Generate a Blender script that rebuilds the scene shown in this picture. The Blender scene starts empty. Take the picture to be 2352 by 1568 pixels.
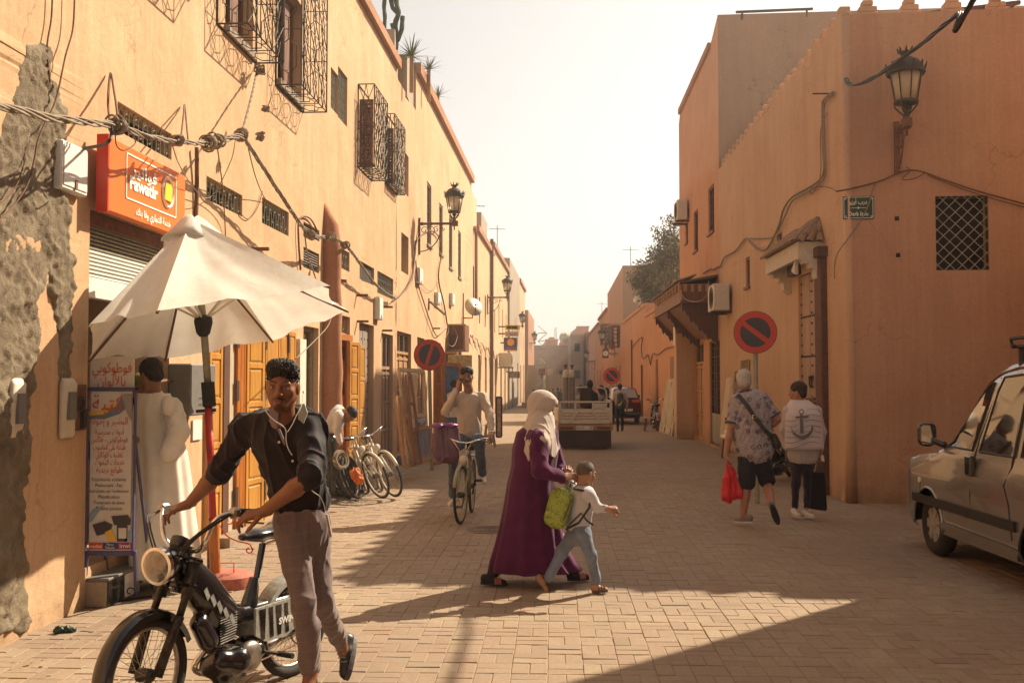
import bpy,math,random,unicodedata
import numpy as np
from mathutils import Vector,Matrix
sc=bpy.context.scene
C=sc.collection
R=math.radians
random.seed(7);RNG=np.random.default_rng(7)
CAMH=1.72;F=2287.0;PITCH=math.atan(88/2287)
cam=bpy.data.cameras.new('camera');cam.lens=35;cam.sensor_width=36;cam.clip_end=2000;cam.clip_start=.05
camo=bpy.data.objects.new('camera',cam);C.objects.link(camo)
camo.location=(0,0,CAMH);camo.rotation_euler=(R(90)+PITCH,0,0);sc.camera=camo
SUN_EL,SUN_AZ=40.0,48.5
w=bpy.data.worlds.new('World');sc.world=w;w.use_nodes=True
nt=w.node_tree;bgn=nt.nodes['Background']
sky=nt.nodes.new('ShaderNodeTexSky');sky.sky_type='NISHITA';sky.sun_disc=False
sky.sun_elevation=R(SUN_EL);sky.sun_rotation=R(SUN_AZ);sky.air_density=1.0;sky.dust_density=1.5;sky.ozone_density=1.0;sky.altitude=450
hs=nt.nodes.new('ShaderNodeHueSaturation');hs.inputs['Saturation'].default_value=.22
mxw=nt.nodes.new('ShaderNodeMix');mxw.data_type='RGBA';mxw.blend_type='MULTIPLY';mxw.inputs[0].default_value=1;mxw.inputs[7].default_value=(1,.955,.91,1)
nt.links.new(sky.outputs[0],hs.inputs['Color']);nt.links.new(hs.outputs[0],mxw.inputs[6]);nt.links.new(mxw.outputs[2],bgn.inputs[0])
bgn.inputs[1].default_value=.064
sl=bpy.data.lights.new('sun','SUN');sl.energy=4.4;sl.angle=R(.55);sl.color=(1,.85,.63)
so=bpy.data.objects.new('sun',sl);C.objects.link(so)
sv=Vector((math.sin(R(SUN_AZ))*math.cos(R(SUN_EL)),math.cos(R(SUN_AZ))*math.cos(R(SUN_EL)),math.sin(R(SUN_EL))))
so.rotation_euler=sv.to_track_quat('Z','Y').to_euler();so.location=(20,20,30)
sc.view_settings.view_transform='Standard';sc.view_settings.look='None';sc.view_settings.exposure=1.2;sc.view_settings.gamma=1
sc.render.engine='CYCLES';sc.cycles.max_bounces=6;sc.cycles.diffuse_bounces=3;sc.cycles.transparent_max_bounces=8
CP,SP=math.cos(PITCH),math.sin(PITCH)
def ray(x,y):
 u=(x-1176)/F;v=-(y-784)/F
 return Vector((u,CP-v*SP,SP+v*CP))
def P(x,y,Y):
 d=ray(x,y);return Vector((0,0,CAMH))+d*(Y/d.y)
def G(x,y,z=0.0):
 d=ray(x,y);return Vector((0,0,CAMH))+d*((z-CAMH)/d.z)
class Wall:
 """a vertical plane: s runs along it (away), n is out towards the street"""
 def __init__(s,o,ang,side):
  s.o=Vector((o[0],o[1],0));s.d=Vector((math.sin(ang),math.cos(ang),0));s.n=Vector((s.d.y*side,-s.d.x*side,0));s.side=side
 def pt(s,a,z,n=0.0):return s.o+s.d*a+s.n*n+Vector((0,0,z))
 def hit(s,x,y,n=0.0):
  r=ray(x,y);o=Vector((0,0,CAMH))-s.o-s.n*n
  t=-o.dot(s.n)/r.dot(s.n);p=o+r*t
  return p.dot(s.d),p.z
 def S(s,x,n=0.0):return s.hit(x,872,n)[0]
 def Y(s,a,n=0):return s.pt(a,0,n).y
 def mat(s,a,z,n=0.0):
  """local frame: x along s, y = -n (into the wall), z up"""
  m=Matrix.Identity(4);m.col[0][:3]=s.d;m.col[1][:3]=-s.n;m.col[2][:3]=(0,0,1);m.col[3][:3]=s.pt(a,z,n);return m
gl=G(100,1440);LW=Wall((gl.x,gl.y),math.atan((1310-1176)/F),1)
gr=G(1950,1155);RW=Wall((gr.x,gr.y),math.atan((1265-1176)/F),-1)
FW=Wall((gr.x,gr.y),math.pi/2+R(6.2),1)
def setp(o,label=None,cat=None,group=None,kind=None):
 if label:o['label']=label
 if cat:o['category']=cat
 if group:o['group']=group
 if kind:o['kind']=kind
 return o
def thing(name,label,cat,loc=(0,0,0),group=None,parent=None):
 o=bpy.data.objects.new(name,None);C.objects.link(o);o.location=loc;o.empty_display_size=.1
 setp(o,label,cat,group);return o
def adopt(o,parent):
 if parent is not None:
  o.parent=parent;o.matrix_parent_inverse=Matrix.Translation(parent.location).inverted() if parent.parent is None and parent.type=='EMPTY' else Matrix.Identity(4)
def copy_tree(o,parent=None):
 c=o.copy();C.objects.link(c)
 if parent is not None:c.parent=parent;c.matrix_parent_inverse=o.matrix_parent_inverse.copy()
 for ch in list(o.children):copy_tree(ch,c)
 return c
def mesh_obj(name,me,mat=None,parent=None,smooth=False):
 if mat is not None:
  for m in (mat if isinstance(mat,(list,tuple)) else [mat]):me.materials.append(m)
 if smooth:me.shade_smooth()
 o=bpy.data.objects.new(name,me);C.objects.link(o);adopt(o,parent);return o
class MB:
 """collects simple solids and links them as one mesh object"""
 def __init__(s):s.v=[];s.f=[];s.mi=[];s.cur=0
 def add(s,vs,fs):
  b=len(s.v);s.v+=[tuple(v) for v in vs];s.f+=[tuple(b+i for i in f) for f in fs];s.mi+=[s.cur]*len(fs);return s
 def mat(s,i):s.cur=i;return s
 def box(s,M,x0,x1,y0,y1,z0,z1):
  vs=[(x,y,z) for z in (z0,z1) for y in (y0,y1) for x in (x0,x1)]
  if M is not None:vs=[M@Vector(v) for v in vs]
  return s.add(vs,[(0,2,3,1),(4,5,7,6),(0,1,5,4),(2,6,7,3),(0,4,6,2),(1,3,7,5)])
 def bbox(s,M,x0,x1,y0,y1,z0,z1,b=.01):
  """box with all edges chamfered"""
  X,Y,Z=(x0,x1),(y0,y1),(z0,z1);vs=[];idx={}
  for i in (0,1):
   for j in (0,1):
    for k in (0,1):
     sx,sy,sz=(1,-1)[i]*b,(1,-1)[j]*b,(1,-1)[k]*b
     for a,p in enumerate(((X[i],Y[j]+sy,Z[k]+sz),(X[i]+sx,Y[j],Z[k]+sz),(X[i]+sx,Y[j]+sy,Z[k]))):
      idx[i,j,k,a]=len(vs);vs.append(p)
  f=[]
  for i in (0,1):f.append([idx[i,0,0,0],idx[i,1,0,0],idx[i,1,1,0],idx[i,0,1,0]])
  for j in (0,1):f.append([idx[0,j,0,1],idx[1,j,0,1],idx[1,j,1,1],idx[0,j,1,1]])
  for k in (0,1):f.append([idx[0,0,k,2],idx[1,0,k,2],idx[1,1,k,2],idx[0,1,k,2]])
  for j in (0,1):
   for k in (0,1):f.append([idx[0,j,k,1],idx[1,j,k,1],idx[1,j,k,2],idx[0,j,k,2]])
  for i in (0,1):
   for k in (0,1):f.append([idx[i,0,k,0],idx[i,1,k,0],idx[i,1,k,2],idx[i,0,k,2]])
  for i in (0,1):
   for j in (0,1):f.append([idx[i,j,0,0],idx[i,j,1,0],idx[i,j,1,1],idx[i,j,0,1]])
  for i in (0,1):
   for j in (0,1):
    for k in (0,1):f.append([idx[i,j,k,0],idx[i,j,k,1],idx[i,j,k,2]])
  c=Vector(((x0+x1)/2,(y0+y1)/2,(z0+z1)/2));ff=[]
  for q in f:
   a,b_,d=(Vector(vs[q[t]]) for t in (0,1,2));n=(b_-a).cross(d-b_);m=sum((Vector(vs[t]) for t in q),Vector())/len(q)
   ff.append(q if n.dot(m-c)>0 else q[::-1])
  if M is not None:vs=[M@Vector(v) for v in vs]
  return s.add(vs,ff)
 def quad(s,a,b,c,d):return s.add([a,b,c,d],[(0,1,2,3)])
 def poly(s,pts):return s.add(pts,[tuple(range(len(pts)))])
 def prism(s,pts,off):
  off=Vector(off);n=len(pts);a=[Vector(p) for p in pts]
  return s.add(a+[p+off for p in a],[tuple(range(n))[::-1],tuple(range(n,2*n))]+[(i,(i+1)%n,n+(i+1)%n,n+i) for i in range(n)])
 def tube(s,pts,r,seg=6,caps=True,closed=False):
  pts=[Vector(p) for p in pts];n=len(pts)
  if n<2:return s
  rs=[r]*n if not hasattr(r,'__len__') else list(r)
  ref=None;vs=[]
  for i,p in enumerate(pts):
   if closed:t=pts[(i+1)%n]-pts[i-1]
   else:t=pts[min(i+1,n-1)]-pts[max(i-1,0)]
   if t.length<1e-9:t=Vector((0,0,1))
   t.normalize()
   if ref is None:
    ref=t.cross(Vector((0,0,1)) if abs(t.z)<.9 else Vector((1,0,0))).normalized()
   u=ref-t*ref.dot(t)
   if u.length<1e-6:u=t.orthogonal()
   u.normalize();ref=u;v=t.cross(u)
   for k in range(seg):
    a=2*math.pi*k/seg;vs.append(p+(u*math.cos(a)+v*math.sin(a))*rs[i])
  fs=[]
  m=n if closed else n-1
  for i in range(m):
   j=(i+1)%n
   for k in range(seg):
    k2=(k+1)%seg;fs.append((i*seg+k,i*seg+k2,j*seg+k2,j*seg+k))
  if caps and not closed:fs+=[tuple(range(seg))[::-1],tuple((n-1)*seg+k for k in range(seg))]
  return s.add(vs,fs)
 def lathe(s,prof,M=None,seg=16,sx=1,sy=1):
  """prof: (radius, z) from bottom to top"""
  vs=[];fs=[];n=len(prof)
  for r,z in prof:
   for k in range(seg):
    a=2*math.pi*k/seg;vs.append((r*math.cos(a)*sx,r*math.sin(a)*sy,z))
  for i in range(n-1):
   for k in range(seg):k2=(k+1)%seg;fs.append((i*seg+k,i*seg+k2,(i+1)*seg+k2,(i+1)*seg+k))
  fs+=[tuple(range(seg))[::-1],tuple((n-1)*seg+k for k in range(seg))]
  if M is not None:vs=[M@Vector(v) for v in vs]
  return s.add(vs,fs)
 def ring(s,c,axis,rad,r,seg=32,rs=6,M=None):
  c=Vector(c);axis=Vector(axis).normalized();u=axis.orthogonal().normalized();v=axis.cross(u)
  pts=[c+(u*math.cos(2*math.pi*i/seg)+v*math.sin(2*math.pi*i/seg))*rad for i in range(seg)]
  return s.tube(pts,r,rs,closed=True)
 def loft(s,rings,caps=True):
  n=len(rings[0]);vs=[p for r in rings for p in r];fs=[]
  for i in range(len(rings)-1):
   for k in range(n):k2=(k+1)%n;fs.append((i*n+k,i*n+k2,(i+1)*n+k2,(i+1)*n+k))
  if caps:fs+=[tuple(range(n))[::-1],tuple((len(rings)-1)*n+k for k in range(n))]
  return s.add(vs,fs)
 def grid(s,fn,nu,nv):
  vs=[fn(i/(nu-1),j/(nv-1)) for j in range(nv) for i in range(nu)]
  return s.add(vs,[(j*nu+i,j*nu+i+1,(j+1)*nu+i+1,(j+1)*nu+i) for j in range(nv-1) for i in range(nu-1)])
 def text(s,body,M,size=1.0,align='CENTER',depth=0.0,bold=0.0,width=None):
  c=bpy.data.curves.new('t','FONT');c.body=body;c.size=size;c.align_x=align;c.align_y='CENTER';c.extrude=depth;c.offset=bold;c.resolution_u=2
  o=bpy.data.objects.new('t',c);C.objects.link(o);bpy.context.view_layer.update()
  me=o.to_mesh();vs=[v.co.copy() for v in me.vertices];fs=[tuple(p.vertices) for p in me.polygons];o.to_mesh_clear()
  bpy.data.objects.remove(o);bpy.data.curves.remove(c)
  if vs and width:
   xs=[v.x for v in vs];k=width/max(1e-6,max(xs)-min(xs));mid=(max(xs)+min(xs))/2
   vs=[Vector(((v.x-mid)*k,v.y,v.z)) for v in vs]
  return s.add([M@v for v in vs],fs)
 def build(s,name,mat=None,parent=None,smooth=False,kind=None,angle=None):
  me=bpy.data.meshes.new(name);me.from_pydata(s.v,[],s.f)
  if any(s.mi):me.polygons.foreach_set('material_index',s.mi)
  me.update()
  o=mesh_obj(name,me,mat,parent,smooth or angle is not None)
  if angle is not None:me.set_sharp_from_angle(angle=R(angle))
  if kind:o['kind']=kind
  return o
_AR={}
for _c in range(0xFE80,0xFEFD):
 _d=unicodedata.decomposition(chr(_c)).split()
 if len(_d)==2:_AR[int(_d[1],16),_d[0]]=chr(_c)
def arabic(t):
 out=[]
 t=t.replace('\u0644\u0627','\ue000').replace('\u0644\u0623','\ue001')
 def joins_next(ch):return ch in '\ue000\ue001' and False or (ord(ch),'<initial>') in _AR
 def joins_prev(ch):return ch in '\ue000\ue001' or (ord(ch),'<final>') in _AR
 for i,ch in enumerate(t):
  p=i>0 and joins_next(t[i-1]) and joins_prev(ch);n=i+1<len(t) and joins_next(ch) and joins_prev(t[i+1])
  if ch in '\ue000\ue001':out.append({('\ue000',False):'\ufefb',('\ue000',True):'\ufefc',('\ue001',False):'\ufef7',('\ue001',True):'\ufef8'}[ch,bool(p)]);continue
  out.append(_AR.get((ord(ch),{(0,0):'<isolated>',(1,0):'<final>',(0,1):'<initial>',(1,1):'<medial>'}[int(bool(p)),int(bool(n))]),ch))
 return ''.join(out[::-1])
def new_mat(name):
 m=bpy.data.materials.new(name);m.use_nodes=True;t=m.node_tree;return m,t,t.nodes['Principled BSDF']
def nz(t,scale,detail=4,rough=.6,vec=None,dist=0.0):
 n=t.nodes.new('ShaderNodeTexNoise');n.inputs['Scale'].default_value=scale;n.inputs['Detail'].default_value=detail;n.inputs['Roughness'].default_value=rough;n.inputs['Distortion'].default_value=dist
 if vec is not None:t.links.new(vec,n.inputs['Vector'])
 return n.outputs[0]
def ramp(t,inp,stops):
 r=t.nodes.new('ShaderNodeValToRGB');e=r.color_ramp.elements
 while len(e)<len(stops):e.new(.5)
 for k,(p,c) in zip(e,stops):k.position=p;k.color=(*c,1) if hasattr(c,'__len__') else (c,c,c,1)
 t.links.new(inp,r.inputs[0]);return r.outputs[0]
def mix(t,f,a,b,mode='MIX'):
 n=t.nodes.new('ShaderNodeMix');n.data_type='RGBA';n.blend_type=mode
 for s,x in ((n.inputs[0],f),(n.inputs[6],a),(n.inputs[7],b)):
  if hasattr(x,'is_linked'):t.links.new(x,s)
  elif hasattr(x,'__len__'):s.default_value=(*x,1)
  else:s.default_value=x
 return n.outputs[2]
def objvec(t,scale=(1,1,1),world=True):
 g=t.nodes.new('ShaderNodeNewGeometry') if world else t.nodes.new('ShaderNodeTexCoord')
 mp=t.nodes.new('ShaderNodeMapping');mp.inputs['Scale'].default_value=scale
 t.links.new(g.outputs['Position'] if world else g.outputs['Object'],mp.inputs[0]);return mp.outputs[0]
def bump(t,bs,h,strength,dist,normal=None):
 b=t.nodes.new('ShaderNodeBump');b.inputs['Strength'].default_value=strength;b.inputs['Distance'].default_value=dist
 t.links.new(h,b.inputs['Height'])
 if normal is not None:t.links.new(normal,b.inputs['Normal'])
 t.links.new(b.outputs[0],bs.inputs['Normal']);return b.outputs[0]
_mats={}
def flat(name,col,rough=.6,metal=0.0,var=.12,scale=12,bmp=0.0,bscale=60,coat=0.0,spec=None,trans=0.0):
 """a plain surface with a little wear: colour varied by noise"""
 if name in _mats:return _mats[name]
 m,t,b=new_mat(name);v=objvec(t)
 if var:
  n=nz(t,scale,5,.65,v);lo=tuple(c*(1-var) for c in col);hi=tuple(min(1,c*(1+var)) for c in col)
  t.links.new(ramp(t,n,[(.3,lo),(.7,hi)]),b.inputs['Base Color'])
 else:b.inputs['Base Color'].default_value=(*col,1)
 b.inputs['Roughness'].default_value=rough;b.inputs['Metallic'].default_value=metal;b.inputs['Coat Weight'].default_value=coat
 if spec is not None:b.inputs['Specular IOR Level'].default_value=spec
 if trans:b.inputs['Transmission Weight'].default_value=trans
 if bmp:bump(t,b,nz(t,bscale,5,.6,v),bmp,.01)
 _mats[name]=m;return m
def plaster(name,base,dark,light,streak=.5,bstr=.5,pink=None):
 """earth plaster: broad blotches, rain streaks running down, grit and trowel relief"""
 m,t,b=new_mat(name);v=objvec(t)
 c=ramp(t,nz(t,.55,6,.62,v,.4),[(.25,dark),(.5,base),(.78,light)])
 st=nz(t,1.0,5,.6,objvec(t,(3.2,3.2,.32)))
 c=mix(t,ramp(t,st,[(.42,0.0),(.75,streak)]),c,tuple(x*.74 for x in dark))
 st2=nz(t,1.0,6,.7,objvec(t,(26,26,.9)));c=mix(t,ramp(t,st2,[(.35,.22),(.55,0.0)]),c,tuple(x*.80 for x in dark));c=mix(t,ramp(t,st2,[(.55,0.0),(.75,.25)]),c,tuple(min(1,x*1.12) for x in light))
 dn=t.nodes.new('ShaderNodeTexNoise');dn.inputs['Scale'].default_value=2.2;dn.inputs['Detail'].default_value=6;t.links.new(v,dn.inputs['Vector']);vm=t.nodes.new('ShaderNodeVectorMath');vm.operation='MULTIPLY_ADD';t.links.new(dn.outputs[1],vm.inputs[0]);vm.inputs[1].default_value=(.9,.9,.9);t.links.new(v,vm.inputs[2])
 vo=t.nodes.new('ShaderNodeTexVoronoi');vo.feature='DISTANCE_TO_EDGE';vo.inputs['Scale'].default_value=.55;t.links.new(vm.outputs[0],vo.inputs[0])
 ck=t.nodes.new('ShaderNodeMath');ck.operation='MULTIPLY';t.links.new(ramp(t,vo.outputs[0],[(.0,.55),(.006,0.0)]),ck.inputs[0]);t.links.new(ramp(t,nz(t,.6,3,.5,v),[(.50,0.0),(.62,1.0)]),ck.inputs[1]);c=mix(t,ck.outputs[0],c,tuple(x*.35 for x in dark))
 if pink:c=mix(t,ramp(t,nz(t,.9,3,.5,objvec(t,(1,1,.25))),[(.4,0.0),(.7,.7)]),c,pink)
 c=mix(t,ramp(t,nz(t,22,6,.7,v),[(.35,.22),(.6,0.0)]),c,tuple(x*.62 for x in dark))
 c=mix(t,ramp(t,nz(t,5,8,.75,v,1.5),[(.60,0.0),(.72,.35)]),c,tuple(min(1,x*1.25) for x in light))
 g=t.nodes.new('ShaderNodeNewGeometry');sx=t.nodes.new('ShaderNodeSeparateXYZ');t.links.new(g.outputs['Position'],sx.inputs[0])
 mr=t.nodes.new('ShaderNodeMapRange');mr.inputs[1].default_value=0;mr.inputs[2].default_value=.55;mr.inputs[3].default_value=1;mr.inputs[4].default_value=0;t.links.new(sx.outputs[2],mr.inputs[0])
 mm=t.nodes.new('ShaderNodeMath');mm.operation='MULTIPLY';t.links.new(mr.outputs[0],mm.inputs[0]);t.links.new(ramp(t,nz(t,3,6,.7,v),[(.3,0.0),(.65,.8)]),mm.inputs[1])
 c=mix(t,mm.outputs[0],c,(.20,.135,.085))
 t.links.new(c,b.inputs['Base Color']);b.inputs['Roughness'].default_value=.92;b.inputs['Specular IOR Level'].default_value=.12
 h=mix(t,.5,nz(t,9,7,.62,v,.5),nz(t,70,5,.7,v));n1=bump(t,b,h,bstr,.02)
 bump(t,b,nz(t,1.3,3,.5,v),.8,.05,n1)
 return m
def wood(name,base,dark,sc_=(14,14,1.2),rough=.6,coat=0.0):
 m,t,b=new_mat(name);v=objvec(t,sc_)
 n=nz(t,1.0,7,.65,v,1.2);c=ramp(t,n,[(.28,dark),(.52,base),(.8,tuple(min(1,x*1.15) for x in base))])
 c=mix(t,ramp(t,nz(t,2.5,3,.5,objvec(t)),[(.4,.0),(.75,.45)]),c,tuple(x*.8 for x in dark))
 t.links.new(c,b.inputs['Base Color']);b.inputs['Roughness'].default_value=rough;b.inputs['Coat Weight'].default_value=coat
 bump(t,b,n,.35,.004);return m
def fabric(name,col,var=.12,rough=.9,weave=900,folds=0.0,sheen=.2,attr=None):
 m,t,b=new_mat(name);v=objvec(t)
 if attr:
  a=t.nodes.new('ShaderNodeVertexColor');a.layer_name=attr;c=a.outputs[0]
  c=mix(t,ramp(t,nz(t,14,5,.6,v),[(.3,.14),(.7,0.0)]),c,(0,0,0))
 else:
  c=ramp(t,nz(t,9,5,.6,v),[(.3,tuple(x*(1-var) for x in col)),(.7,tuple(min(1,x*(1+var)) for x in col))])
 t.links.new(c,b.inputs['Base Color']);b.inputs['Roughness'].default_value=rough;b.inputs['Specular IOR Level'].default_value=.2
 b.inputs['Sheen Weight'].default_value=sheen;b.inputs['Sheen Roughness'].default_value=.5
 h=nz(t,weave,2,.5,v)
 if folds:h=mix(t,.12,nz(t,folds,3,.5,v,1.0),h)
 bump(t,b,h,.35,.004 if folds else .0015)
 return m
def skin(name):
 m,t,b=new_mat(name);a=t.nodes.new('ShaderNodeVertexColor');a.layer_name='Col';v=objvec(t)
 c=mix(t,ramp(t,nz(t,60,4,.6,v),[(.35,.16),(.65,0.0)]),a.outputs[0],(.12,.03,.015))
 t.links.new(c,b.inputs['Base Color']);b.inputs['Roughness'].default_value=.48;b.inputs['Specular IOR Level'].default_value=.4
 b.inputs['Subsurface Weight'].default_value=.12;b.inputs['Subsurface Radius'].default_value=(.012,.005,.003);b.inputs['Subsurface Scale'].default_value=1
 bump(t,b,nz(t,350,3,.6,v),.15,.002);return m
M_={}
M_['left']=plaster('peach plaster',(.64,.425,.255),(.56,.33,.185),(.70,.50,.325),.4)
M_['left2']=plaster('pale peach plaster',(.66,.45,.27),(.58,.36,.21),(.71,.52,.34),.3)
M_['ochre']=plaster('ochre plaster',(.60,.385,.24),(.54,.315,.19),(.65,.44,.29),.3)
M_['orange']=plaster('orange plaster',(.59,.31,.175),(.53,.26,.14),(.64,.37,.22),.22)
M_['face']=plaster('brown plaster',(.53,.32,.205),(.47,.265,.17),(.58,.37,.245),.35)
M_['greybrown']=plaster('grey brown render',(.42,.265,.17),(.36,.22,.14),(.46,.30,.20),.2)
M_['pinkish']=plaster('dusty pink plaster',(.52,.27,.18),(.45,.22,.14),(.58,.32,.22),.2)
M_['grey']=plaster('grey render',(.42,.34,.26),(.36,.28,.21),(.48,.40,.31),.3)
M_['red']=plaster('red plaster',(.40,.135,.06),(.34,.11,.05),(.44,.165,.08),.3)
M_['trim']=plaster('terracotta trim',(.45,.235,.14),(.38,.18,.10),(.50,.28,.18),.4)
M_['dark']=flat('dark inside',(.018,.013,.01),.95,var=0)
M_['iron']=flat('old iron',(.055,.038,.028),.65,.3,.3,20,.3)
M_['ironl']=flat('painted iron',(.30,.28,.20),.6,.1,.25,20,.3)
M_['rust']=flat('rusty brown metal',(.17,.075,.04),.75,.2,.35,15,.3)
M_['lampglass']=flat('frosted lamp glass',(.75,.62,.42),.35,trans=.55,var=.1)
M_['brownwood']=wood('brown shutter wood',(.20,.075,.032),(.11,.04,.02))
M_['yelwood']=wood('honey varnished wood',(.60,.30,.065),(.40,.16,.03),rough=.35,coat=.3)
M_['orwood']=wood('orange varnished wood',(.50,.17,.03),(.32,.09,.02),rough=.4,coat=.2)
M_['tanwood']=wood('tan wood',(.44,.24,.10),(.27,.13,.05))
M_['greywood']=wood('weathered grey planks',(.30,.25,.20),(.19,.15,.115))
M_['darkwood']=wood('dark carved wood',(.12,.05,.028),(.06,.026,.016))
M_['palewood']=wood('pale bare wood',(.50,.36,.21),(.36,.24,.13))
M_['doorwood']=wood('dusty pink door wood',(.38,.235,.15),(.25,.14,.09))
M_['white']=flat('white painted metal',(.72,.70,.65),.5,var=.06,bmp=.1)
M_['cream']=flat('cream plastic',(.62,.55,.44),.5,var=.1)
M_['greybox']=flat('grey box',(.16,.15,.14),.55,var=.12,bmp=.1)
M_['cable']=flat('dusty cable',(.26,.20,.14),.8,var=.3,scale=40)
M_['blackcable']=flat('black cable',(.03,.022,.018),.6,var=.3,scale=40)
M_['chrome']=flat('chrome',(.75,.72,.68),.18,1.0,.15,30)
M_['black']=flat('black paint',(.012,.010,.010),.35,0,.3,15,coat=.4)
M_['rubber']=flat('rubber',(.022,.020,.018),.85,0,.3,30,.3)
M_['redpaint']=flat('red paint',(.55,.055,.02),.5,0,.15,10)
M_['black_text']=flat('black lettering',(.03,.025,.03),.7,var=0)
M_['white_text']=flat('white lettering',(.85,.82,.75),.7,var=0)
M_['red_text']=flat('red lettering',(.58,.07,.03),.7,var=0)
def ground_mat(name,tone=1.0):
 m,t,b=new_mat(name);v=objvec(t)
 c=ramp(t,nz(t,1.1,6,.6,v),[(.3,tuple(x*tone for x in (.30,.215,.145))),(.7,tuple(x*tone for x in (.42,.315,.215)))])
 c=mix(t,ramp(t,nz(t,40,5,.7,v),[(.4,.3),(.6,0.0)]),c,(.2,.14,.09))
 t.links.new(c,b.inputs['Base Color']);b.inputs['Roughness'].default_value=.95;b.inputs['Specular IOR Level'].default_value=.1
 bump(t,b,nz(t,60,6,.7,v),.6,.01);return m
ANG=math.atan(95/F)
DS=Vector((math.sin(ANG),math.cos(ANG),0));DX=Vector((DS.y,-DS.x,0));O_=Vector((-.3,4,0))
g=MB();g.poly([(-600,-60,-.0052),(600,-60,-.0052),(600,900,-.0052),(-600,900,-.0052)])
setp(g.build('ground',ground_mat('joint sand',1.0)),kind='structure')
CELL=.214
def paver_far_mat():
 m,t,b=new_mat('distant pavers');v=objvec(t)
 mp=t.nodes.new('ShaderNodeMapping');mp.inputs['Rotation'].default_value=(0,0,ANG);t.links.new(v,mp.inputs[0])
 k=t.nodes.new('ShaderNodeTexBrick');t.links.new(mp.outputs[0],k.inputs['Vector'])
 k.inputs['Scale'].default_value=1;k.inputs['Brick Width'].default_value=.214;k.inputs['Row Height'].default_value=.214;k.inputs['Mortar Size'].default_value=.008
 k.inputs['Color1'].default_value=(.37,.285,.20,1);k.inputs['Color2'].default_value=(.335,.255,.18,1);k.inputs['Mortar'].default_value=(.24,.175,.12,1);k.offset=.5
 c=mix(t,ramp(t,nz(t,.8,5,.6,v),[(.35,.35),(.65,0.0)]),k.outputs[0],(.24,.16,.11))
 c=mix(t,ramp(t,nz(t,30,5,.7,v),[(.4,.3),(.6,0.0)]),c,(.2,.13,.09))
 t.links.new(c,b.inputs['Base Color']);b.inputs['Roughness'].default_value=.9;b.inputs['Specular IOR Level'].default_value=.15
 bump(t,b,mix(t,.5,k.outputs[1],nz(t,50,4,.6,v)),.3,.01);return m
YF=22.0
def gp(a,u,z=0.0):
 return O_+DS*a+DX*u+Vector((0,0,z))
f=MB();a0=math.ceil((YF-4)/CELL)*CELL
f.poly([gp(a0,-30,-.001),gp(a0,60,-.001),gp(160,60,-.001),gp(160,-30,-.001)])
setp(f.build('street',paver_far_mat()),kind='structure')
pm,pt_,pb=new_mat('paving brick');pv=objvec(pt_)
pa=pt_.nodes.new('ShaderNodeVertexColor');pa.layer_name='Col'
pc=mix(pt_,ramp(pt_,nz(pt_,1.0,6,.62,pv),[(.3,.55),(.65,0.0)]),pa.outputs[0],(.30,.225,.16))
pc=mix(pt_,ramp(pt_,nz(pt_,38,6,.7,pv),[(.38,.4),(.6,0.0)]),pc,(.2,.14,.095))
pc=mix(pt_,ramp(pt_,nz(pt_,7,7,.75,pv,1),[(.58,0.0),(.75,.4)]),pc,(.47,.37,.26))
pc=mix(pt_,ramp(pt_,nz(pt_,.33,4,.6,pv,.8),[(.42,0.0),(.62,.5)]),pc,(.245,.17,.125));pc=mix(pt_,ramp(pt_,nz(pt_,1.9,5,.7,pv,.5),[(.62,0.0),(.70,.45)]),pc,(.19,.135,.10));pc=mix(pt_,ramp(pt_,nz(pt_,.8,6,.7,pv,1.2),[(.60,0.0),(.70,.55)]),pc,(.43,.335,.235))
pt_.links.new(pc,pb.inputs['Base Color']);pb.inputs['Roughness'].default_value=.85;pb.inputs['Specular IOR Level'].default_value=.2
bump(pt_,pb,mix(pt_,.5,nz(pt_,30,6,.65,pv),nz(pt_,260,3,.6,pv)),.35,.006)
def brick_verts(M,l,w_,h,b,dz):
 vs=[]
 for (ix,iz) in ((0,-h),(0,-b),(b,0)):
  for k,(sx,sy) in enumerate(((-1,-1),(1,-1),(1,1),(-1,1))):
   vs.append(M@Vector((sx*(l/2-ix),sy*(w_/2-ix),iz+(dz[k] if iz>-h else 0))))
 fs=[]
 for r in (0,4):
  for k in range(4):fs.append((r+k,r+(k+1)%4,r+4+(k+1)%4,r+4+k))
 fs.append((8,9,10,11));return vs,fs
def bcol(r):
 k=r.random();b=.92+.14*r.random()-(.16 if r.random()<.04 else 0)
 base=(.365,.28,.20) if k<.6 else ((.385,.305,.215) if k<.8 else ((.345,.26,.185) if k<.93 else (.37,.27,.20)))
 return tuple(x*b for x in base)
def color_mesh(me,cols):
 a=me.color_attributes.new('Col','FLOAT_COLOR','POINT');a.data.foreach_set('color',np.asarray(cols,'f').ravel())
rr=random.Random(3)
variants=[]
for i in range(14):
 v,fs=brick_verts(Matrix.Identity(4),CELL-.0045-.003*rr.random(),CELL/2-.004-.0025*rr.random(),.03,.003,[rr.uniform(-.0018,.0018) for _ in range(4)])
 me=bpy.data.meshes.new('brick');me.from_pydata([tuple(x) for x in v],[],fs);c=bcol(rr);color_mesh(me,[(*c,1)]*len(v));me.materials.append(pm);variants.append(me)
pave=[]
for j in range(int(a0/CELL)+6):
 a=(j-6)*CELL+CELL/2
 if a+CELL/2>a0+.001:continue
 for i in range(-24,40):
  u=i*CELL+CELL/2
  p=gp(a,u)
  if p.y<3 or abs(p.x)>.6*p.y+1.2:continue
  if (p.x<-3.72+.0585*p.y):continue
  for h in (0,1):
   if (i+j)%2:q=gp(a+(h-.5)*CELL/2,u);rot=0
   else:q=gp(a,u+(h-.5)*CELL/2);rot=math.pi/2
   pave.append((q,rot))
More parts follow.
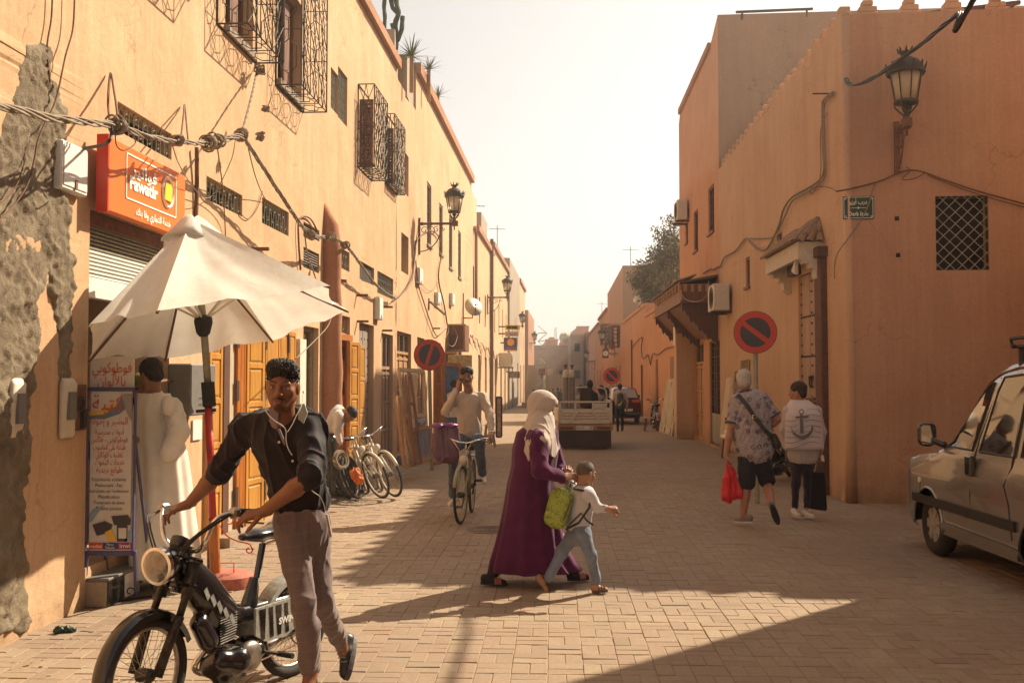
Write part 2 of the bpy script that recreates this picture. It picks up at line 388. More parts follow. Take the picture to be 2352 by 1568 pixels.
def inview(q):
 return q.y>4.6 and abs(q.x)<.5*q.y
near=sorted([k for k in pave if inview(k[0])],key=lambda k:(k[0]-Vector((.6,0,0))).length)[:300]
nid={id(k) for k in near}
pv_root=thing('pavement',None,None);pv_root['kind']='structure'
for q,rot in near:
 o=bpy.data.objects.new('brick',rr.choice(variants));C.objects.link(o);o.parent=pv_root
 o.location=(q.x+rr.uniform(-.002,.002),q.y+rr.uniform(-.002,.002),rr.uniform(-.003,.002));o.rotation_euler=(0,0,-ANG+rot+rr.uniform(-.012,.012))
V=[];FS=[];CL=[]
for k in pave:
 if id(k) in nid:continue
 q,rot=k
 M=Matrix.Translation((q.x+rr.uniform(-.002,.002),q.y+rr.uniform(-.002,.002),rr.uniform(-.003,.002)))@Matrix.Rotation(-ANG+rot+rr.uniform(-.012,.012),4,'Z')
 v,fs=brick_verts(M,CELL-.0045-.003*rr.random(),CELL/2-.004-.0025*rr.random(),.03,.003,[rr.uniform(-.0018,.0018) for _ in range(4)])
 b0=len(V);V+=[tuple(x) for x in v];FS+=[tuple(b0+i for i in f_) for f_ in fs];c=bcol(rr);CL+=[(*c,1)]*12
me=bpy.data.meshes.new('bricks');me.from_pydata(V,[],FS);color_mesh(me,CL)
o=mesh_obj('paving_bricks',me,pm,pv_root);o['kind']='stuff'
def facade(name,W,s0,s1,prof,holes,mat,parent,thick=3.0,n0=0.0,zb=-.05,ends=(1,1),step=1.2,wob=.012,seed=0):
 """front wall with rectangular openings (s0,s1,z0,z1), end walls and a top; the surface is slightly uneven"""
 def top(s):
  if s<=prof[0][0]:return prof[0][1]
  for (a,za),(b,zb_) in zip(prof,prof[1:]):
   if s<=b:return za+(zb_-za)*(s-a)/max(1e-6,b-a)
  return prof[-1][1]
 cut=lambda vals,lo,hi,st:sorted(set([lo,hi]+[v for v in vals if lo<v<hi]))
 S=cut([h[0] for h in holes]+[h[1] for h in holes]+[p[0] for p in prof],s0,s1,step)
 zmax=min(z for s,z in prof);Z=cut([h[2] for h in holes]+[h[3] for h in holes],zb,zmax-.02,step)
 def refine(L,st):
  out=[]
  for a,b in zip(L,L[1:]):
   n=max(1,int((b-a)/st));out+=[a+(b-a)*i/n for i in range(n)]
  return out+[L[-1]]
 S=refine(S,step);Z=refine(Z,step)
 m=MB();idx={}
 edge=lambda v,L:any(abs(v-x)<1e-5 for x in L)
 hx=[h[0] for h in holes]+[h[1] for h in holes]+[s0,s1]
 def vid(i,j):
  if (i,j) not in idx:
   s=S[i];z=Z[j] if j<len(Z) else top(s)
   r=random.Random(hash((seed,i,j)));w_=0 if (edge(s,hx) or j>=len(Z)) else wob
   idx[i,j]=len(m.v);m.v.append(tuple(W.pt(s,z,n0+r.uniform(-w_,w_))))
  return idx[i,j]
 for i in range(len(S)-1):
  for j in range(len(Z)):
   sm=(S[i]+S[i+1])/2;zm=(Z[j]+Z[j+1])/2 if j+1<len(Z) else zmax+1
   if any(h[0]<sm<h[1] and h[2]<zm<h[3] for h in holes):continue
   m.f.append((vid(i,j),vid(i+1,j),vid(i+1,j+1),vid(i,j+1)));m.mi.append(0)
 for a,b in zip(S,S[1:]):m.quad(W.pt(a,top(a),n0),W.pt(b,top(b),n0),W.pt(b,top(b),n0-thick),W.pt(a,top(a),n0-thick))
 for k,s in enumerate((s0,s1)):
  if ends[k]:m.quad(W.pt(s,zb,n0),W.pt(s,top(s),n0),W.pt(s,top(s),n0-thick),W.pt(s,zb,n0-thick))
 m.quad(W.pt(s0,zb,n0-thick),W.pt(s1,zb,n0-thick),W.pt(s1,top(s1),n0-thick),W.pt(s0,top(s0),n0-thick))
 for h in holes:
  a,b,z0,z1=h[:4];d=h[4] if len(h)>4 else .2
  for q in (((a,z0),(a,z1)),((a,z1),(b,z1)),((b,z1),(b,z0)),((b,z0),(a,z0))):
   (p,zp),(r_,zr)=q;m.quad(W.pt(p,zp,n0),W.pt(r_,zr,n0),W.pt(r_,zr,n0-d),W.pt(p,zp,n0-d))
 return m.build(name,mat,parent)
def hole(W,x0,x1,yt,yb,d=.2,n=0.0):
 s0,z1=W.hit(x0,yt,n);_,z0=W.hit(x0,yb,n);return (s0,W.S(x1,n),z0,z1,d)
def wbox(m,W,s0,s1,z0,z1,n0,n1,b=0):
 M=W.mat(0,0,0)
 return m.bbox(M,s0,s1,-n1,-n0,z0,z1,b) if b else m.box(M,s0,s1,-n1,-n0,z0,z1)
def trim(name,W,prof,h,out,mat,parent,thick=.35,n0=0.0):
 m=MB()
 for (a,za),(b,zb) in zip(prof,prof[1:]):
  q=[W.pt(a,za-h,n0+out),W.pt(b,zb-h,n0+out),W.pt(b,zb+.03,n0+out),W.pt(a,za+.03,n0+out)]
  m.prism(q,-W.n*(thick+out))
 return m.build(name,mat,parent)
L1=thing('earth_building','long peach plastered building with caged windows and shops below, nearest on the sunny side','building',LW.pt(0,0))
H={}
def h_(k,*a,**kw):H[k]=hole(LW,*a,**kw);return H[k]
h_('g1',270,387,232,300,.18);h_('g2',474,552,403,457,.18);h_('g3',602,660,452,512,.18);h_('g4',697,731,508,535,.15);h_('g5',697,731,566,613,.15)
h_('g6',760,801,556,604,.15);h_('g7',826,858,598,640,.15);h_('g8',867,902,621,672,.15)
h_('t1',760,771.8,153,247,.22);h_('t2',776.5,793.5,151,269,.22)
h_('wa',640,687,-60,181,.25);h_('wb',520,573,-190,58,.25)
sa=H['wa'];sb=H['wb'];H['wb']=(sb[0],sb[1],sa[2],sa[3],.25)
dW=sa[0]-sb[0];H['wc']=(sb[0]-dW,sb[1]-dW,sa[2],sa[3],.25)
h_('wd',832,849,225,384,.25);h_('we',884,893,290,425,.25);h_('wf',929,936.5,348,443,.3);h_('wg',921.7,937,532,622,.25)
h_('shop',207,388,480,1400,.9);H['shop']=H['shop'][:2]+(.30,)+H['shop'][3:]
h_('yel',510,672,700,900,.7);H['yel']=H['yel'][:2]+(0.0,LW.hit(660,765)[1],.7)
h_('gril',697,731,747,1100,.3);h_('ora',763,803,717,1100,.8);h_('pla',825,858,739,1100,.2);h_('dou',877,902,764,1100,.16);h_('dor',912,944,759,1100,.16)
for k in ('gril','ora','pla','dou','dor'):H[k]=H[k][:2]+(0.12,)+H[k][3:]
prof1=[LW.hit(x,y) for x,y in ((430,-640),(835,0),(912,138),(953,205))]
zt=prof1[1][1];p1=[(-9,zt+.25),(prof1[1][0],zt),prof1[2],(prof1[3][0],prof1[2][1]-.35)]
p1=[(-9,zt+.1),(prof1[1][0],zt),(prof1[2][0],zt-.02),(prof1[2][0]+.01,zt-.35),(LW.S(953),zt-.35)]
S1=LW.S(953)
facade('wall',LW,-9,S1,p1,list(H.values()),M_['left'],L1,thick=4,seed=1,ends=(1,0))
trim('parapet_trim',LW,[(-9,zt+.1),(prof1[2][0],zt)],.16,.10,M_['trim'],L1)
m=MB();wbox(m,LW,prof1[2][0]-.2,prof1[2][0]+1.3,zt-.4,zt+.55,-1.6,-.5);m.build('roof_block',M_['grey'],L1)
def shade_panel(W,h,parent,name='shade_panel'):
 a,b,z0,z1,d=h;m=MB();m.quad(W.pt(a,z0,-d),W.pt(b,z0,-d),W.pt(b,z1,-d),W.pt(a,z1,-d));return m.build(name,M_['dark'],parent)  # near black sheet closing the opening, painted as the unlit depth behind it
for h in H.values():shade_panel(LW,h,L1)
S2=LW.S(1094)
L2=thing('earth_building','taller pale peach building with four tall slit windows beyond the cactus roof','building',LW.pt(S1,0))
za=LW.hit(953,135)[1];zb2=LW.hit(1088,421)[1];za=(za+zb2)/2
H2={}
for k,a in dict(w1=(981,989.5,415,559),w2=(1009,1015.7,464,580),w3=(1031.5,1038,492,612),w4=(1052.4,1058,527,635),w5=(1086,1089,610,690),d1=(958,975,862,1000),d2=(996,1012,868,1000),d3=(1044,1060,850,990)).items():
 H2[k]=hole(LW,*a,.2)
for k in ('d1','d2','d3'):H2[k]=H2[k][:2]+(.05,)+(2.75,.25)
facade('wall',LW,S1,S2,[(S1,za),(S2-2,za),(S2-1.9,za-.5),(S2,za-.5)],list(H2.values()),M_['left2'],L2,thick=4,seed=2)
trim('parapet_trim',LW,[(S1,za),(S2-2,za)],.22,.12,M_['trim'],L2)
for h in H2.values():shade_panel(LW,h,L2)
def narrow_windows(W,parent,hs,fm):
 for h in hs:
  a,b,z0,z1,d=h;m=MB();e=.05
  wbox(m,W,a,a+e,z0,z1,-.10,-.04);wbox(m,W,b-e,b,z0,z1,-.10,-.04);wbox(m,W,a,b,z0,z0+e,-.09,-.03);wbox(m,W,a,b,z1-e,z1,-.09,-.03)
  wbox(m,W,a-.04,b+.04,z0-.06,z0,-.02,.05)
  o=m.build('window',fm,parent);g_=MB();n=max(3,int((z1-z0)/.22))
  for i in range(1,n):wbox(g_,W,a+e,b-e,z0+(z1-z0)*i/n-.008,z0+(z1-z0)*i/n+.008,-.075,-.06)
  wbox(g_,W,(a+b)/2-.01,(a+b)/2+.01,z0+e,z1-e,-.07,-.05);g_.build('grille',M_['iron'],o)
narrow_windows(LW,L2,[H2[k] for k in ('w1','w2','w3','w4','w5')],M_['greywood'])
def row_building(W,x0,x1,ytop,mat,label,trimmed=True,wins=(),n0=0.0,dz=0,doors=2,seed=5,zabs=None,thick=5):
 s0,s1=W.S(x0),W.S(x1);zt_=zabs or W.hit(x0,ytop)[1]
 t=thing('earth_building',label,'building',W.pt(s0,0));r=random.Random(seed)
 hs=[]
 nd=doors
 for i in range(nd):
  c=s0+(s1-s0)*(i+.5+r.uniform(-.12,.12))/nd;hs.append((c-.55,c+.55,.05,r.uniform(2.5,2.9),.25))
 for i in range(wins):
  c=s0+(s1-s0)*(i+.5)/wins;hgt=r.uniform(.9,1.8)
  if 4.0+hgt<zt_-.4:hs.append((c-.25,c+.25,4.0,4.0+hgt,.22))
 facade('wall',W,s0,s1,[(s0,zt_),(s1,zt_+dz)],hs,mat,t,thick=thick,n0=n0,seed=seed,step=2.5)
 if trimmed:trim('parapet_trim',W,[(s0,zt_),(s1,zt_+dz)],.2,.12,M_['trim'],t,n0=n0)
 for k,h in enumerate(hs):
  a,b,z0,z1,d=h
  if k<nd:
   wd=[M_['tanwood'],M_['brownwood'],M_['doorwood'],M_['greywood']][r.randrange(4)];dm=MB()
   wbox(dm,W,a,b,z0,z1,n0-d,n0-.12);wbox(dm,W,a,(a+b)/2-.02,z0,z1-.1,n0-.12,n0-.07);wbox(dm,W,(a+b)/2+.02,b,z0,z1-.1,n0-.12,n0-.07)
   o=dm.build('door',wd,t);pm_=MB()
   for cc in (a+.1,(a+b)/2+.1):
    for zz in (.3,1.0,1.7):wbox(pm_,W,cc,cc+.35,zz,zz+.55,n0-.07,n0-.055)
   pm_.build('panel',wd,o)
  else:
   wm=MB();wbox(wm,W,a,b,z0,z1,n0-d,n0-.15);o=wm.build('window',M_['dark'],t);gm=MB()
   for q in range(1,5):wbox(gm,W,a,b,z0+(z1-z0)*q/5-.012,z0+(z1-z0)*q/5+.012,n0-.12,n0-.09)
   wbox(gm,W,(a+b)/2-.015,(a+b)/2+.015,z0,z1,n0-.09,n0-.07);gm.build('grille',M_['iron'],o)
 return t
row_building(LW,1094,1131,517,M_['left2'],'pale peach house with dark downpipe on its far corner',wins=3,doors=3,seed=11)
row_building(LW,1131,1166,556,M_['left2'],'pale house behind the downpipe with a small roof room',wins=4,doors=3,seed=12)
row_building(LW,1166,1190,592,M_['grey'],'grey rendered house between peach houses on the sunny row',trimmed=False,wins=2,doors=2,seed=13,n0=.12)
row_building(LW,1190,1203,640,M_['left'],'narrow peach house just beyond the grey rendered one',wins=2,doors=2,seed=14,n0=.1)
row_building(LW,1203,1218,712,M_['trim'],'low terracotta house with ribbed edge far along the sunny row',trimmed=False,wins=1,doors=2,seed=15,n0=.35)
m=thing('roof_room','small plastered roof room with a vent grille above the pale house','roof room',LW.pt(LW.S(1131),0))
mm=MB();za=LW.hit(1131,556)[1];wbox(mm,LW,LW.S(1118),LW.S(1131)-.1,za-.6,za+.9,-3,-.25);mm.build('wall',M_['grey'],m)
mm=MB();k=LW.S(1118)
for i in range(4):wbox(mm,LW,k-.03,k-.005,za+.2,za+.75,-1.2+i*.1,-1.15+i*.1)
mm.build('vent',M_['iron'],m)
SR1=RW.S(1655);SR2=RW.S(1563);SR3=RW.S(1431)
R1=thing('crenellated_building','low ochre corner building with small stepped merlons along its parapet','building',RW.pt(0,0))
zc=(RW.hit(1911,62)[1]+RW.hit(1662,378)[1])/2
HR=dict(door=hole(RW,1890,1834,645,1100,.3),s1=hole(RW,1796,1788,533,562,.2),s2=hole(RW,1722,1715,588,656,.2))
def fixh(h):return (min(h[0],h[1]),max(h[0],h[1]),h[2],h[3],h[4])
HR['door']=(RW.S(1890),RW.S(1836),.1,RW.hit(1890,612)[1],.35)
for k in ('s1','s2'):HR[k]=fixh(HR[k])
facade('wall',RW,0,SR1,[(0,zc),(SR1,zc)],[HR['door'],HR['s1'],HR['s2']],M_['ochre'],R1,thick=.6,seed=21,ends=(0,0),step=.8)
FL=9.5
hf=(FW.hit(2148,451)[0],FW.hit(2270,451)[0],FW.hit(2148,621)[1],FW.hit(2148,451)[1],.22)
zf=zc
FWa=FW
facade('front_wall',FW,0,FL,[(0,zf),(FL,zf)],[hf],M_['face'],R1,thick=.6,seed=22,ends=(0,1),step=.8)
for h,W_ in ((HR['door'],RW),(HR['s1'],RW),(HR['s2'],RW),(hf,FW)):shade_panel(W_,h,R1)
m=MB();m.poly([RW.pt(0,zc-.5,-.3),RW.pt(SR1,zc-.5,-.3),RW.pt(SR1,zc-.5,-9),FW.pt(FL,zc-.5,-.3)]);m.build('roof',M_['grey'],R1)
m=MB();m.tube([RW.pt(0,-.05,-.05)+RW.d*.035,RW.pt(0,1.2,-.05)+RW.d*.035,RW.pt(0,zc-.02,-.05)+RW.d*.035],[.085,.066,.06],20);m.build('corner_roll',M_['ochre'],R1,smooth=True)
def merlon(W,s,n,z,parent,sc_=1.0):
 m=MB();r=random.Random(int(s*97)+int(z*3));q=lambda:r.uniform(-.012,.012)
 def stp(w_,z0,z1):m.bbox(W.mat(s,z,n),-w_/2+q(),w_/2+q(),-.08,.08,z0,z1+q(),.015)
 stp(.30*sc_,0,.05);stp(.24*sc_,.05,.14);stp(.145*sc_,.14,.23)
 return m.build('merlon',M_['ochre'],parent)
for i in range(22):merlon(RW,.35+(SR1-.6)*i/21.0,-.12,zc-.005,R1)
for i in range(12):
 merlon(FW,.36+i*.585,-.12,zf-.005,R1,1.0)
R2=thing('orange_building','tall orange house with a blank grey brown side wall rising over the merlons','building',RW.pt(SR1,0))
zo=RW.hit(1643,55)[1];zo2=RW.hit(1563,310)[1]
HO=dict(a=hole(RW,1640,1630,420,528,.18),b=hole(RW,1603,1596,478,572,.18),c=hole(RW,1580,1577,508,555,.18),gd=hole(RW,1653,1630,779,1000,.2),cd=hole(RW,1616,1594,784,1000,.25))
HO={k:fixh(h) for k,h in HO.items()}
for k in ('gd','cd'):HO[k]=HO[k][:2]+(.06,)+HO[k][3:]
zo=max(zo,zo2)
facade('wall',RW,SR1,SR2,[(SR1,zo+.1),(SR1+1.1,zo-.25),(SR2-.4,zo-.35),(SR2,zo-.7)],list(HO.values()),M_['orange'],R2,thick=.5,seed=23,ends=(0,0),step=1.2)
trim('parapet_trim',RW,[(SR1+1.1,zo-.25),(SR2-.4,zo-.35)],.14,.08,M_['trim'],R2)
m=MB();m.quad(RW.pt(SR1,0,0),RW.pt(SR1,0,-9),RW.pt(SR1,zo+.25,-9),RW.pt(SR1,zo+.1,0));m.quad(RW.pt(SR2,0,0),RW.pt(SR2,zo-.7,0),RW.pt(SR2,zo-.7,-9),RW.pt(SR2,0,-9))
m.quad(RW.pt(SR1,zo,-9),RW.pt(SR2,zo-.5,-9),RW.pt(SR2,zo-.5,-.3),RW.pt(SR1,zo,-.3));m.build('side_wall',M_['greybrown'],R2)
for h in HO.values():shade_panel(RW,h,R2)
narrow_windows(RW,R2,[HO[k] for k in 'abc'],M_['brownwood'])
rl=thing('roof_rail','dark steel rail lying along the edge of the tall orange house roof','rail',RW.pt(SR1,zo))
m=MB();a=RW.pt(SR1,zo+.16,-.45);b=RW.pt(SR1,zo+.22,-2.35)+Vector((0,.02,0));m.tube([a,b],.035,6)
for k in (.08,.92):q=a.lerp(b,k);m.tube([q,q-Vector((0,0,.2))],.03,5)
m.build('bar',M_['iron'],rl)
GW=thing('garden_wall','plain orange garden wall with a stepped notch and a tree behind it','wall',RW.pt(SR2,0))
pg=[RW.hit(x,y) for x,y in ((1560,668),(1544,680),(1485,725),(1483,727),(1471,692),(1429,752))]
zg=sum(pg[i][1] for i in (0,1,2))/3;zg2=(pg[4][1]+pg[5][1])/2
profg=[(SR2,zg),(RW.S(1484),zg),(RW.S(1484)+.02,zg2),(SR3,zg2)]
hg=[(RW.S(1541),RW.S(1533),.05,2.2,.3)]
facade('wall',RW,SR2,SR3,profg,[],M_['orange'],GW,thick=.4,seed=24,step=1.6)
trim('coping',RW,[(SR2,zg),(RW.S(1484),zg)],.12,.07,M_['orange'],GW);
t_=trim('coping',RW,[(RW.S(1484)+.02,zg2),(SR3,zg2)],.12,.07,M_['orange'],GW)
OB=thing('orange_house','orange house with a shaded side wall rising beyond the garden tree','building',RW.pt(SR3,0))
zob=RW.hit(1431,608)[1];s4=RW.S(1396)
facade('wall',RW,SR3,s4,[(SR3,zob),(SR3+.6,zob-.05),(s4,zob-.3)],[(SR3+2+i*3.2,SR3+3+i*3.2,.05,2.6,.3) for i in range(4)],M_['orange'],OB,thick=.5,seed=25,ends=(0,0),step=2)
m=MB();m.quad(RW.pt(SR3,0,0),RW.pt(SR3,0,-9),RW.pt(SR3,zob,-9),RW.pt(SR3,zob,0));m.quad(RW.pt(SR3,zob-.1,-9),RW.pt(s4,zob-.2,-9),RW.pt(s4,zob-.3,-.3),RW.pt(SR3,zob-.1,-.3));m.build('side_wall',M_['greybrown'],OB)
m=MB()
for i in range(4):wbox(m,RW,SR3+2+i*3.2,SR3+3+i*3.2,.05,2.6,-.3,-.2)
m.build('door',M_['brownwood'],OB)
row_building(RW,1396,1376,706,M_['orange'],'orange house with a roof pergola beyond the caged windows',wins=3,doors=3,seed=31)
row_building(RW,1376,1352,740,M_['orange'],'long pale orange house near the shaded end of the street',wins=3,doors=4,seed=32)
row_building(RW,1352,1338,762,M_['pinkish'],'small dusty pink house at the far shaded end',wins=2,doors=2,seed=33,n0=.2)
def block(name,label,x0,x1,yt,Y,mat,depth=14,parts=None,zb=0):
 a=P(x0,yt,Y);b=P(x1,yt,Y);t=thing(name,label,'building',(a.x,Y,0));m=MB()
 m.box(None,a.x,b.x,Y,Y+depth,zb,a.z);m.build('wall',mat,t)
 r=random.Random(int(x0));nW=max(1,int((b.x-a.x)/2.2));wd=MB()
 for fl in range(1,int(a.z/3)+1):
  for i in range(nW):
   cx=a.x+(b.x-a.x)*(i+.5)/nW;z=3*fl-1.1
   if z+.9<a.z-.5:wd.box(None,cx-.3,cx+.3,Y-.03,Y+.05,z,z+.9)
 if wd.v:wd.build('window',M_['dark'],t)
 cp=MB();cp.box(None,a.x-.08,b.x+.08,Y-.12,Y+.35,a.z-.03,a.z+.18);cp.build('parapet',mat,t)
 return t,a,b
block('closing_house','dusty pink block closing the end of the street',1226,1312,796,118,M_['pinkish'])
block('closing_house','taller pink block with a dish on its roof at the street end',1296,1334,778,124,M_['pinkish'])
block('closing_house','grey house with two dark windows at the shaded street end',1311,1340,772,112,M_['greybrown'])
block('closing_house','small pink upper storey behind the grey end house',1325,1352,752,126,M_['pinkish'])
t,a,b=block('closing_house','ochre rooftop block with sloped shoulders above the pink end block',1254,1281,782,122,M_['ochre'])
m=MB();m.prism([P(1257,782,121.5),P(1277,782,121.5),P(1272,774,121.5),P(1262,774,121.5)],(0,5,0));m.build('roof',M_['ochre'],t)
N1=thing('corner_building','tall brown house on the near corner of the side street','building',(6.4,8,0))
m=MB()
m.box(None,6.12,20,-40,10.88,-.05,9.5);m.build('wall',M_['face'],N1)
m=MB();m.box(None,6.02,6.12,-40,10.98,9.3,9.62);m.build('parapet',M_['trim'],N1)
N2=thing('side_street_house','higher brown house standing back above the corner wall along the side street','building',FW.pt(3.85,0))
m=MB();wbox(m,FW,3.85,FL+8,zf-.6,zf+.32,-8,-.05);m.build('wall',M_['face'],N2)
m=MB();wbox(m,FW,FL+.02,FL+16,-.05,8,-8,-.02);m.build('wall',M_['ochre'],N2)
N3=thing('peach_building','peach house continuing the sunny side behind the viewer','building',LW.pt(-9.1,0))
m=MB();wbox(m,LW,-40,-9.05,-.05,8,-6,0);m.build('wall',M_['left'],N3)
sh=thing('roof_shelter','dark tiled roof shelter on posts above the corner house parapet','shelter',FW.pt(3,8))
m=MB();q=[FW.pt(2.35,zf+.62,-2.2),FW.pt(6.5,zf+.62,-2.2),FW.pt(6.5,zf+1.2,-4),FW.pt(2.35,zf+1.2,-4)];m.prism(q,(0,0,.08));m.build('roof',M_['darkwood'],sh)
m=MB()
for s in (2.6,4.2):m.tube([FW.pt(s,zf-.5,-2.4),FW.pt(s,zf+.62,-2.4)],.06,6)
wbox(m,FW,2.4,6.4,zf+.45,zf+.6,-2.45,-2.3);m.build('post',M_['iron'],sh)
ll=thing('roof_ladder','weathered ladder lying on the corner wall coping between merlons','ladder',FW.pt(1,zf))
m=MB()
for dz in (0,.0):pass
m.tube([FW.pt(.95,zf+.10,-.45),FW.pt(2.6,zf+.26,-.5)],.035,6);m.tube([FW.pt(.95,zf+.10,-.75),FW.pt(2.6,zf+.26,-.8)],.035,6);m.build('rail',M_['darkwood'],ll)
m=MB()
for i in range(6):k=i/5;m.tube([FW.pt(1.0+1.55*k,zf+.105+.155*k,-.45),FW.pt(1.0+1.55*k,zf+.105+.155*k,-.78)],.02,5)
m.build('rung',M_['darkwood'],ll)
def arc(c,u,v,r,a0,a1,n=8):return [c+u*(r*math.cos(a0+(a1-a0)*i/n))+v*(r*math.sin(a0+(a1-a0)*i/n)) for i in range(n+1)]
def spiral(c,u,v,r0,r1,a0,a1,n=14):return [c+u*((r0+(r1-r0)*i/n)*math.cos(a0+(a1-a0)*i/n))+v*((r0+(r1-r0)*i/n)*math.sin(a0+(a1-a0)*i/n)) for i in range(n+1)]
Z_=Vector((0,0,1))
def scroll_grille(W,h,parent,n=-.03,mat='ironl',cell=.19,r=.007,rim=True):
 a,b,z0,z1=h[:4];m=MB();q=lambda s,z:W.pt(s,z,n);d=W.d
 if rim:
  for p0,p1 in ((q(a,z0),q(b,z0)),(q(a,z1),q(b,z1)),(q(a,z0),q(a,z1)),(q(b,z0),q(b,z1))):m.tube([p0,p1],r*1.5,4)
 nc=max(2,round((b-a)/cell));hh=z1-z0;rows=max(1,round(hh/(cell*1.6)))
 for i in range(nc):
  c=a+(b-a)*(i+.5)/nc;wd=(b-a)/nc
  m.tube([q(c-wd/2,z0),q(c-wd/2,z1)],r,4)
  for j in range(rows):
   zc_=z0+hh*(j+.5)/rows;rh=hh/rows;rad=min(wd,rh)*.22
   m.tube([p for p in spiral(q(c-rad,zc_+rad*1.1),d,Z_,rad,rad*.35,-.5,4.6,10)],r*.8,4)
   m.tube([p for p in spiral(q(c+rad,zc_-rad*1.1),d,Z_,rad,rad*.35,2.6,7.8,10)],r*.8,4)
   m.tube([q(c,zc_-rh/2),q(c,zc_+rh/2)],r*.8,4)
 return m.build('grille',M_[mat],parent)
def lattice(W,h,parent,n=-.05,mat='iron',step=.15,r=.006):
 a,b,z0,z1=h[:4];m=MB();w_,hh=b-a,z1-z0
 for sg in (1,-1):
  k=-hh
  while k<w_:
   pts=[]
   t0=max(0,-k);t1=min(hh,w_-k)
   if t1>t0:
    s0=a+k+t0;s1=a+k+t1
    if sg<0:s0,s1=a+b-s0,a+b-s1
    m.tube([W.pt(s0,z0+t0,n),W.pt(s1,z0+t1,n)],r,4)
   k+=step
 return m.build('grille',M_[mat],parent)
wn={}
def window_part(W,h,parent,name='window',matl=None,fr=.035,n=-.1):
 a,b,z0,z1=h[:4];m=MB()
 for q in ((a,a+fr,z0,z1),(b-fr,b,z0,z1),(a,b,z0,z0+fr),(a,b,z1-fr,z1)):wbox(m,W,*q,n-.04,n)
 return m.build(name,matl or M_['brownwood'],parent)
for k in ('g1','g2','g3','g6','g8'):o=window_part(LW,H[k],L1,'vent_window',M_['ironl']);scroll_grille(LW,H[k],o)
o=window_part(LW,H['g7'],L1,'vent_window',M_['ironl']);lattice(LW,H['g7'],o,step=.05,r=.004)
for k in ('g4','g5'):
 o=window_part(LW,H[k],L1,'vent_window',M_['greywood']);a,b,z0,z1=H[k][:4]
 nn=3 if k=='g4' else 8
 for i in range(nn):
  m=MB();z=z0+(z1-z0)*(i+.5)/nn;m.prism([LW.pt(a,z-.03,-.02),LW.pt(a,z-.02,-.02),LW.pt(a,z+.02,-.09),LW.pt(a,z+.01,-.09)],LW.d*(b-a));m.build('slat',M_['greywood'],o)
for k in ('t1','t2'):o=window_part(LW,H[k],L1,'window',M_['red']);scroll_grille(LW,H[k],o,n=-.04,cell=.12)
for k in ('wf','wg'):
 o=window_part(LW,H[k],L1,'window',M_['red'],n=-.18)
def cage(W,s0,s1,z0,z1,d,label,wall_h=None,style='star',r=.010,cells=3):
 t=thing('window_cage',label,'window grille',W.pt(s0,z0),'wrought iron cages over the upper windows');q=W.pt
 m=MB()
 for (a,z) in ((s0,z0),(s1,z0),(s0,z1),(s1,z1)):m.tube([q(a,z,0),q(a,z,d)],r,4)
 for n in (0.01,d):
  m.tube([q(s0,z0,n),q(s1,z0,n)],r,4);m.tube([q(s0,z1,n),q(s1,z1,n)],r,4);m.tube([q(s0,z0,n),q(s0,z1,n)],r,4);m.tube([q(s1,z0,n),q(s1,z1,n)],r,4)
 m.build('frame',M_['iron'],t)
 def net(f,wn_,hn,name,w_,h_):
  m=MB();rr_=r*.62
  for i in range(wn_+1):m.tube([f(i/wn_,0),f(i/wn_,1)],rr_,4)
  for j in range(hn+1):m.tube([f(0,j/hn),f(1,j/hn)],rr_,4)
  for i in range(wn_):
   for j in range(hn):
    p=lambda u,v:f((i+u)/wn_,(j+v)/hn)
    if style=='star':
     m.tube([p(0,0),p(1,1)],rr_,4);m.tube([p(1,0),p(0,1)],rr_,4);m.tube([p(.5,0),p(.28,.5),p(.5,1)],rr_,4);m.tube([p(.5,0),p(.72,.5),p(.5,1)],rr_,4)
    elif style=='side':
     m.tube([p(.5,0),p(.5,.2),p(.2,.32),p(.2,.7),p(.5,.82),p(.5,1)],rr_,4);m.tube([p(.5,.2),p(.8,.32),p(.8,.7),p(.5,.82)],rr_,4)
    elif style=='wave':
     for c0 in (.25,.75):
      m.tube([p(c0+.22*math.sin(math.pi*2*k/8),k/8) for k in range(9)],rr_*1.5,4)
      m.tube([p(c0-.22*math.sin(math.pi*2*k/8),k/8) for k in range(9)],rr_,4)
  return m.build(name,M_['iron'],t)
 H_=z1-z0;L_=s1-s0
 net(lambda u,v:q(s0+L_*u,z0+H_*v,d),cells,max(2,round(H_/.42)),'front_grille',L_,H_)
 st=style;style='side' if st=='star' else 'star'
 net(lambda u,v:q(s0,z0+H_*v,d*u),1,max(2,round(H_/.6)),'side_grille',d,H_)
 net(lambda u,v:q(s1,z0+H_*v,d*u),1,max(2,round(H_/.6)),'side_grille',d,H_)
 net(lambda u,v:q(s0+L_*u,z0,d*v),3,1,'bottom_grille',d,H_)
 return t
sA0,zA=LW.hit(632,195);sA1=LW.S(690.5);dA=.33
cage(LW,sA0,sA1,zA,zA+2.1,dA,'second large iron cage, straight above the rag tied rope')
sB0,zB=LW.hit(497,50);sB1=LW.S(579.6)
cage(LW,sB0,sB1,(zA+zB)/2,zA+2.1,dA,'first large iron cage, cut by the top edge, nearest on the sunny wall')
cage(LW,sB0-(sA0-sB0),sB1-(sA0-sB0),(zA+zB)/2,zA+2.1,dA,'iron cage wholly above the red and orange shop sign')
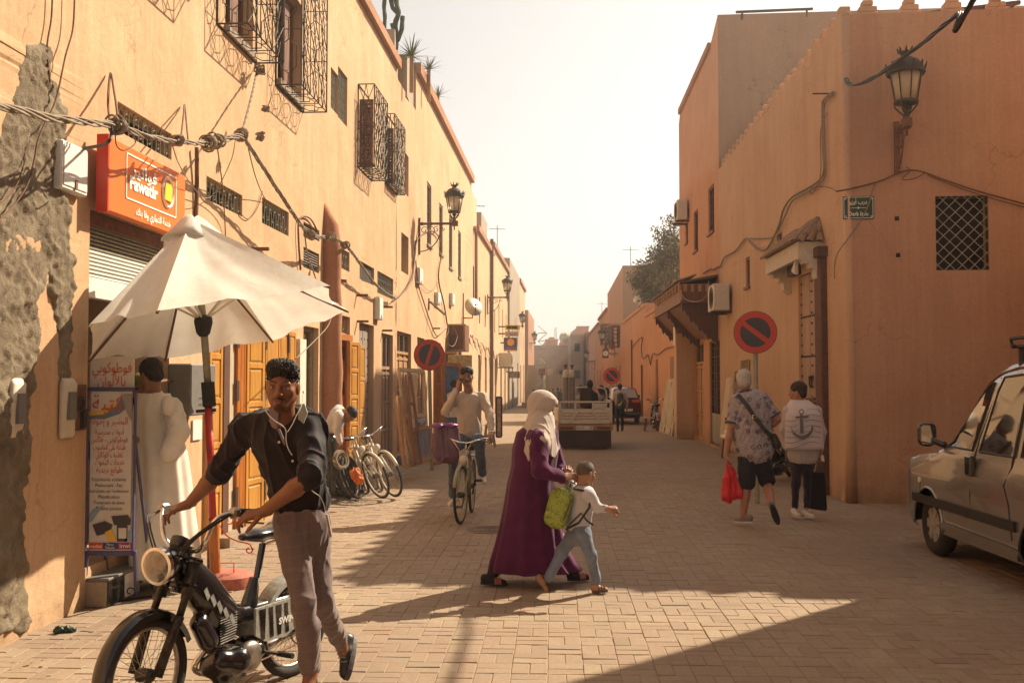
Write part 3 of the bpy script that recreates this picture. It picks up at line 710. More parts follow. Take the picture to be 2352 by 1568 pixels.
for k in ('wa','wb','wc'):
 a,b,z0,z1,d=H[k];o=window_part(LW,H[k],L1,'window',M_['brownwood'],fr=.06,n=-.12)
 m=MB()
 for c,w_ in ((b-.28,.26),(a+.25,.12)):wbox(m,LW,c-w_/2,c+w_/2,z0+.08,z1,-.17,-.13)
 m.build('shutter',M_['brownwood'],o)
 m=MB();wbox(m,LW,a+.005,a+.05,z0+.1,z1,-.12,-.02);m.build('frame',flat('teal flaking paint',(.22,.27,.19),.8,var=.4,scale=25),o)
 m=MB();wbox(m,LW,a-.02,b+.02,z0-.10,z0-.01,-.1,.05);m.build('sill',M_['grey'],o)
def louver_shutter(M,w_,h,parent,name='shutter'):
 m=MB();f=.05
 for x0,x1,z0,z1 in ((0,f,0,h),(w_-f,w_,0,h),(0,w_,0,f),(0,w_,h-f,h),(0,w_,h*.48,h*.48+f)):m.box(M,x0,x1,-.02,.02,z0,z1)
 o=m.build(name,M_['brownwood'],parent);n=int(h/.07)
 m=MB()
 for i in range(n):
  z=f+(h-2*f)*(i+.5)/n;m.prism([M@Vector(v) for v in ((f,-.018,z-.026),(f,-.010,z-.030),(f,.018,z+.022),(f,.010,z+.026))],(M.to_3x3()@Vector((w_-2*f,0,0))))
 s=m.build('louvres',M_['brownwood'],o);s['kind']='stuff';return o
for nm,xw,xf,xff,yt,yb,ys,lab in (('c',818,856.8,887,188,380,222,'iron cage with an open brown louvred shutter, first of the smaller pair'),('d',884,903.8,928,257,419,290,'iron cage holding a box of yellow flowers, second of the smaller pair')):
 s0=LW.S(xw);Y0=LW.Y(s0);d_=(xf-xw)/F*Y0;s1=LW.S(xff,d_);_,z1=LW.hit(xf,yt,d_);_,z0=LW.hit(xf,yb,d_)
 t=cage(LW,s0,s1,z0,z1,d_,lab,style='wave',r=.010,cells=3)
 M=Matrix.Identity(4);M.col[0][:3]=LW.n;M.col[1][:3]=LW.d;M.col[3][:3]=LW.pt(s0+.06,z0+.02,.02)
 _,zs=LW.hit(xf,ys,d_)
 k=H['w'+('d' if nm=='c' else 'e')]
 o=window_part(LW,k,L1,'window',M_['brownwood'],n=-.1);louver_shutter(M,d_-.05,zs-z0-.02,o)
 if nm=='d':
  fb=thing('flower_box','box of small yellow flowers standing in the second smaller window cage','flower box',LW.pt(s0+.3,z0));m=MB();wbox(m,LW,s0+.15,s1-.15,z0+.015,z0+.13,.08,d_-.06);m.build('box',M_['rust'],fb)
  m=MB();r_=random.Random(5)
  for _ in range(160):
   c=LW.pt(s0+.15+r_.random()*(s1-s0-.3),z0+.13+r_.random()*.16,.08+r_.random()*(d_-.14));u=Vector((r_.uniform(-1,1),r_.uniform(-1,1),r_.uniform(-.3,1))).normalized()*.022;v=u.orthogonal().normalized()*.018;m.mat(r_.random()<.6 and 1 or 0);m.quad(c-u-v,c+u-v,c+u+v,c-u+v)
  m.build('flowers',[flat('leaf green dusty',(.12,.14,.04),.8),flat('yellow petals',(.75,.42,.03),.7)],fb)
def lantern_parts(M,t,k=1.0):
 def L(prof,seg=16):return [(r*k,z*k) for r,z in prof]
 m=MB();m.lathe(L([(.02,0),(.045,.0),(.045,.05),(.028,.07),(.028,.12),(.06,.145),(.045,.17),(.02,.18)]),M,12)
 for i in range(4):
  a=math.pi/4+i*math.pi/2;c,s=math.cos(a),math.sin(a)
  m.tube([M@Vector((x*c*k,x*s*k,z*k)) for x,z in ((.03,.05),(.10,.11),(.15,.17),(.155,.21),(.125,.215))],.012*k,5)
 m.build('stem',M_['iron'],t,angle=40)
 m=MB();m.lathe(L([(.125,.200),(.15,.200),(.155,.215),(.15,.235),(.125,.235)]),M,18);m.lathe(L([(.19,.575),(.235,.575),(.245,.60),(.235,.625),(.19,.625)]),M,18)
 for i in range(8):
  a=i*math.pi/4;c,s=math.cos(a),math.sin(a);m.tube([M@Vector((.142*c*k,.142*s*k,.225*k)),M@Vector((.205*c*k,.205*s*k,.59*k))],.009*k,4)
 m.build('frame',M_['iron'],t,angle=40)
 m=MB();m.lathe(L([(.132,.232),(.196,.578)]),M,24);m.build('glass',M_['lampglass'],t,smooth=True)
 m=MB();m.lathe(L([(.225,.62),(.225,.645),(.205,.70),(.16,.755),(.09,.795),(.05,.805),(.05,.83),(.07,.85),(.085,.87),(.06,.875)]),M,20)
 for i in range(12):
  a=2*math.pi*i/12;c,s=math.cos(a),math.sin(a);u=Vector((-s,c,0))*.03*k;p=Vector((.24*c*k,.24*s*k,.62*k));q=Vector((.262*c*k,.262*s*k,.70*k))
  m.prism([M@(p-u),M@(p+u),M@(q+u*.3),M@(q+Vector((0,0,.015*k))),M@(q-u*.3)],M.to_3x3()@Vector((-c,-s,0))*.012*k)
 for i in range(7):
  a=2*math.pi*i/7;c,s=math.cos(a),math.sin(a);m.tube([M@Vector((.075*c*k,.075*s*k,.865*k)),M@Vector((.10*c*k,.10*s*k,.93*k))],[.02*k,.008*k],5)
 m.build('cap',M_['iron'],t,angle=40)
def wall_lamp(W,s,z,reach,label,k=1.0,drop=.75,plate=.35):
 """bracket fixed at (s,z) on the wall, arm reaching out, lantern standing on its end"""
 t=thing('wall_lamp',label,'street lamp',W.pt(s,z),'crowned lanterns on wall brackets');q=lambda n,dz:W.pt(s,z+dz,n)
 m=MB();wbox(m,W,s-.035*k,s+.035*k,z-drop*k,z+.14*k,0,.045);m.build('wall_plate',M_['rust'],t)
 m=MB();m.tube([q(.02,0),q(reach+.06*k,0)],.032*k,8)
 for a_ in (.1,.35,.65,.9):m.tube([q(reach*a_-.02,0),q(reach*a_+.02,0)],.045*k,8)
 wbox(m,W,s-.05*k,s+.05*k,z-.06*k,z+.06*k,reach-.05*k,reach+.09*k);m.tube([q(reach,-.16*k),q(reach,0)],.018*k,6)
 m.build('arm',M_['rust'],t)
 m=MB();n_=W.n;dn=-drop*.9*k
 m.tube([q(.04+(reach*.95)*math.sin(a_)*.62,dn+(-dn-.04)*(1-math.cos(a_))) for a_ in [math.pi/2*i/10 for i in range(11)]],.014*k,5)
 for c_,r0,a0,sg in ((.16,.10,0,1),(.34,.12,2,-1),(.50,.08,1,1),(.66,.06,0,-1)):
  cc=q(reach*c_,-.06*k-r0*k);m.tube(spiral(cc,n_,Z_,r0*k,r0*.25*k,a0,a0+sg*7,16),.010*k,4)
 m.build('scroll',M_['rust'],t)
 M=Matrix.Translation(W.pt(s,z+.06*k,reach));lantern_parts(M,t,k);return t
def lamp_px(W,xw,ylamp_arm,xl,label,k=1.0):
 s=W.S(xw);Yw=W.Y(s);reach=abs(xl-xw)/F*Yw;z=P(xl,ylamp_arm,Yw).z;wall_lamp(W,s,z,reach,label,k)
lamp_px(LW,960,514,1043,'large crowned lantern on a scroll bracket, first along the sunny row')
lamp_px(LW,1119,683,1165,'crowned lantern beside the downpipe, second along the sunny row')
lamp_px(LW,1180,749,1200,'small crowned lantern just above the hanging signs')
lamp_px(LW,1206,788,1228,'lantern standing out against the sky at the far end of the sunny row')
t=thing('buttress','tall tapering red plastered buttress with a pointed top beside the honey doors','buttress',LW.pt(LW.S(740),0))
s0=LW.S(737);zt2=P(742,463,LW.Y(s0)).z;m=MB();rings=[]
for i in range(15):
 k=i/14;z=-.05+(zt2+.05)*k;wd=.30+.02*math.sin(i*1.7);n=(.30-.08*k) if k<.86 else .23*math.sqrt(max(0,1-((k-.86)/.14)**2))+.004
 if k>.9:wd*=.9
 c=s0+.22;jt=.012*math.sin(i*2.3)
 rings.append([LW.pt(c+wd/2*math.cos(a)*(1 if abs(math.cos(a))<.8 else 1.0),z,-.05+(n+.05+jt)*max(0,math.sin(a))**.55) for a in [math.pi*j/12 for j in range(13)]])
m.loft(rings);m.build('shaft',plaster('dull red plaster',(.44,.205,.12),(.38,.17,.095),(.50,.26,.16),.3),t,smooth=True)
def door_leaf(M,w_,h,parent,matl,cols=1,rows=3,name='door',panel_mat=None,hinges=0,bz=.05,thick=.045,gap=.06,kind_child=True):
 """M: x across, y into the leaf (front is -y), z up"""
 m=MB();m.bbox(M,0,w_,0,thick,0,h,.004)
 ws=(w_-gap*(cols+1))/cols;hs_=(h-gap*(rows+1)-bz)/rows;pr=.014
 for i in range(cols+1):m.bbox(M,i*(ws+gap),i*(ws+gap)+gap,-pr,.004,0,h,.004)
 for j in range(rows+1):zz=j*(hs_+gap)+(bz if j else 0);m.bbox(M,0,w_,-pr*.9,.004,0 if j==0 else zz,(gap+bz) if j==0 else zz+gap,.004)
 o=m.build(name,matl,parent)
 for i in range(cols):
  for j in range(rows):
   p=MB();x0=gap+i*(ws+gap)+.022;z0=gap+bz+j*(hs_+gap)+.022;p.bbox(M,x0,x0+ws-.044,-pr*.75,.004,z0,z0+hs_-.044,.010);p.build('panel',panel_mat or matl,o)
 for k in range(hinges):
  p=MB();z=h*(.12+.76*k/max(1,hinges-1));p.box(M,-.03,.035,-.02,-.012,z,z+.22)
  p.build('hinge',M_['iron'],o)
 return o
def frame_between(p0,p1):
 """local frame standing on p0, x towards p1; -y is the side that faces the viewer"""
 x=(p1-p0);L_=x.length;x.normalize();M=Matrix.Identity(4);M.col[0][:3]=x;M.col[1][:3]=Z_.cross(x);M.col[2][:3]=Z_;M.col[3][:3]=p0;return M,L_
def lw_leaf(xa,na,xb,nb,h,**kw):
 a=LW.pt(LW.S(xa,na),.06,na);b=LW.pt(LW.S(xb,nb),.06,nb);M,L_=frame_between(a,b);return door_leaf(M,L_,h,L1,**kw)
hy=H['yel'][3]-.04
lw_leaf(479,.04,509,.04,hy+.1,matl=M_['yelwood'],rows=5,hinges=0)
m=MB();wbox(m,LW,LW.S(511),LW.S(524),.05,hy,-.35,.02);m.build('door_jamb',M_['darkwood'],L1)
m=MB();wbox(m,LW,LW.S(527),LW.S(541),.05,hy,-.30,.0)
for i in range(14):pass
m.build('tiled_jamb',flat('beige tiles',(.52,.42,.30),.5,var=.12),L1)
lw_leaf(543,.02,564,.05,hy,matl=M_['orwood'],rows=1,cols=2,hinges=4)
lw_leaf(565,.06,606,.12,hy,matl=M_['yelwood'],rows=5,hinges=0)
lw_leaf(608,.12,640,.08,hy,matl=M_['yelwood'],rows=4,hinges=4)
lw_leaf(641,.08,660,.04,hy,matl=M_['yelwood'],rows=4)
lw_leaf(661,.06,677,.03,hy,matl=M_['yelwood'],rows=4,hinges=4)
m=MB();wbox(m,LW,H['yel'][0]-.2,H['yel'][1]+.2,-.05,.10,-.6,.18);m.build('step',M_['grey'],L1)
a,b,z0,z1,d=H['gril'];o=window_part(LW,H['gril'],L1,'metal_door',M_['ironl'],fr=.06,n=-.08);scroll_grille(LW,(a+.05,(a+b)/2,z0+.7,z1-.1),o,n=-.1,cell=.16)
m=MB();wbox(m,LW,a+.05,b-.05,z0,z0+.7,-.16,-.12);m.build('panel',M_['greywood'],o)
m=MB();wbox(m,LW,(a+b)/2,b-.05,z0+.7,z1,-.2,-.15);m.build('post',M_['tanwood'],o)
m=MB();wbox(m,LW,LW.S(679),LW.S(693),.4,z1-.2,0,.06);m.build('whitewashed_patch',flat('whitewash',(.66,.60,.50),.9,var=.1,bmp=.3),L1)
a,b,z0,z1,d=H['ora'];zd=LW.hit(772,779)[1];m=MB()
wbox(m,LW,a,a+.09,z0,zd+.1,-.12,.06);wbox(m,LW,b-.07,b,z0,zd+.1,-.12,.05);wbox(m,LW,a+.09,b-.07,zd,zd+.1,-.11,.05);o=m.build('door_frame',M_['orwood'],L1)
for q in ((a,(a+b)/2-.02),((a+b)/2+.02,b)):o2=window_part(LW,(q[0],q[1],zd+.12,z1),L1,'vent_window',M_['orwood']);scroll_grille(LW,(q[0],q[1],zd+.12,z1),o2,n=-.06,cell=.2)
lw_leaf(788,.0,801,.10,zd-.1,matl=M_['orwood'],rows=1,cols=2,hinges=4)
lw_leaf(802,.12,824,.20,zd-.08,matl=M_['yelwood'],rows=5)
lw_leaf(825,.20,837,.17,zd-.12,matl=M_['yelwood'],rows=4)
def plank_door(W,h,parent,matl,n=6,name='plank_door',nn=-.10,studs=True):
 a,b,z0,z1=h[:4];m=MB()
 for z in (z0+.25,(z0+z1)/2,z1-.3):wbox(m,W,a,b,z,z+.1,nn-.06,nn-.035)
 o=m.build(name,matl,parent)
 for i in range(n):
  p=MB();s0_=a+(b-a)*i/n;wbox(p,W,s0_+.004,a+(b-a)*(i+1)/n-.004,z0+.01,z1-.01,nn-.035,nn+(.002 if i%2 else -.002),.004);p.build('plank',matl,o)
 if studs:
  p=MB()
  for i in range(n):
   for j in range(int((z1-z0)/.16)):c=W.pt(a+(b-a)*(i+.5)/n,z0+.1+j*.16,nn);p.box(Matrix.Translation(c),-.012,.012,-.012,.012,-.012,.012)
  s=p.build('studs',M_['iron'],o);s['kind']='stuff'
 return o
plank_door(LW,H['pla'],L1,M_['greywood'],5)
def carved_door(W,h,parent,matl,n=-.07,top=.28,cols=3):
 a,b,z0,z1,d=h[:5];zt_=z0+(z1-z0)*(1-top);m=MB();wbox(m,W,a,b,z0,zt_,n-.05,n-.03)
 fr=.035;wbox(m,W,a,b,zt_,zt_+.06,n-.04,n+.01);wbox(m,W,a,b,z1-.06,z1,n-.04,n+.01)
 for i in range(cols+1):s_=a+(b-a-fr)*i/cols;wbox(m,W,s_,s_+fr,z0,z1,n-.04,n+.008)
 for j in range(4):z=z0+(zt_-z0)*j/3.2;wbox(m,W,a,b,z,z+.06,n-.035,n+.003)
 o=m.build('door',matl,parent)
 for i in range(cols):
  s_=a+(b-a-fr)*i/cols+fr+.015;e_=a+(b-a-fr)*(i+1)/cols-.015
  for j in range(3):z=z0+(zt_-z0)*j/3.2+.09;p=MB();wbox(p,W,s_,e_,z,z+(zt_-z0)/3.2-.12,n-.031,n-.012,.006);p.build('panel',matl,o)
 scroll_grille(W,(a+.03,b-.03,zt_+.06,z1-.06),o,n=n-.03,mat='iron',cell=.12,rim=False);return o
carved_door(LW,H['dou'],L1,M_['doorwood']);carved_door(LW,H['dor'],L1,M_['tanwood'],top=.18)
for k in ('d1','d2','d3'):carved_door(LW,H2[k],L2,M_['tanwood'] if k!='d2' else M_['brownwood'])
for s_,zz in ((853,470),):
 pass
def wall_box(x0,x1,y0,y1,label,n=.12,W=LW,matl='white',name='meter_box'):
 a,zt_=W.hit(x0,y0,n);b=W.S(x1,n);z0=W.hit(x0,y1,n)[1];t=thing(name,label,'meter box',W.pt(a,z0));m=MB();wbox(m,W,a,b,z0,zt_,0,n,.012);m.build('body',M_[matl],t)
 m=MB();wbox(m,W,a+.02,b-.02,z0+.03,zt_-.03,n,n+.008,.003);o=m.build('cover',M_[matl],t);m=MB();wbox(m,W,(a+b)/2-.015,(a+b)/2+.015,z0+.02,z0+.09,n+.008,n+.016);m.build('latch',M_['rust'],o);return t
wall_box(143,194,318,432,'white wall box beside the orange bank sign',.07)
wall_box(871,879,681,733,'tall white wall box under the last scroll vent',.10)
wall_box(964,971,613,650,'tall pale box below the big lantern bracket',.10)
wall_box(1006,1012,670,698,'pale box between the bracket and the dish, lower of two',.10)
wall_box(1039,1044,672,700,'pinkish pale box just before the satellite dish',.10)
a,zt_=LW.hit(420,835,.16);t=thing('junction_box','dark grey electricity box with rivets behind the red umbrella pole','electric box',LW.pt(a,1));z0=LW.hit(420,955,.16)[1]
m=MB();wbox(m,LW,a,a+.62,z0,zt_,.02,.24,.012);m.build('body',M_['greybox'],t);m=MB()
for i in range(2):
 for j in range(2):
  for k in range(2):c=LW.pt(a+.2+.1*i+.05*k,z0+.10+.06*j,.24);m.box(Matrix.Translation(c),-.008,.008,-.008,.008,-.008,.008)
m.build('rivets',M_['chrome'],t);m=MB();wbox(m,LW,a+.3,a+.5,z0-.1,zt_-.05,.0,.02);m.build('back_board',M_['tanwood'],t)
m=MB();m.tube([LW.pt(a-.5,zt_-.2,.03),LW.pt(a-.2,zt_-.16,.04),LW.pt(a,zt_-.15,.06)],.02,6);m.build('pipe',M_['rust'],t)
t=thing('notice_card','small white notice card under the dark electricity box','card',LW.pt(a,1));m=MB();s_,z_=LW.hit(444,965,.02);s2=LW.S(465,.02);z2=LW.hit(444,1011,.02)[1];wbox(m,LW,s_,s2,z2,z_,.004,.02);m.build('board',M_['white'],t)
def cement_mat():
 m,t,b=new_mat('crumbling cement');v=objvec(t)
 c=ramp(t,nz(t,4,8,.7,v,.8),[(.25,(.13,.10,.07)),(.5,(.27,.215,.15)),(.75,(.40,.33,.24))])
 t.links.new(c,b.inputs['Base Color']);b.inputs['Roughness'].default_value=.97;b.inputs['Specular IOR Level'].default_value=.1
 bump(t,b,mix(t,.5,nz(t,26,8,.75,v),nz(t,90,6,.7,v)),1.0,.03);return m
cm=cement_mat()
def fnoise(x,y,seed=0,oct_=4,sc_=1.0):
 s=0;a=1;r=random.Random(seed)
 for o_ in range(oct_):
  ph=[r.uniform(0,6.28) for _ in range(6)];f_=sc_*1.9**o_
  s+=a*(math.sin(x*f_+ph[0]+1.7*math.sin(y*f_*.7+ph[1]))*math.sin(y*f_*1.1+ph[2]+1.5*math.sin(x*f_*.6+ph[3])));a*=.55
 return s
def scar(name,region,parent,mat,ns=90,nz_=190,seed=0,rough=.03,base=.01):
 """region(px,py)->0..1 mask in picture outline terms, laid on the wall as crumbling relief"""
 xs=[p[0] for p in region];ys=[p[1] for p in region]
 pts=[LW.hit(x,y) for x,y in region];a0=min(p[0] for p in pts);a1=max(p[0] for p in pts);b0=min(p[1] for p in pts);b1=max(p[1] for p in pts)
 def dist(s,z):
  best=1e9;ins=False;n=len(pts)
  for i in range(n):
   (x0,y0),(x1,y1)=pts[i],pts[(i+1)%n];dx,dy=x1-x0,y1-y0;t_=max(0,min(1,((s-x0)*dx+(z-y0)*dy)/(dx*dx+dy*dy+1e-9)));best=min(best,math.hypot(s-x0-t_*dx,z-y0-t_*dy))
   if (y0>z)!=(y1>z) and s<(x1-x0)*(z-y0)/(y1-y0)+x0:ins=not ins
  return best if ins else -best
 e=.12;m=MB()
 def fn(u,v):
  s=a0-e+(a1-a0+2*e)*u;z=b0-e+(b1-b0+2*e)*v;d_=dist(s,z)+.035*fnoise(s,z,seed+9,3,9)
  k=max(-1,min(1,d_/.05));n=base+rough*fnoise(s,z,seed,5,6)*.7+.010*fnoise(s,z,seed+3,4,33)+.006*random.random()
  return LW.pt(s,z,max(.004,n) if k>.99 else (-.05*(1-k)/2+max(0,n)*max(0,k)))
 m.grid(fn,ns,nz_);return m.build(name,mat,parent,smooth=True)
scar('cement_patch',[(-60,470),(30,200),(60,95),(110,110),(120,170),(150,240),(160,330),(135,420),(165,480),(168,700),(160,870),(205-60,1000),(110,640),(85,700),(98,760),(75,880),(78,1000),(60,1150),(68,1452),(-90,1500)],L1,cm,110,260,4,.028,.016)
for x0,x1,y0,y1,lab in ((22,54,868,1012,'pale plastic meter cover hanging in the first niche of the crumbling wall'),(140,172,868,1010,'pale plastic meter cover leaning in the second niche by the blue sign')):
 s_,zt_=LW.hit(x0,y0,.02);s2=LW.S(x1,.02);z0=LW.hit(x0,y1,.02)[1];t=thing('meter_cover',lab,'meter cover',LW.pt(s_,z0),'plastic meter covers')
 pr_=[(0,.0),(.06,.03),(.5,.035),(.9,.05),(1,.02)];m=MB();w_=s2-s_
 rings=[]
 for k,n in pr_:z=z0+(zt_-z0)*k;rings.append([LW.pt(s_+w_*(.5+.5*math.cos(a)*(.8 if k in (0,1) else 1)),z,n*max(0,math.sin(a))**.4+.01) for a in [math.pi*j/10 for j in range(11)]])
 m.loft(rings);m.build('cover',M_['cream'],t,smooth=True)
 m=MB();wbox(m,LW,s_+w_*.25,s2-w_*.25,zt_-.30,zt_-.10,.04,.065);m.build('window',M_['greybox'],t)
t=thing('niche_lock','rusty meter niche hardware with a hanging padlock beside the blue framed sign','padlock',LW.pt(LW.S(185),1));m=MB();s_,z_=LW.hit(182,920,.02);wbox(m,LW,s_-.09,s_+.09,z_-.22,z_+.12,.0,.03);m.build('plate',M_['rust'],t)
m=MB();c=LW.pt(s_-.04,z_-.02,.05);m.ring(c,LW.n,.05,.012,12,5);wbox(m,LW,s_+.0,s_+.05,z_-.2,z_-.06,.03,.06);m.build('padlock',M_['iron'],t)
SN=.15
s0,zt_=LW.hit(249,311,SN);s1=LW.S(420,SN);z0=LW.hit(249,484,SN)[1]
sg=thing('shop_sign','orange bill payment sign with a yellow page in a white oval above the shutter','sign',LW.pt(s0,z0))
m=MB();wbox(m,LW,s0,s1,z0,zt_,.07,SN,.008);m.build('box',flat('orange sign plastic',(.80,.17,.025),.4,var=.05),sg)
m=MB();wbox(m,LW,s0-.012,s0+.01,z0-.01,zt_+.01,.065,SN+.006);m.build('side',flat('red sign plastic',(.55,.03,.01),.4,var=.05),sg)
def wsign(W,s,z,n):
 M=Matrix.Identity(4);M.col[0][:3]=W.d;M.col[1][:3]=Z_;M.col[2][:3]=W.n if W.side>0 else -W.n;M.col[3][:3]=W.pt(s,z,n);return M
w_,hh=s1-s0,zt_-z0;m=MB();n=SN+.006;fx0,fx1,fz0,fz1=s0+.20*w_,s0+.86*w_,z0+.26*hh,z0+.90*hh
for q in ((fx0,fx1,fz0,fz0+.012),(fx0,fx1,fz1-.012,fz1),(fx0,fx0+.012,fz0,fz1),(fx1-.012,fx1,fz0,fz1)):wbox(m,LW,*q,SN,n)
m.text(arabic('\u0641\u0648\u0627\u062a\u064a\u0631'),wsign(LW,s0+.42*w_,z0+.70*hh,n),.24*hh,bold=.003,width=.32*w_)
m.text('Fawatir',wsign(LW,s0+.42*w_,z0+.50*hh,n),.26*hh,bold=.006,width=.36*w_)
m.text(arabic('\u062e\u062f\u0645\u0629 \u0627\u0644\u062a\u062c\u0627\u0631\u064a \u0648\u0641\u0627 \u0628\u0646\u0643'),wsign(LW,s0+.55*w_,z0+.13*hh,n),.14*hh,bold=.002,width=.46*w_)
c=LW.pt(s0+.735*w_,z0+.60*hh,n)
ov=[c+LW.d*(.075*w_*math.cos(a))+Z_*(.22*hh*math.sin(a)) for a in [2*math.pi*i/28 for i in range(28)]];m.tube(ov,.014,4,closed=True)
m.build('lettering',M_['white_text'],sg)
m=MB();m.prism([c+LW.d*(x*w_)+Z_*(z*hh) for x,z in ((-.052,-.12),(.045,-.13),(.052,.08),(.028,.15),(-.04,.15))],LW.n*.008);m.build('emblem',flat('emblem yellow',(.9,.55,.02),.5,var=0),sg)
a,b,z0,z1,d=H['shop'];t=thing('roller_shutter','half raised pale steel roller shutter with ribbed slats under the orange sign','shutter',LW.pt(a,z1));zb3=LW.hit(212,633)[1];n=13
for i in range(n):
 zz=zb3+(z1-.1-zb3)*i/n;h_s=(z1-.1-zb3)/n;m=MB()
 m.prism([LW.pt(a+.01,zz+.004,-.10),LW.pt(a+.01,zz+h_s*.3,-.07),LW.pt(a+.01,zz+h_s*.8,-.07),LW.pt(a+.01,zz+h_s-.004,-.10),LW.pt(a+.01,zz+h_s*.5,-.115)],LW.d*(b-a-.02));m.build('slat',M_['ironl'] if i>6 else M_['white'],t)
m=MB();wbox(m,LW,a+.01,b-.01,zb3-.16,zb3,-.13,-.06,.006);m.build('bottom_bar',M_['white'],t)
m=MB();wbox(m,LW,a+.01,b-.01,z1-.11,z1-.01,-.14,-.01);m.build('header',M_['rust'],t)
t=thing('shop_goods','dim colourful stationery goods hanging inside the first shop','goods',LW.pt(a,1));m=MB();r_=random.Random(8);cols_=[flat('goods %d'%i,c,.6,var=.3) for i,c in enumerate(((.35,.02,.12),(.05,.05,.12),(.3,.25,.2),(.08,.05,.04),(.4,.3,.02),(.02,.12,.08)))]
for i in range(60):
 m.mat(r_.randrange(6));s_=a+.1+r_.random()*(b-a-.4);z_=.5+r_.random()*1.7;wbox(m,LW,s_,s_+.08+.1*r_.random(),z_,z_+.1+.12*r_.random(),-.85,-.72-.1*r_.random())
m.build('goods',cols_,t)['kind']='stuff'
st=thing('shop_step','black and white tiled doorstep of the first shop behind the blue sign','step',LW.pt(a,0));m=MB()
sx0=LW.S(207,.1);wbox(m,LW,a+.02,a+1.15,0,.20,-.6,.16,.01);m.build('step',M_['grey'],st)
for i in range(4):m=MB();wbox(m,LW,a+.04+i*.28,a+.31+i*.28,.01,.195,.16,.172,.002);m.build('tile',M_['white'] if i%2 else M_['black'],st)
m=MB();wbox(m,LW,a+.02,a+1.17,.20,.22,-.6,.18,.004);m.build('nosing',M_['greybox'],st)
def dish(c,axis,rad,label,W=None,mat='cream'):
 t=thing('satellite_dish',label,'satellite dish',c);ax=Vector(axis).normalized();M=ax.to_track_quat('Z','Y').to_matrix().to_4x4();M.translation=c;m=MB()
 prof=[(rad*k/8,.28*rad*(k/8)**2) for k in range(1,9)];m.lathe(prof,M,28);m.build('dish',M_[mat],t,smooth=True);m=MB()
 f_=M@Vector((0,0,rad*.95));m.tube([M@Vector((0,-rad*.9,.25*rad)),f_],.012,5);m.tube([f_,f_+ax*-.08],.03,8)
 m.build('feed_arm',M_['iron'],t);return t,M
cD=P(1085,707,LW.Y(LW.S(1065))-.2);t,M=dish(cD,(.45,-.8,.35),.24*1.4,'beige satellite dish on a wall arm above the brown shade boxes')
m=MB();s_=LW.S(1063);m.tube([LW.pt(s_,cD.z-.35,0),Vector((cD.x,cD.y,cD.z-.35)),cD],.025,6);wbox(m,LW,s_-.04,s_+.04,cD.z-.6,cD.z+.5,0,.03);m.build('bracket',M_['rust'],t)
def nbox(x0,x1,y0,y1,n0,n1,name,label,cat,matl,xs=None):
 """box on the sunny wall whose near face spans x0..x1 (wall..front) at its near end"""
 s_=LW.S(x0,n0);Yn=LW.Y(s_);n1=n0+(x1-x0)/F*Yn;zt_=P(x0,y0,Yn).z;zb_=P(x0,y1,Yn).z;t=thing(name,label,cat,LW.pt(s_,zb_));return t,s_,n1,zb_,zt_
for x0,x1,y0,y1,lab in ((1027,1069,744,806,'large brown boarded box jutting from the wall under the dish'),(1020,1049,808,834,'lower brown boarded box above the painting')):
 t,s_,n1,zb_,zt_=nbox(x0,x1,y0,y1,0,.5,'boarded_box',lab,'boarded box','darkwood');m=MB();wbox(m,LW,s_,s_+1.1,zb_,zt_,0,n1,.01);m.build('box',M_['brownwood'],t);m=MB()
 for z in (zb_,zt_-.05):wbox(m,LW,s_-.03,s_+.0,z,z+.05,0,n1)
 for n_ in (0,n1-.05):wbox(m,LW,s_-.03,s_+.0,zb_,zt_,n_,n_+.05)
 m.build('frame',M_['tanwood'],t);m=MB()
 for i in range(7):z=n1*(i+.5)/7;wbox(m,LW,s_-.015,s_-.003,zb_+.05,zt_-.05,z-.012,z+.012)
 m.build('slat',M_['darkwood'],t)
for i,(x,y,lab) in enumerate(((591,572,'stub bracket on the wall above the white umbrella'),(779,645,'stub bracket just past the buttress under the wire'),(831,678,'upper stub bracket between the mesh vent and the scroll vent'),(832,738,'lower stub bracket above the grey plank door'),(891,705,'stub bracket crossing the tall white box'),(890,759,'stub bracket above the dusty pink double door'),(1006,754,'stub bracket near the brown boards, upper of two'),(1038,768,'stub bracket near the brown boards, lower of two'))):
 s,z=LW.hit(x-12,y);t=thing('wall_bracket',lab,'bracket',LW.pt(s,z),'iron stubs in the sunny wall');m=MB();wbox(m,LW,s-.02,s+.02,z-.02,z+.02,-.03,.2,.004);m.build('bar',M_['rust'],t)
t=thing('angle_bracket','slanting iron arm bracket on the wall below the big lantern','bracket',LW.pt(LW.S(985),1));s,z=LW.hit(984,694);m=MB();m.tube([LW.pt(s,z,0),LW.pt(s,z-.0,.06),LW.pt(s+.1,z-.32,.42)],.03,4);wbox(m,LW,s-.03,s+.03,z-.2,z+.1,0,.03);m.build('arm',M_['rust'],t)
def cable_pts(pts,W=LW,n=None,sag=0,sub=6):
 """smooth curve through picture points on a plane n off the wall"""
 q=[]
 for p in pts:
  x,y=p[:2];nn=p[2] if len(p)>2 else n;s,z=W.hit(x,y,nn);q.append(W.pt(s,z,nn))
 return smooth(q,sub)
def smooth(q,sub=6):
 out=[]
 for i in range(len(q)-1):
  p0,p1,p2,p3=q[max(0,i-1)],q[i],q[i+1],q[min(len(q)-1,i+2)]
  for k in range(sub):
   t=k/sub;out.append(.5*((2*p1)+(p2-p0)*t+(2*p0-5*p1+4*p2-p3)*t*t+(3*p1-p0-3*p2+p3)*t**3))
 return out+[q[-1]]
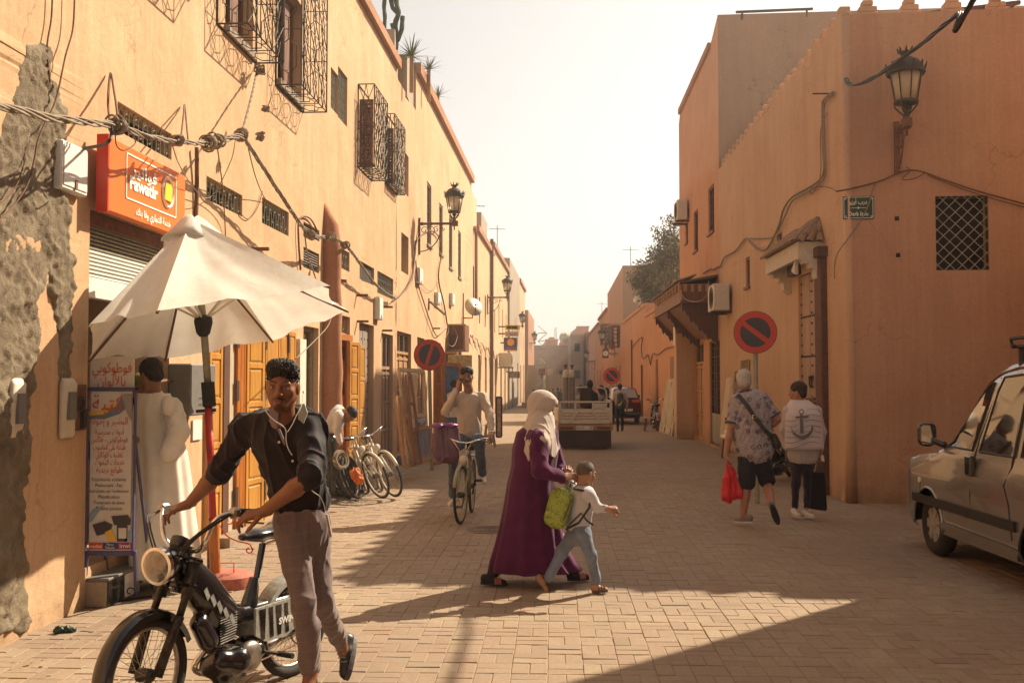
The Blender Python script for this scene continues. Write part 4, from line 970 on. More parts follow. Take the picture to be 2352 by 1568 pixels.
def bundle(name,label,pts,strands=4,r=.018,sep=.03,twist=9.0,mat='cable',jitter=.0,cat='cable',seed=1,grp=None):
 t=thing(name,label,cat,pts[0],grp);L_=[0]
 for a,b in zip(pts,pts[1:]):L_.append(L_[-1]+(b-a).length)
 n=max(8,int(L_[-1]/.05));P_=[];k=0
 for i in range(n+1):
  d=L_[-1]*i/n
  while k<len(L_)-2 and L_[k+1]<d:k+=1
  P_.append(pts[k].lerp(pts[k+1],(d-L_[k])/max(1e-6,L_[k+1]-L_[k])))
 r_=random.Random(seed)
 for j in range(strands):
  m=MB();ph=2*math.pi*j/strands;o_=[]
  for i,p in enumerate(P_):
   tg=(P_[min(n,i+1)]-P_[max(0,i-1)]);tg.normalize();u=tg.cross(Z_).normalized() if abs(tg.z)<.95 else Vector((1,0,0));v=tg.cross(u);a=ph+L_[-1]*i/n*twist
   jj=jitter*math.sin(i*.31+j*2)
   o_.append(p+u*(math.cos(a)*sep+jj)+v*(math.sin(a)*sep+jj))
  m.tube(o_,r*(1 if strands>1 else 1),5);m.build('strand',M_[mat],t,smooth=True)
 return t
main=[(-40,233,.42),(60,258,.42),(110,270,.42),(175,278,.42),(250,286,.42),(300,300,.42),(345,315,.42),(400,325,.42),(450,328,.42),(500,324,.42),(553,314,.45),(575,340,.42),(600,378,.40),(640,440,.38),(690,515,.36),(715,540,.35),(745,545,.34),(765,545,.34),(800,570,.30),(830,610,.25),(860,650,.2),(885,672,.15),(907,684,.12)]
wirebundle=bundle('wire_bundle','thick twisted bundle of dusty cables slung along the sunny wall',cable_pts(main),5,.0085,.0155,8,jitter=.008)
m=MB();r_=random.Random(3)
for cx,cy,k in ((268,287,1.0),(405,322,.6),(478,326,1.6),(497,324,1.3),(555,312,1.2),(712,540,1.0),(760,545,1.0),(793,563,.8)):
 s,z=LW.hit(cx,cy,.42)
 for _ in range(9):
  c=LW.pt(s+r_.uniform(-.04,.04)*k,z+r_.uniform(-.02,.02)*k,.42+r_.uniform(-.03,.03));m.ring(c,LW.d+Vector((r_.uniform(-.4,.4),0,r_.uniform(-.4,.4))),.05*k**.5*r_.uniform(.8,1.1),.008,10,4)
m.build('tape_wrap',M_['cable'],wirebundle)['kind']='stuff'
w1=cable_pts([(553,314,.45),(560,290,.38),(572,245,.3),(583,200,.2),(591,160,.06)])
t=bundle('tied_rope','greenish knotted rope tied from the wall down to the cable bundle',w1,2,.008,.009,22)
m=MB()
for (x,y),rad in (((591,158),.08),((567,250),.045),((553,314),.06)):
 s,z=LW.hit(x,y,.12);c=LW.pt(s,z,.14 if rad>.07 else .33)
 for _ in range(10):m.tube([c+Vector([r_.uniform(-rad,rad) for _ in range(3)])*.8 for _ in range(4)],.012,4)
m.build('knot',M_['cable'],t)['kind']='stuff'
def wire(label,pts,n=.04,r=.006,mat='cable',name='wire',W=LW,sub=6,grp=None):
 t=thing(name,label,'wire',Vector((0,0,0)),grp);P_=cable_pts(pts,W,n,sub=sub);t.location=P_[0];m=MB();m.tube(P_,r,4);m.build('strand',M_[mat],t,smooth=True);return t
wire('straight thin dark wire running down from the eave to the cement scar',[(122,-60),(118,40),(108,110),(115,190)],.03,.007,'rust')
wire('long looping wire hanging from the eave past the cable bundle',[(172,-60),(168,60),(150,130),(128,230),(100,290),(85,330),(78,370),(60,430),(20,485),(-20,520)],.06,.007,'rust')
wire('dark loose wire curling on the cement scar under the bundle',[(60,362),(40,420),(15,455),(-20,470)],.05,.006,'rust')
wire('twin wire hanger above the cable bundle over the sign',[(253,286,.3),(248,230,.15),(254,168,.03),(262,210,.15),(268,250,.3),(273,300,.42)],.2,.009,'rust')
wire('small pointed wire hanger holding the bundle in mid wall',[(415,322,.4),(421,270,.2),(424,240,.03),(428,280,.2),(432,322,.4)],.2,.008,'rust')
wire('loop of grey cable hanging over the corner of the orange sign',[(255,288,.42),(256,310,.42),(250,325,.42),(235,333,.3),(200,340,.1),(195,341,.06)],.3,.014,'blackcable')
wire('big loop of wire circling over the orange sign lettering',[(268,290,.42),(285,290,.44),(305,310,.44),(310,330,.44),(285,345,.44),(268,335,.42),(264,305,.42)],.42,.006,'rust')
wire('thin wire drooping from the bundle across the sign to the umbrella',[(395,330,.4),(410,375,.3),(440,425,.2),(470,455,.1),(495,440,.05),(530,370,.3),(540,325,.42)],.2,.005)
wire('thin wire dropping from the bundle past the second scroll vent',[(497,326,.42),(505,380,.3),(512,440,.15),(516,500,.05),(518,545,.02)],.1,.006,'rust')
wire('thin wire sloping from the rag knot to the rounded vent',[(570,340,.4),(585,400,.25),(600,440,.1),(612,462,.02)],.1,.006,'rust')
wire('drooping thin wire under the second scroll vent',[(552,490,.02),(570,503,.02),(590,480,.02),(603,440,.02)],.02,.006,'rust')
wire('arched conduit wire over the small louvre vent',[(690,620),(685,520),(695,498),(715,505),(735,545)],.03,.014,'rust')
wire('pale cables hanging from the bundle over the louvre',[(700,535,.34),(705,580,.2),(715,610,.1),(730,650,.04),(745,660,.1),(757,690,.1)],.1,.010)
wire('vertical conduits on the wall between sign and first vent',[(452,338,.05),(452,420,.03),(450,505,.02)],.03,.022,'rust')
wire('cable rising beside the seam to the big lantern',[(905,688),(925,672),(945,640),(952,590),(956,555),(975,535),(990,530),(1005,540),(1012,560),(1013,590),(1007,640),(1020,700),(1027,745)],.05,.022,'rust')
wire('long cable sagging from the seam down to the brown boards',[(955,600),(960,650),(972,690),(985,730),(1000,768),(1010,768),(1027,752)],.05,.016,'rust')
wire('thin wire from the seam to the meter box by the lantern',[(953,560),(948,640),(930,670),(900,692)],.06,.008)
wire('thin wire slung between the two pale boxes',[(968,652),(985,668),(1000,660),(1010,640)],.05,.006,'rust')
wire('tangle of cable dropping beside the painting',[(1027,745,.4),(1030,760,.45),(1024,780,.45),(1036,795,.45),(1045,790,.45),(1050,770,.45),(1040,750,.4)],.4,.012,'rust')
wire('light cable strung from the umbrella tip to the buttress foot',[(763,705,.5),(755,745,.5),(720,785,.5),(678,825,.5)],.5,.008,'cable')
r_=random.Random(21)
for i in range(9):
 x=1068+i*12;y=760+i*9;pts=[(x,y)]
 for k in range(5):pts.append((x+3+k*2.2,y+(-1)**k*8*r_.random()+k*7))
 wire(('knotted cable run below the dish','knotted cable run just past the dish','knotted cable run before the downpipe','knotted cable run behind the downpipe','knotted cable run past the downpipe','knotted cable run under the second lantern','knotted cable run under the grey sign','knotted cable run over the air conditioner','knotted cable run by the blue hanging sign')[i]+' on the sunny wall',pts,.08,.018,'rust',name='wire',grp='cable tangles on the far sunny wall')
t=thing('downpipe','brown downpipe running the full height of the pale house corner','pipe',LW.pt(LW.S(1131),0));s=LW.S(1129.5,.1);m=MB();m.tube([LW.pt(s,.2,.1),LW.pt(s,LW.hit(1131,560)[1],.1)],.085,10);m.build('pipe',M_['rust'],t)
t=thing('downpipe','orange pipe on the wall edge beyond the four slit windows','pipe',LW.pt(LW.S(1093),0));s,z1_=LW.hit(1094,540,.08);m=MB();m.tube([LW.pt(s,4.6,.08),LW.pt(s,z1_,.08),LW.pt(s-.4,z1_+.25,.05)],.06,8);m.build('pipe',M_['trim'],t)
def hang_sign(x0,x1,y0,y1,Y,label,matl,name='hanging_sign',arm=None,thick=.08):
 a=P(x0,y0,Y);b=P(x1,y1,Y);t=thing(name,label,'sign',(a.x,Y,b.z));m=MB();m.bbox(None,a.x,b.x,Y,Y+thick,b.z,a.z,.01);m.build('panel',matl,t)
 if arm:
  m=MB();zz=P(0,arm[1],Y).z;m.tube([Vector((P(arm[0],0,Y).x,Y+.04,zz)),Vector((a.x if arm[0]<x0 else b.x,Y+.04,zz))],.03,5);m.build('arm',M_['iron'],t)
 return t,a,b
def ftext(m,body,x,y,Y,hpx,wpx=None,bold=.0):
 p=P(x,y,Y);M=Matrix.Identity(4);M.col[0][:3]=(1,0,0);M.col[1][:3]=(0,0,1);M.col[2][:3]=(0,-1,0);M.col[3][:3]=p;m.text(body,M,hpx/F*Y,width=wpx and wpx/F*Y,bold=bold)
Ys=42.0
t,a,b=hang_sign(1160,1192,746,757,Ys,'yellow lettered sign hanging highest over the far sunny shops',flat('sign yellow',(.75,.52,.04),.5,var=.05),arm=(1146,750))
m=MB();ftext(m,'WESTERN UNION',1176,752,Ys-.02,7,26,.02);m.build('lettering',M_['black_text'],t)
t,a,b=hang_sign(1160,1191,761,772,Ys,'pale grey hanging sign between the yellow and the blue one',flat('sign beige',(.52,.42,.34),.5,var=.05),arm=(1146,766))
m=MB();ftext(m,'Attijariwafa',1178,767,Ys-.02,5,19);m.build('lettering',M_['black_text'],t)
t,a,b=hang_sign(1157,1188,775,806,Ys-.3,'square blue hanging sign with a yellow disc emblem',flat('sign blue violet',(.10,.07,.20),.5,var=.05),arm=(1150,787))
m=MB();m.lathe([(.15,0),(.15,.02)],Matrix.Translation(P(1173,786,Ys-.32))@Matrix.Rotation(math.pi/2,4,'X'),24);ftext(m,'LA BANQUE POSTALE',1173,799,Ys-.32,4,25);m.build('emblem',flat('emblem gold',(.85,.45,.05),.5,var=0),t)
m=MB();q=P(1157,803,Ys-.33);q2=P(1188,806,Ys-.33);m.box(None,q.x,q2.x,Ys-.33,Ys-.3,q2.z,q.z);m.build('stripe',flat('emblem gold',(.85,.45,.05)),t)
t,a,b=hang_sign(1169,1194,853,868,50.0,'dark wooden hanging sign with three pale lines',M_['darkwood'],arm=(1163,854))
m=MB()
for i,s_ in enumerate(('HAMMAM','RIAD EL','BAHIA')):ftext(m,s_,1181,857+i*4,49.97,3.4,17)
m.build('lettering',M_['white_text'],t)
def ac_unit(M,label,w_=.8,h=.6,d=.32):
 """M: x across the front, -y out, z up; M origin at bottom centre of the back"""
 t=thing('air_conditioner',label,'air conditioner',M.translation);m=MB();m.bbox(M,-w_/2,w_/2,-d,-.06,0,h,.02);m.build('casing',M_['cream'],t)
 m=MB();c=M@Vector((-w_*.12,-d-.004,h*.5));ax=-(M.to_3x3()@Vector((0,1,0)))
 for k in range(1,6):m.ring(c,ax,h*.42*k/5,.006,24,4)
 for i in range(6):a=math.pi*i/6;u=M.to_3x3()@Vector((math.cos(a),0,math.sin(a)));m.tube([c-u*h*.42,c+u*h*.42],.005,4)
 m.build('fan_grille',M_['iron'],t);m=MB();m.box(M,-w_*.4,-w_*.36,-d-.05,0,-.06,-.01);m.build('bracket',M_['iron'],t);m=MB();m.box(M,w_*.36,w_*.4,-d-.05,0,-.06,-.01);m.build('bracket',M_['iron'],t);return t
s=LW.S(1140);ac_unit(LW.mat(s+.6,P(1150,842,LW.Y(s)).z,.05),'grimy air conditioner with leaves on the far sunny wall',.9,.7,.7)
t=thing('hoarding','tall beige tapered hoarding standing on a low plinth by the scaffold','hoarding',P(1220,925,62));m=MB();a=P(1207,925,62);b=P(1236,838,62);m.prism([Vector((a.x,62,a.z)),Vector((b.x-.1,62,a.z)),Vector((b.x-.1,62,b.z)),Vector((a.x+.18,62,b.z))],(0,1.6,0));m.build('panel',flat('beige hoarding',(.50,.38,.25),.8,var=.05),t)
m=MB();a=P(1199,925,61.7);b=P(1228,936,61.7);m.box(None,a.x,b.x,61.6,63.8,0,a.z);m.build('plinth',M_['tanwood'],t)
t=thing('scaffold','thin scaffold tower with red sheeting near the street end','scaffold',P(1246,940,78));m=MB();Y=78
X0,X1=P(1235,0,Y).x,P(1255,0,Y).x;zt_=P(0,826,Y).z
for x in (X0,X1):
 for dy in (0,1.6):m.tube([Vector((x,Y+dy,0)),Vector((x,Y+dy,zt_))],.045,5)
m.build('pole',M_['ironl'],t);m=MB()
for k in range(9):
 z=.4+k*.62;m.tube([Vector((X0,Y,z)),Vector((X1,Y,z+.05))],.03,4);m.tube([Vector((X0,Y,z)),Vector((X1,Y,z+.6))] if k%2 else [Vector((X1,Y,z)),Vector((X0,Y,z+.6))],.025,4)
m.build('brace',M_['ironl'],t);m=MB();a=P(1235,846,Y);b=P(1253,861,Y);m.box(None,a.x,b.x,Y+.1,Y+.16,b.z,a.z);m.build('sheet',flat('dull red sheet',(.28,.07,.05),.8),t)
t=thing('site_fence','translucent pale corrugated site fence across the street end','fence',P(1260,935,84));Y=84
for i in range(7):m=MB();a=P(1256+i*8.2,860,Y);b=P(1264+i*8.2,935,Y);m.bbox(None,a.x,b.x-.02,Y,Y+.08,0,a.z,.02);m.build('panel',flat('pale fence sheet',(.45,.42,.34),.7,var=.08),t)
t=thing('sunlit_wall_end','small sunlit house end behind the pale site fence','building',P(1256,900,96));m=MB();a=P(1254,847,96);b=P(1270,847,96);m.box(None,a.x,b.x,96,104,0,a.z);m.build('wall',M_['left2'],t)
dish(P(1299,775,119),(-.5,-.8,.3),.75,'big dish on the roof of the pink end block');
t=thing('radio_mast','faint lattice mast far behind the end of the street','mast',P(1292,780,300));m=MB();a=P(1276,790,300);b=P(1276,752,300)
for dx in (-.5,.5):m.tube([a+Vector((dx,0,-6)),b+Vector((dx*.3,0,0))],.07,4)
for k in range(14):q=a.lerp(b,k/14);m.tube([q+Vector((-.45,0,0)),q+Vector((.45,0,.5))],.05,4)
m.build('lattice',M_['iron'],t)
def leafblade(m,base,d,L_,w_,droop=.3,seg=4):
 d=Vector(d).normalized();side=d.cross(Z_).normalized()*w_;pts=[]
 for i in range(seg+1):k=i/seg;pts.append((base+d*L_*k-Z_*droop*L_*k*k,side*(1-k)**.7))
 for (p,s),(q,s2) in zip(pts,pts[1:]):m.quad(p-s,p+s,q+s2+Vector((0,0,.0)),q-s2)
green=flat('dusty green leaf',(.13,.16,.05),.6,var=.3);dkgreen=flat('cactus green',(.05,.06,.03),.7,var=.3,bmp=.3)
def agave(c,label,L_=.55,n=46,seed=1):
 t=thing('yucca',label,'plant',c);r=random.Random(seed);m=MB()
 for i in range(n):a=r.uniform(0,6.28);e=r.uniform(-.3,1.4);leafblade(m,c,(math.cos(a)*math.cos(e),math.sin(a)*math.cos(e),math.sin(e)),L_*r.uniform(.7,1.1),.018,.12)
 m.build('leaves',green,t);m=MB();m.tube([c-Vector((0,0,.8)),c],.05,6);m.build('stem',M_['tanwood'],t);return t
Yr=LW.Y(S1);nro=-.7
agave(P(1005/1.063-.0,130,Yr-1.8),'spiky yucca on the roof edge beside the cactus',.6,60,1);agave(P(985,160,Yr+1),'second spiky yucca half behind the roof edge',.45,36,2);agave(P(1006,222,Yr+6),'lone yucca peeping over the parapet of the taller house',.5,34,3)
t=thing('cactus','tall branching columnar cactus on the roof against the sky','cactus',P(905,120,Yr-2));m=MB();Yc=Yr-2
for pts,rad in (([(882,70),(884,40),(882,15),(886,-20)],.045),([(908,115),(911,85),(908,55),(915,30),(910,5),(912,-20)],.055),([(905,75),(901,62),(900,55)],.04),([(912,95),(922,70),(924,45),(925,38)],.05),([(915,32),(904,22),(899,8),(897,-15)],.05)):
 P_=smooth([P(x,y,Yc) for x,y in pts],5)
 for k in range(5):
  a=k*1.256;off=Vector((math.cos(a),math.sin(a),0))*rad*.45;m.tube([p+off for p in P_],[rad*.62*(1+.12*math.sin(i*1.3)) for i in range(len(P_))],6)
m.build('stem',dkgreen,t,smooth=True)
t=thing('roof_planter','grey cement planter trough holding the roof cactus','planter',P(890,120,Yc));a=P(877,67,Yc-.3);b=P(906,170,Yc-.3);m=MB();m.box(None,a.x,b.x,Yc-.3,Yc+.4,b.z,a.z);a=P(893,125,Yc+.5);b=P(935,170,Yc+.5);m.box(None,a.x,b.x,Yc+.5,Yc+3,b.z-.5,a.z);m.build('trough',M_['grey'],t)
o=window_part(FW,hf,R1,'window',M_['iron'],fr=.02,n=-.03);lattice(FW,hf,o,n=-.02,mat='ironl',step=.165,r=.007)
narrow_windows(RW,R1,[HR['s2']],M_['brownwood']);o=window_part(RW,HR['s1'],R1,'window',M_['brownwood'],fr=.04,n=-.05)
s0,zt_=FW.hit(1935,452);s1,z0=FW.hit(2007,503);t=thing('street_name_plate','small dark green street name plate with white arabic and latin script','sign',FW.pt(s0,z0))
m=MB();wbox(m,FW,s0,s1,z0,zt_,.004,.022,.004);m.build('plate',flat('plate green',(.015,.05,.025),.35,var=.1,coat=.3),t)
m=MB();n=.024;w_,hh=s1-s0,zt_-z0;e=.012;i_=.022
for q in ((s0+i_,s1-i_,z0+e,z0+e+.006),(s0+i_,s1-i_,zt_-e-.006,zt_-e),(s0+e,s0+e+.006,z0+i_,zt_-i_),(s1-e-.006,s1-e,z0+i_,zt_-i_)):wbox(m,FW,*q,.022,n)
for cx in (s0+i_+.012,s1-i_-.012):
 for cz in (z0+i_+.012,zt_-i_-.012):m.ring(FW.pt(cx,cz,n),FW.n,.012,.003,8,4)
m.text(arabic('\u062f\u0631\u0628 \u0623\u064a\u0632\u0648'),wsign(FW,s0+w_*.5,z0+hh*.74,n),.26*hh,width=.56*w_,bold=.001)
m.text('Derb Izou',wsign(FW,s0+w_*.5,z0+hh*.22,n),.26*hh,width=.62*w_,bold=.001)
wbox(m,FW,s0+w_*.25,s1-w_*.25,z0+hh*.48,z0+hh*.495,.022,n);m.ring(FW.pt((s0+s1)/2,z0+hh*.49,n),FW.n,.010,.004,8,4)
m.build('lettering',M_['white_text'],t)
s,_=FW.hit(2082,383);z=P(2077,283,FW.pt(s,0).y-.5).z
wall_lamp(FW,s-.13,z,.5,'big crowned lantern on the shaded corner wall above the street name plate',1.05,drop=.55)
R_w=random.Random(4)
cb=[RW.pt(*RW.hit(1912,215,.1),.1)]
far=P(2235,-5,9.0);c0=FW.pt(0,0,0);pts=[FW.pt(.0,RW.hit(1912,213)[1],.12),P(1960,197,13.2),P(2010,177,12.5),P(2060,142,11.7),P(2110,107,11),P(2160,65,10.2),P(2205,28,9.5),P(2240,-8,9.0),Vector((6.1,8.2,9.0))]
bundle('overhead_cable','dark cable bundle rising from the house corner across the lantern to the upper edge',smooth(pts,5),4,.011,.014,3,'blackcable',.010)
wire('drop cables running down the ochre corner from the overhead bundle',[(1912,213),(1893,228),(1889,250),(1890,330),(1893,390),(1880,415),(1850,435),(1820,452),(1800,480),(1788,520),(1762,570),(1740,572),(1725,560),(1712,548),(1690,575),(1665,590),(1655,612)],.05,.020,'cable',W=RW)
wire('second strand beside the drop cables on the ochre corner',[(1912,218),(1897,232),(1892,260),(1894,340),(1896,395),(1884,420),(1852,442),(1822,460),(1806,490),(1780,540),(1755,548),(1720,548)],.06,.014,'cable',W=RW)
wire('hooked cable end pinned at the orange corner over the carved balcony',[(1655,612),(1645,615),(1640,620),(1632,618),(1615,628)],.05,.02,'rust',W=RW)
wire('twisted wires crossing the brown wall from the corner over the plate',[(1921,440),(1960,432),(2020,416),(2062,398),(2090,391),(2120,395),(2175,415),(2250,440),(2360,470)],.05,.011,'rust',W=FW)
wire('second thin wire kept apart by clips under the twisted wires',[(2130,402),(2175,420),(2250,447),(2360,478)],.05,.007,'rust',W=FW)
wire('pale thin wire slanting over the green street name plate',[(2014,416),(2003,440),(1995,470),(1975,510),(1950,545),(1925,580),(1917,610),(1917,640)],.05,.009,'cable',W=FW)
wire('short wire twig under the lantern bracket',[(2082,383),(2090,393),(2072,412),(2100,410),(2125,397)],.05,.006,'rust',W=FW)
wire('thin looping wire on the ochre wall below the drop cables',[(1900,260),(1885,300),(1885,400),(1870,440),(1862,445),(1866,430),(1900,430),(1921,440)],.05,.006,'rust',W=RW)
t=thing('wall_hook','iron rod sticking out beside the overhead cable at the corner','hook',RW.pt(.3,5));s,z=RW.hit(1905,215);m=MB();m.tube([RW.pt(s,z,0),RW.pt(s,z,.25)],.012,5);m.build('rod',M_['iron'],t)
for x,y,lab in ((2060,502,'square hole with a stone in it right of the name plate, its shade painted as a dark plate'),(2063,586,'small chipped hole in the brown corner wall, its shade painted as a dark plate')):
 s,z=FW.hit(x,y);t=thing('wall_chip',lab,'hole',FW.pt(s,z));m=MB();wbox(m,FW,s-.03,s+.03,z-.03,z+.03,.001,.006,.002);m.build('hole_shade',M_['dark'],t)  # no hole is cut; a dark plate paints in its shade
YN=RW.Y(RW.S(1897));pr_=.42;a0_=RW.S(1897);a1_=RW.S(1812);zt_=P(1882,495,YN).z;ze=RW.hit(1897,549)[1];zu=RW.hit(1897,556)[1]
cn=thing('tiled_porch','small porch roof of curved clay tiles over the studded door','porch roof',RW.pt(a0_,ze))
m=MB();top0=RW.pt(a0_+.30,zt_,.0);top1=RW.pt(a1_-.30,zt_,0);e0=RW.pt(a0_,ze,pr_);e1=RW.pt(a1_,ze,pr_);w0=RW.pt(a0_,ze,0);w1_=RW.pt(a1_,ze,0)
m.add([top0,top1,e0,e1,w0,w1_],[(0,1,3,2),(0,2,4),(1,5,3),(2,3,5,4)]);m.build('roof_deck',M_['tanwood'],cn)
tile_m=flat('old clay tile',(.30,.19,.12),.9,var=.35,scale=9,bmp=.6,bscale=30)
tm=MB();tm.loft([[Vector((.058*math.cos(a)*k,y,.045*math.sin(a)*k)) for a in [math.pi*i/6 for i in range(7)]]+[Vector((.044*math.cos(a)*k,y,.032*math.sin(a)*k)) for a in [math.pi*(6-i)/6 for i in range(7)]] for y,k in ((0,1.05),(.24,.9))]);tm_me=bpy.data.meshes.new('tile');tm_me.from_pydata(tm.v,[],tm.f);tm_me.materials.append(tile_m);tm_me.shade_smooth()
def lay_tiles(p_top0,p_top1,p_e0,p_e1,parent,pitch=.125,row=.19):
 L_=(p_e1-p_e0).length;n=max(1,round(L_/pitch));
 for i in range(n):
  k=(i+.5)/n;te=p_e0.lerp(p_e1,k);tt=p_top0.lerp(p_top1,k) if (p_top0-p_top1).length>.01 else p_top0
  d=(tt-te);dl=d.length;d.normalize();x=(p_e1-p_e0).normalized();x=(x-d*x.dot(d)).normalized();z=x.cross(d)
  if z.z<0:x=-x;z=x.cross(d)
  for j in range(max(1,int(dl/row))):
   if (p_top0-p_top1).length<.01 and j*row>dl*.95:break
   M=Matrix.Identity(4);M.col[0][:3]=x;M.col[1][:3]=d;M.col[2][:3]=z;M.col[3][:3]=te+d*(j*row-.05)+z*(.012+.006*(j%2)+random.uniform(0,.008))
   M=M@Matrix.Rotation(random.uniform(-.05,.05),4,'Z');o=bpy.data.objects.new('tile',tm_me);C.objects.link(o);o.matrix_world=M;w_=o.matrix_world.copy();o.parent=parent;o.matrix_parent_inverse=Matrix.Translation(parent.location).inverted()
lay_tiles(top0,top1,e0,e1,cn);lay_tiles(top0,top0,e0,w0,cn)
plm=flat('white plaster moulding',(.58,.50,.40),.85,var=.12,bmp=.3)
m=MB();pf=[(0,0),(pr_-.03,0),(pr_-.03,-.26),(pr_-.10,-.29),(pr_-.12,-.33),(pr_-.20,-.33),(pr_-.22,-.40),(pr_-.28,-.42),(pr_-.30,-.55),(pr_-.34,-.58),(.03,-.62),(0,-.62)]
for s_ in (a0_+.03,a1_-.25):m=MB();m.prism([RW.pt(s_,ze-.02+z,n) for n,z in pf],RW.d*.22);m.build('corbel',plm,cn)
m=MB();wbox(m,RW,a0_+.25,a1_-.25,ze-.28,ze-.02,pr_-.09,pr_-.03);wbox(m,RW,a0_+.25,a1_-.25,ze-.08,ze-.02,0,pr_-.09)
m.prism([RW.pt(a0_+.25,ze-.28,pr_-.035),RW.pt(a0_+.5,ze-.42,pr_-.035),RW.pt(a0_+.25,ze-.5,pr_-.035)],-RW.n*.05);m.build('fascia',plm,cn)
hd=HR['door'];dm_=(hd[0],hd[1],.1,hd[3]);m=MB();wbox(m,RW,hd[0]-.30,hd[0]+.06,.0,hd[3]+.12,-.02,.10,.015);m.build('door_post',flat('flaking brown paint',(.12,.05,.03),.8,var=.5,scale=30,bmp=.5),R1)
m=MB();wbox(m,RW,hd[0]-.36,hd[0]+.05,hd[3]+.12,hd[3]+.28,-.02,.16,.01);m.build('door_beam',M_['darkwood'],R1);m=MB();wbox(m,RW,hd[1]-.2,hd[1]+.25,hd[3]+.02,hd[3]+.20,-.02,.13,.01);m.build('door_beam',M_['darkwood'],R1)
o=plank_door(RW,dm_,R1,M_['doorwood'],5,'studded_door',nn=-.04,studs=False)
m=MB();cs=[hd[0]+.12,(hd[0]+hd[1])/2,hd[1]-.08]
for s_ in cs:
 for j in range(int((hd[3]-.2)/.17)):c=RW.pt(s_,.25+j*.17,-.035);m.lathe([(.022,0),(.018,.012),(.008,.018)],RW.mat(s_,.25+j*.17,-.036)@Matrix.Rotation(math.pi/2,4,'X'),6)
for z in (.6,1.35,2.1,2.75):
 for j in range(12):m.lathe([(.02,0),(.016,.012),(.007,.018)],RW.mat(hd[0]+.1+(hd[1]-hd[0]-.15)*j/11,z,-.036)@Matrix.Rotation(math.pi/2,4,'X'),6)
s_=m.build('studs',M_['iron'],o);s_['kind']='stuff'
m=MB();c=RW.pt((hd[0]+hd[1])/2,1.75,-.0);m.ring(c-Z_*.08,RW.n,.07,.014,14,5);m.box(Matrix.Translation(c),-.03,.03,-.03,.03,-.03,.03);m.build('knocker',M_['iron'],o)
m=MB();m.tube([RW.pt((hd[0]+hd[1])/2-.25,1.42,.0),RW.pt((hd[0]+hd[1])/2+.3,1.42,0)],.022,6);m.tube([RW.pt((hd[0]+hd[1])/2,1.42,.0),RW.pt((hd[0]+hd[1])/2,1.1,.01)],.016,5);m.build('bolt',M_['rust'],o)
def noparking(c,rad,face,base,label,slash=1,post=.03,tilt=0):
 t=thing('no_parking_sign',label,'road sign',(base.x,base.y,0));ax=Vector(face).normalized();M=ax.to_track_quat('Z','Y').to_matrix().to_4x4();M.translation=c
 def disc(r0,r1,z,name,mt):
  m=MB();m.lathe([(r0,z-.004),(r1,z-.004),(r1,z),(r0,z)] if r0 else [(r1,z-.012),(r1,z)],M,40);return m.build(name,mt,t)
 spk=flat('speckled dark blue',(.05,.045,.06),.6,var=.5,scale=120,bmp=.3);rd=flat('chalky red paint',(.50,.045,.02),.5,var=.25,scale=60)
 disc(0,rad,0,'plate',spk);m=MB();n_=40;r0,r1=rad*.70,rad*.97;vs=[M@Vector((r*math.cos(2*math.pi*k/n_),r*math.sin(2*math.pi*k/n_),z)) for r in (r0,r1) for z in (.0,.003) for k in range(n_)]
 fs=[(n_+k,n_+(k+1)%n_,3*n_+(k+1)%n_,3*n_+k) for k in range(n_)];m.add(vs,fs);a=math.radians(tilt if tilt else (45 if slash>0 else 135));u=Vector((math.cos(a),math.sin(a),0))*rad*.76;v=Vector((-math.sin(a),math.cos(a),0))*rad*.11
 m.poly([M@(p+Vector((0,0,.004))) for p in (-u-v,u-v,u+v,-u+v)]);m.build('red_band',rd,t)
 m=MB();b_=-ax*(post+.02);m.tube([Vector((base.x,base.y+.03,0)),Vector((c.x,c.y,c.z+rad*.5))+b_],post,8);m.build('post',M_['ironl'],t);return t
c=P(1735,763,13.9);noparking(c,49/F*13.9,(-.20,-1,0),c+Vector((.02,.03,0)),'red and blue no parking disc on a post by the ochre wall',tilt=-38+180,post=.035)
c=P(986,815,19.0);noparking(c,36/F*19,(.28,-1,0),c+Vector((.05,.03,0)),'leaning red no parking disc among the wooden frames',tilt=72,post=.035)
c=P(1405,863,43);noparking(c,.36,(-.2,-1,0),c+Vector((0,.03,0)),'small faded red round sign beyond the parked red car',tilt=135)
def rwM(x,y,n=.05):
 s,z=RW.hit(x,y,n);return RW.mat(s,z,n)
def ac_on(W,x0,x1,y0,y1,label):
 """front faces the street; near end is seen"""
 Yn=W.Y(W.S(x1));d=.42;s,z0=W.hit(x1,y1);z1=W.hit(x1,y0)[1]
 M=W.mat(s+.45,z0,0)
 if W.side<0:M=M@Matrix.Rotation(0,4,'Z')
 return ac_unit(M,label,.85,z1-z0,(x1-x0)/F*Yn)
ac_on(RW,1640,1683,650,712,'cream air conditioner on the ochre wall above the no parking disc')
ac_on(RW,1556,1584,457,503,'small air conditioner high on the edge of the tall orange house')
s0=RW.S(1652);s1=RW.S(1572);bd=.95;zT=RW.hit(1652,633)[1];zB=RW.hit(1652,690)[1]
t=thing('carved_awning','dark carved cedar awning with tiled top and jagged brackets','awning',RW.pt(s0,zB))
e0,e1,w0,w1_=RW.pt(s0,zT-.12,bd),RW.pt(s1,zT-.12,bd),RW.pt(s0,zT+.05,0),RW.pt(s1,zT+.05,0);m=MB();m.prism([w0,w1_,e1,e0],(0,0,-.06));m.build('deck',M_['darkwood'],t)
lay_tiles(RW.pt(s0,zT+.08,.3),RW.pt(s1,zT+.08,.3),e0,e1,t,.14,.25)
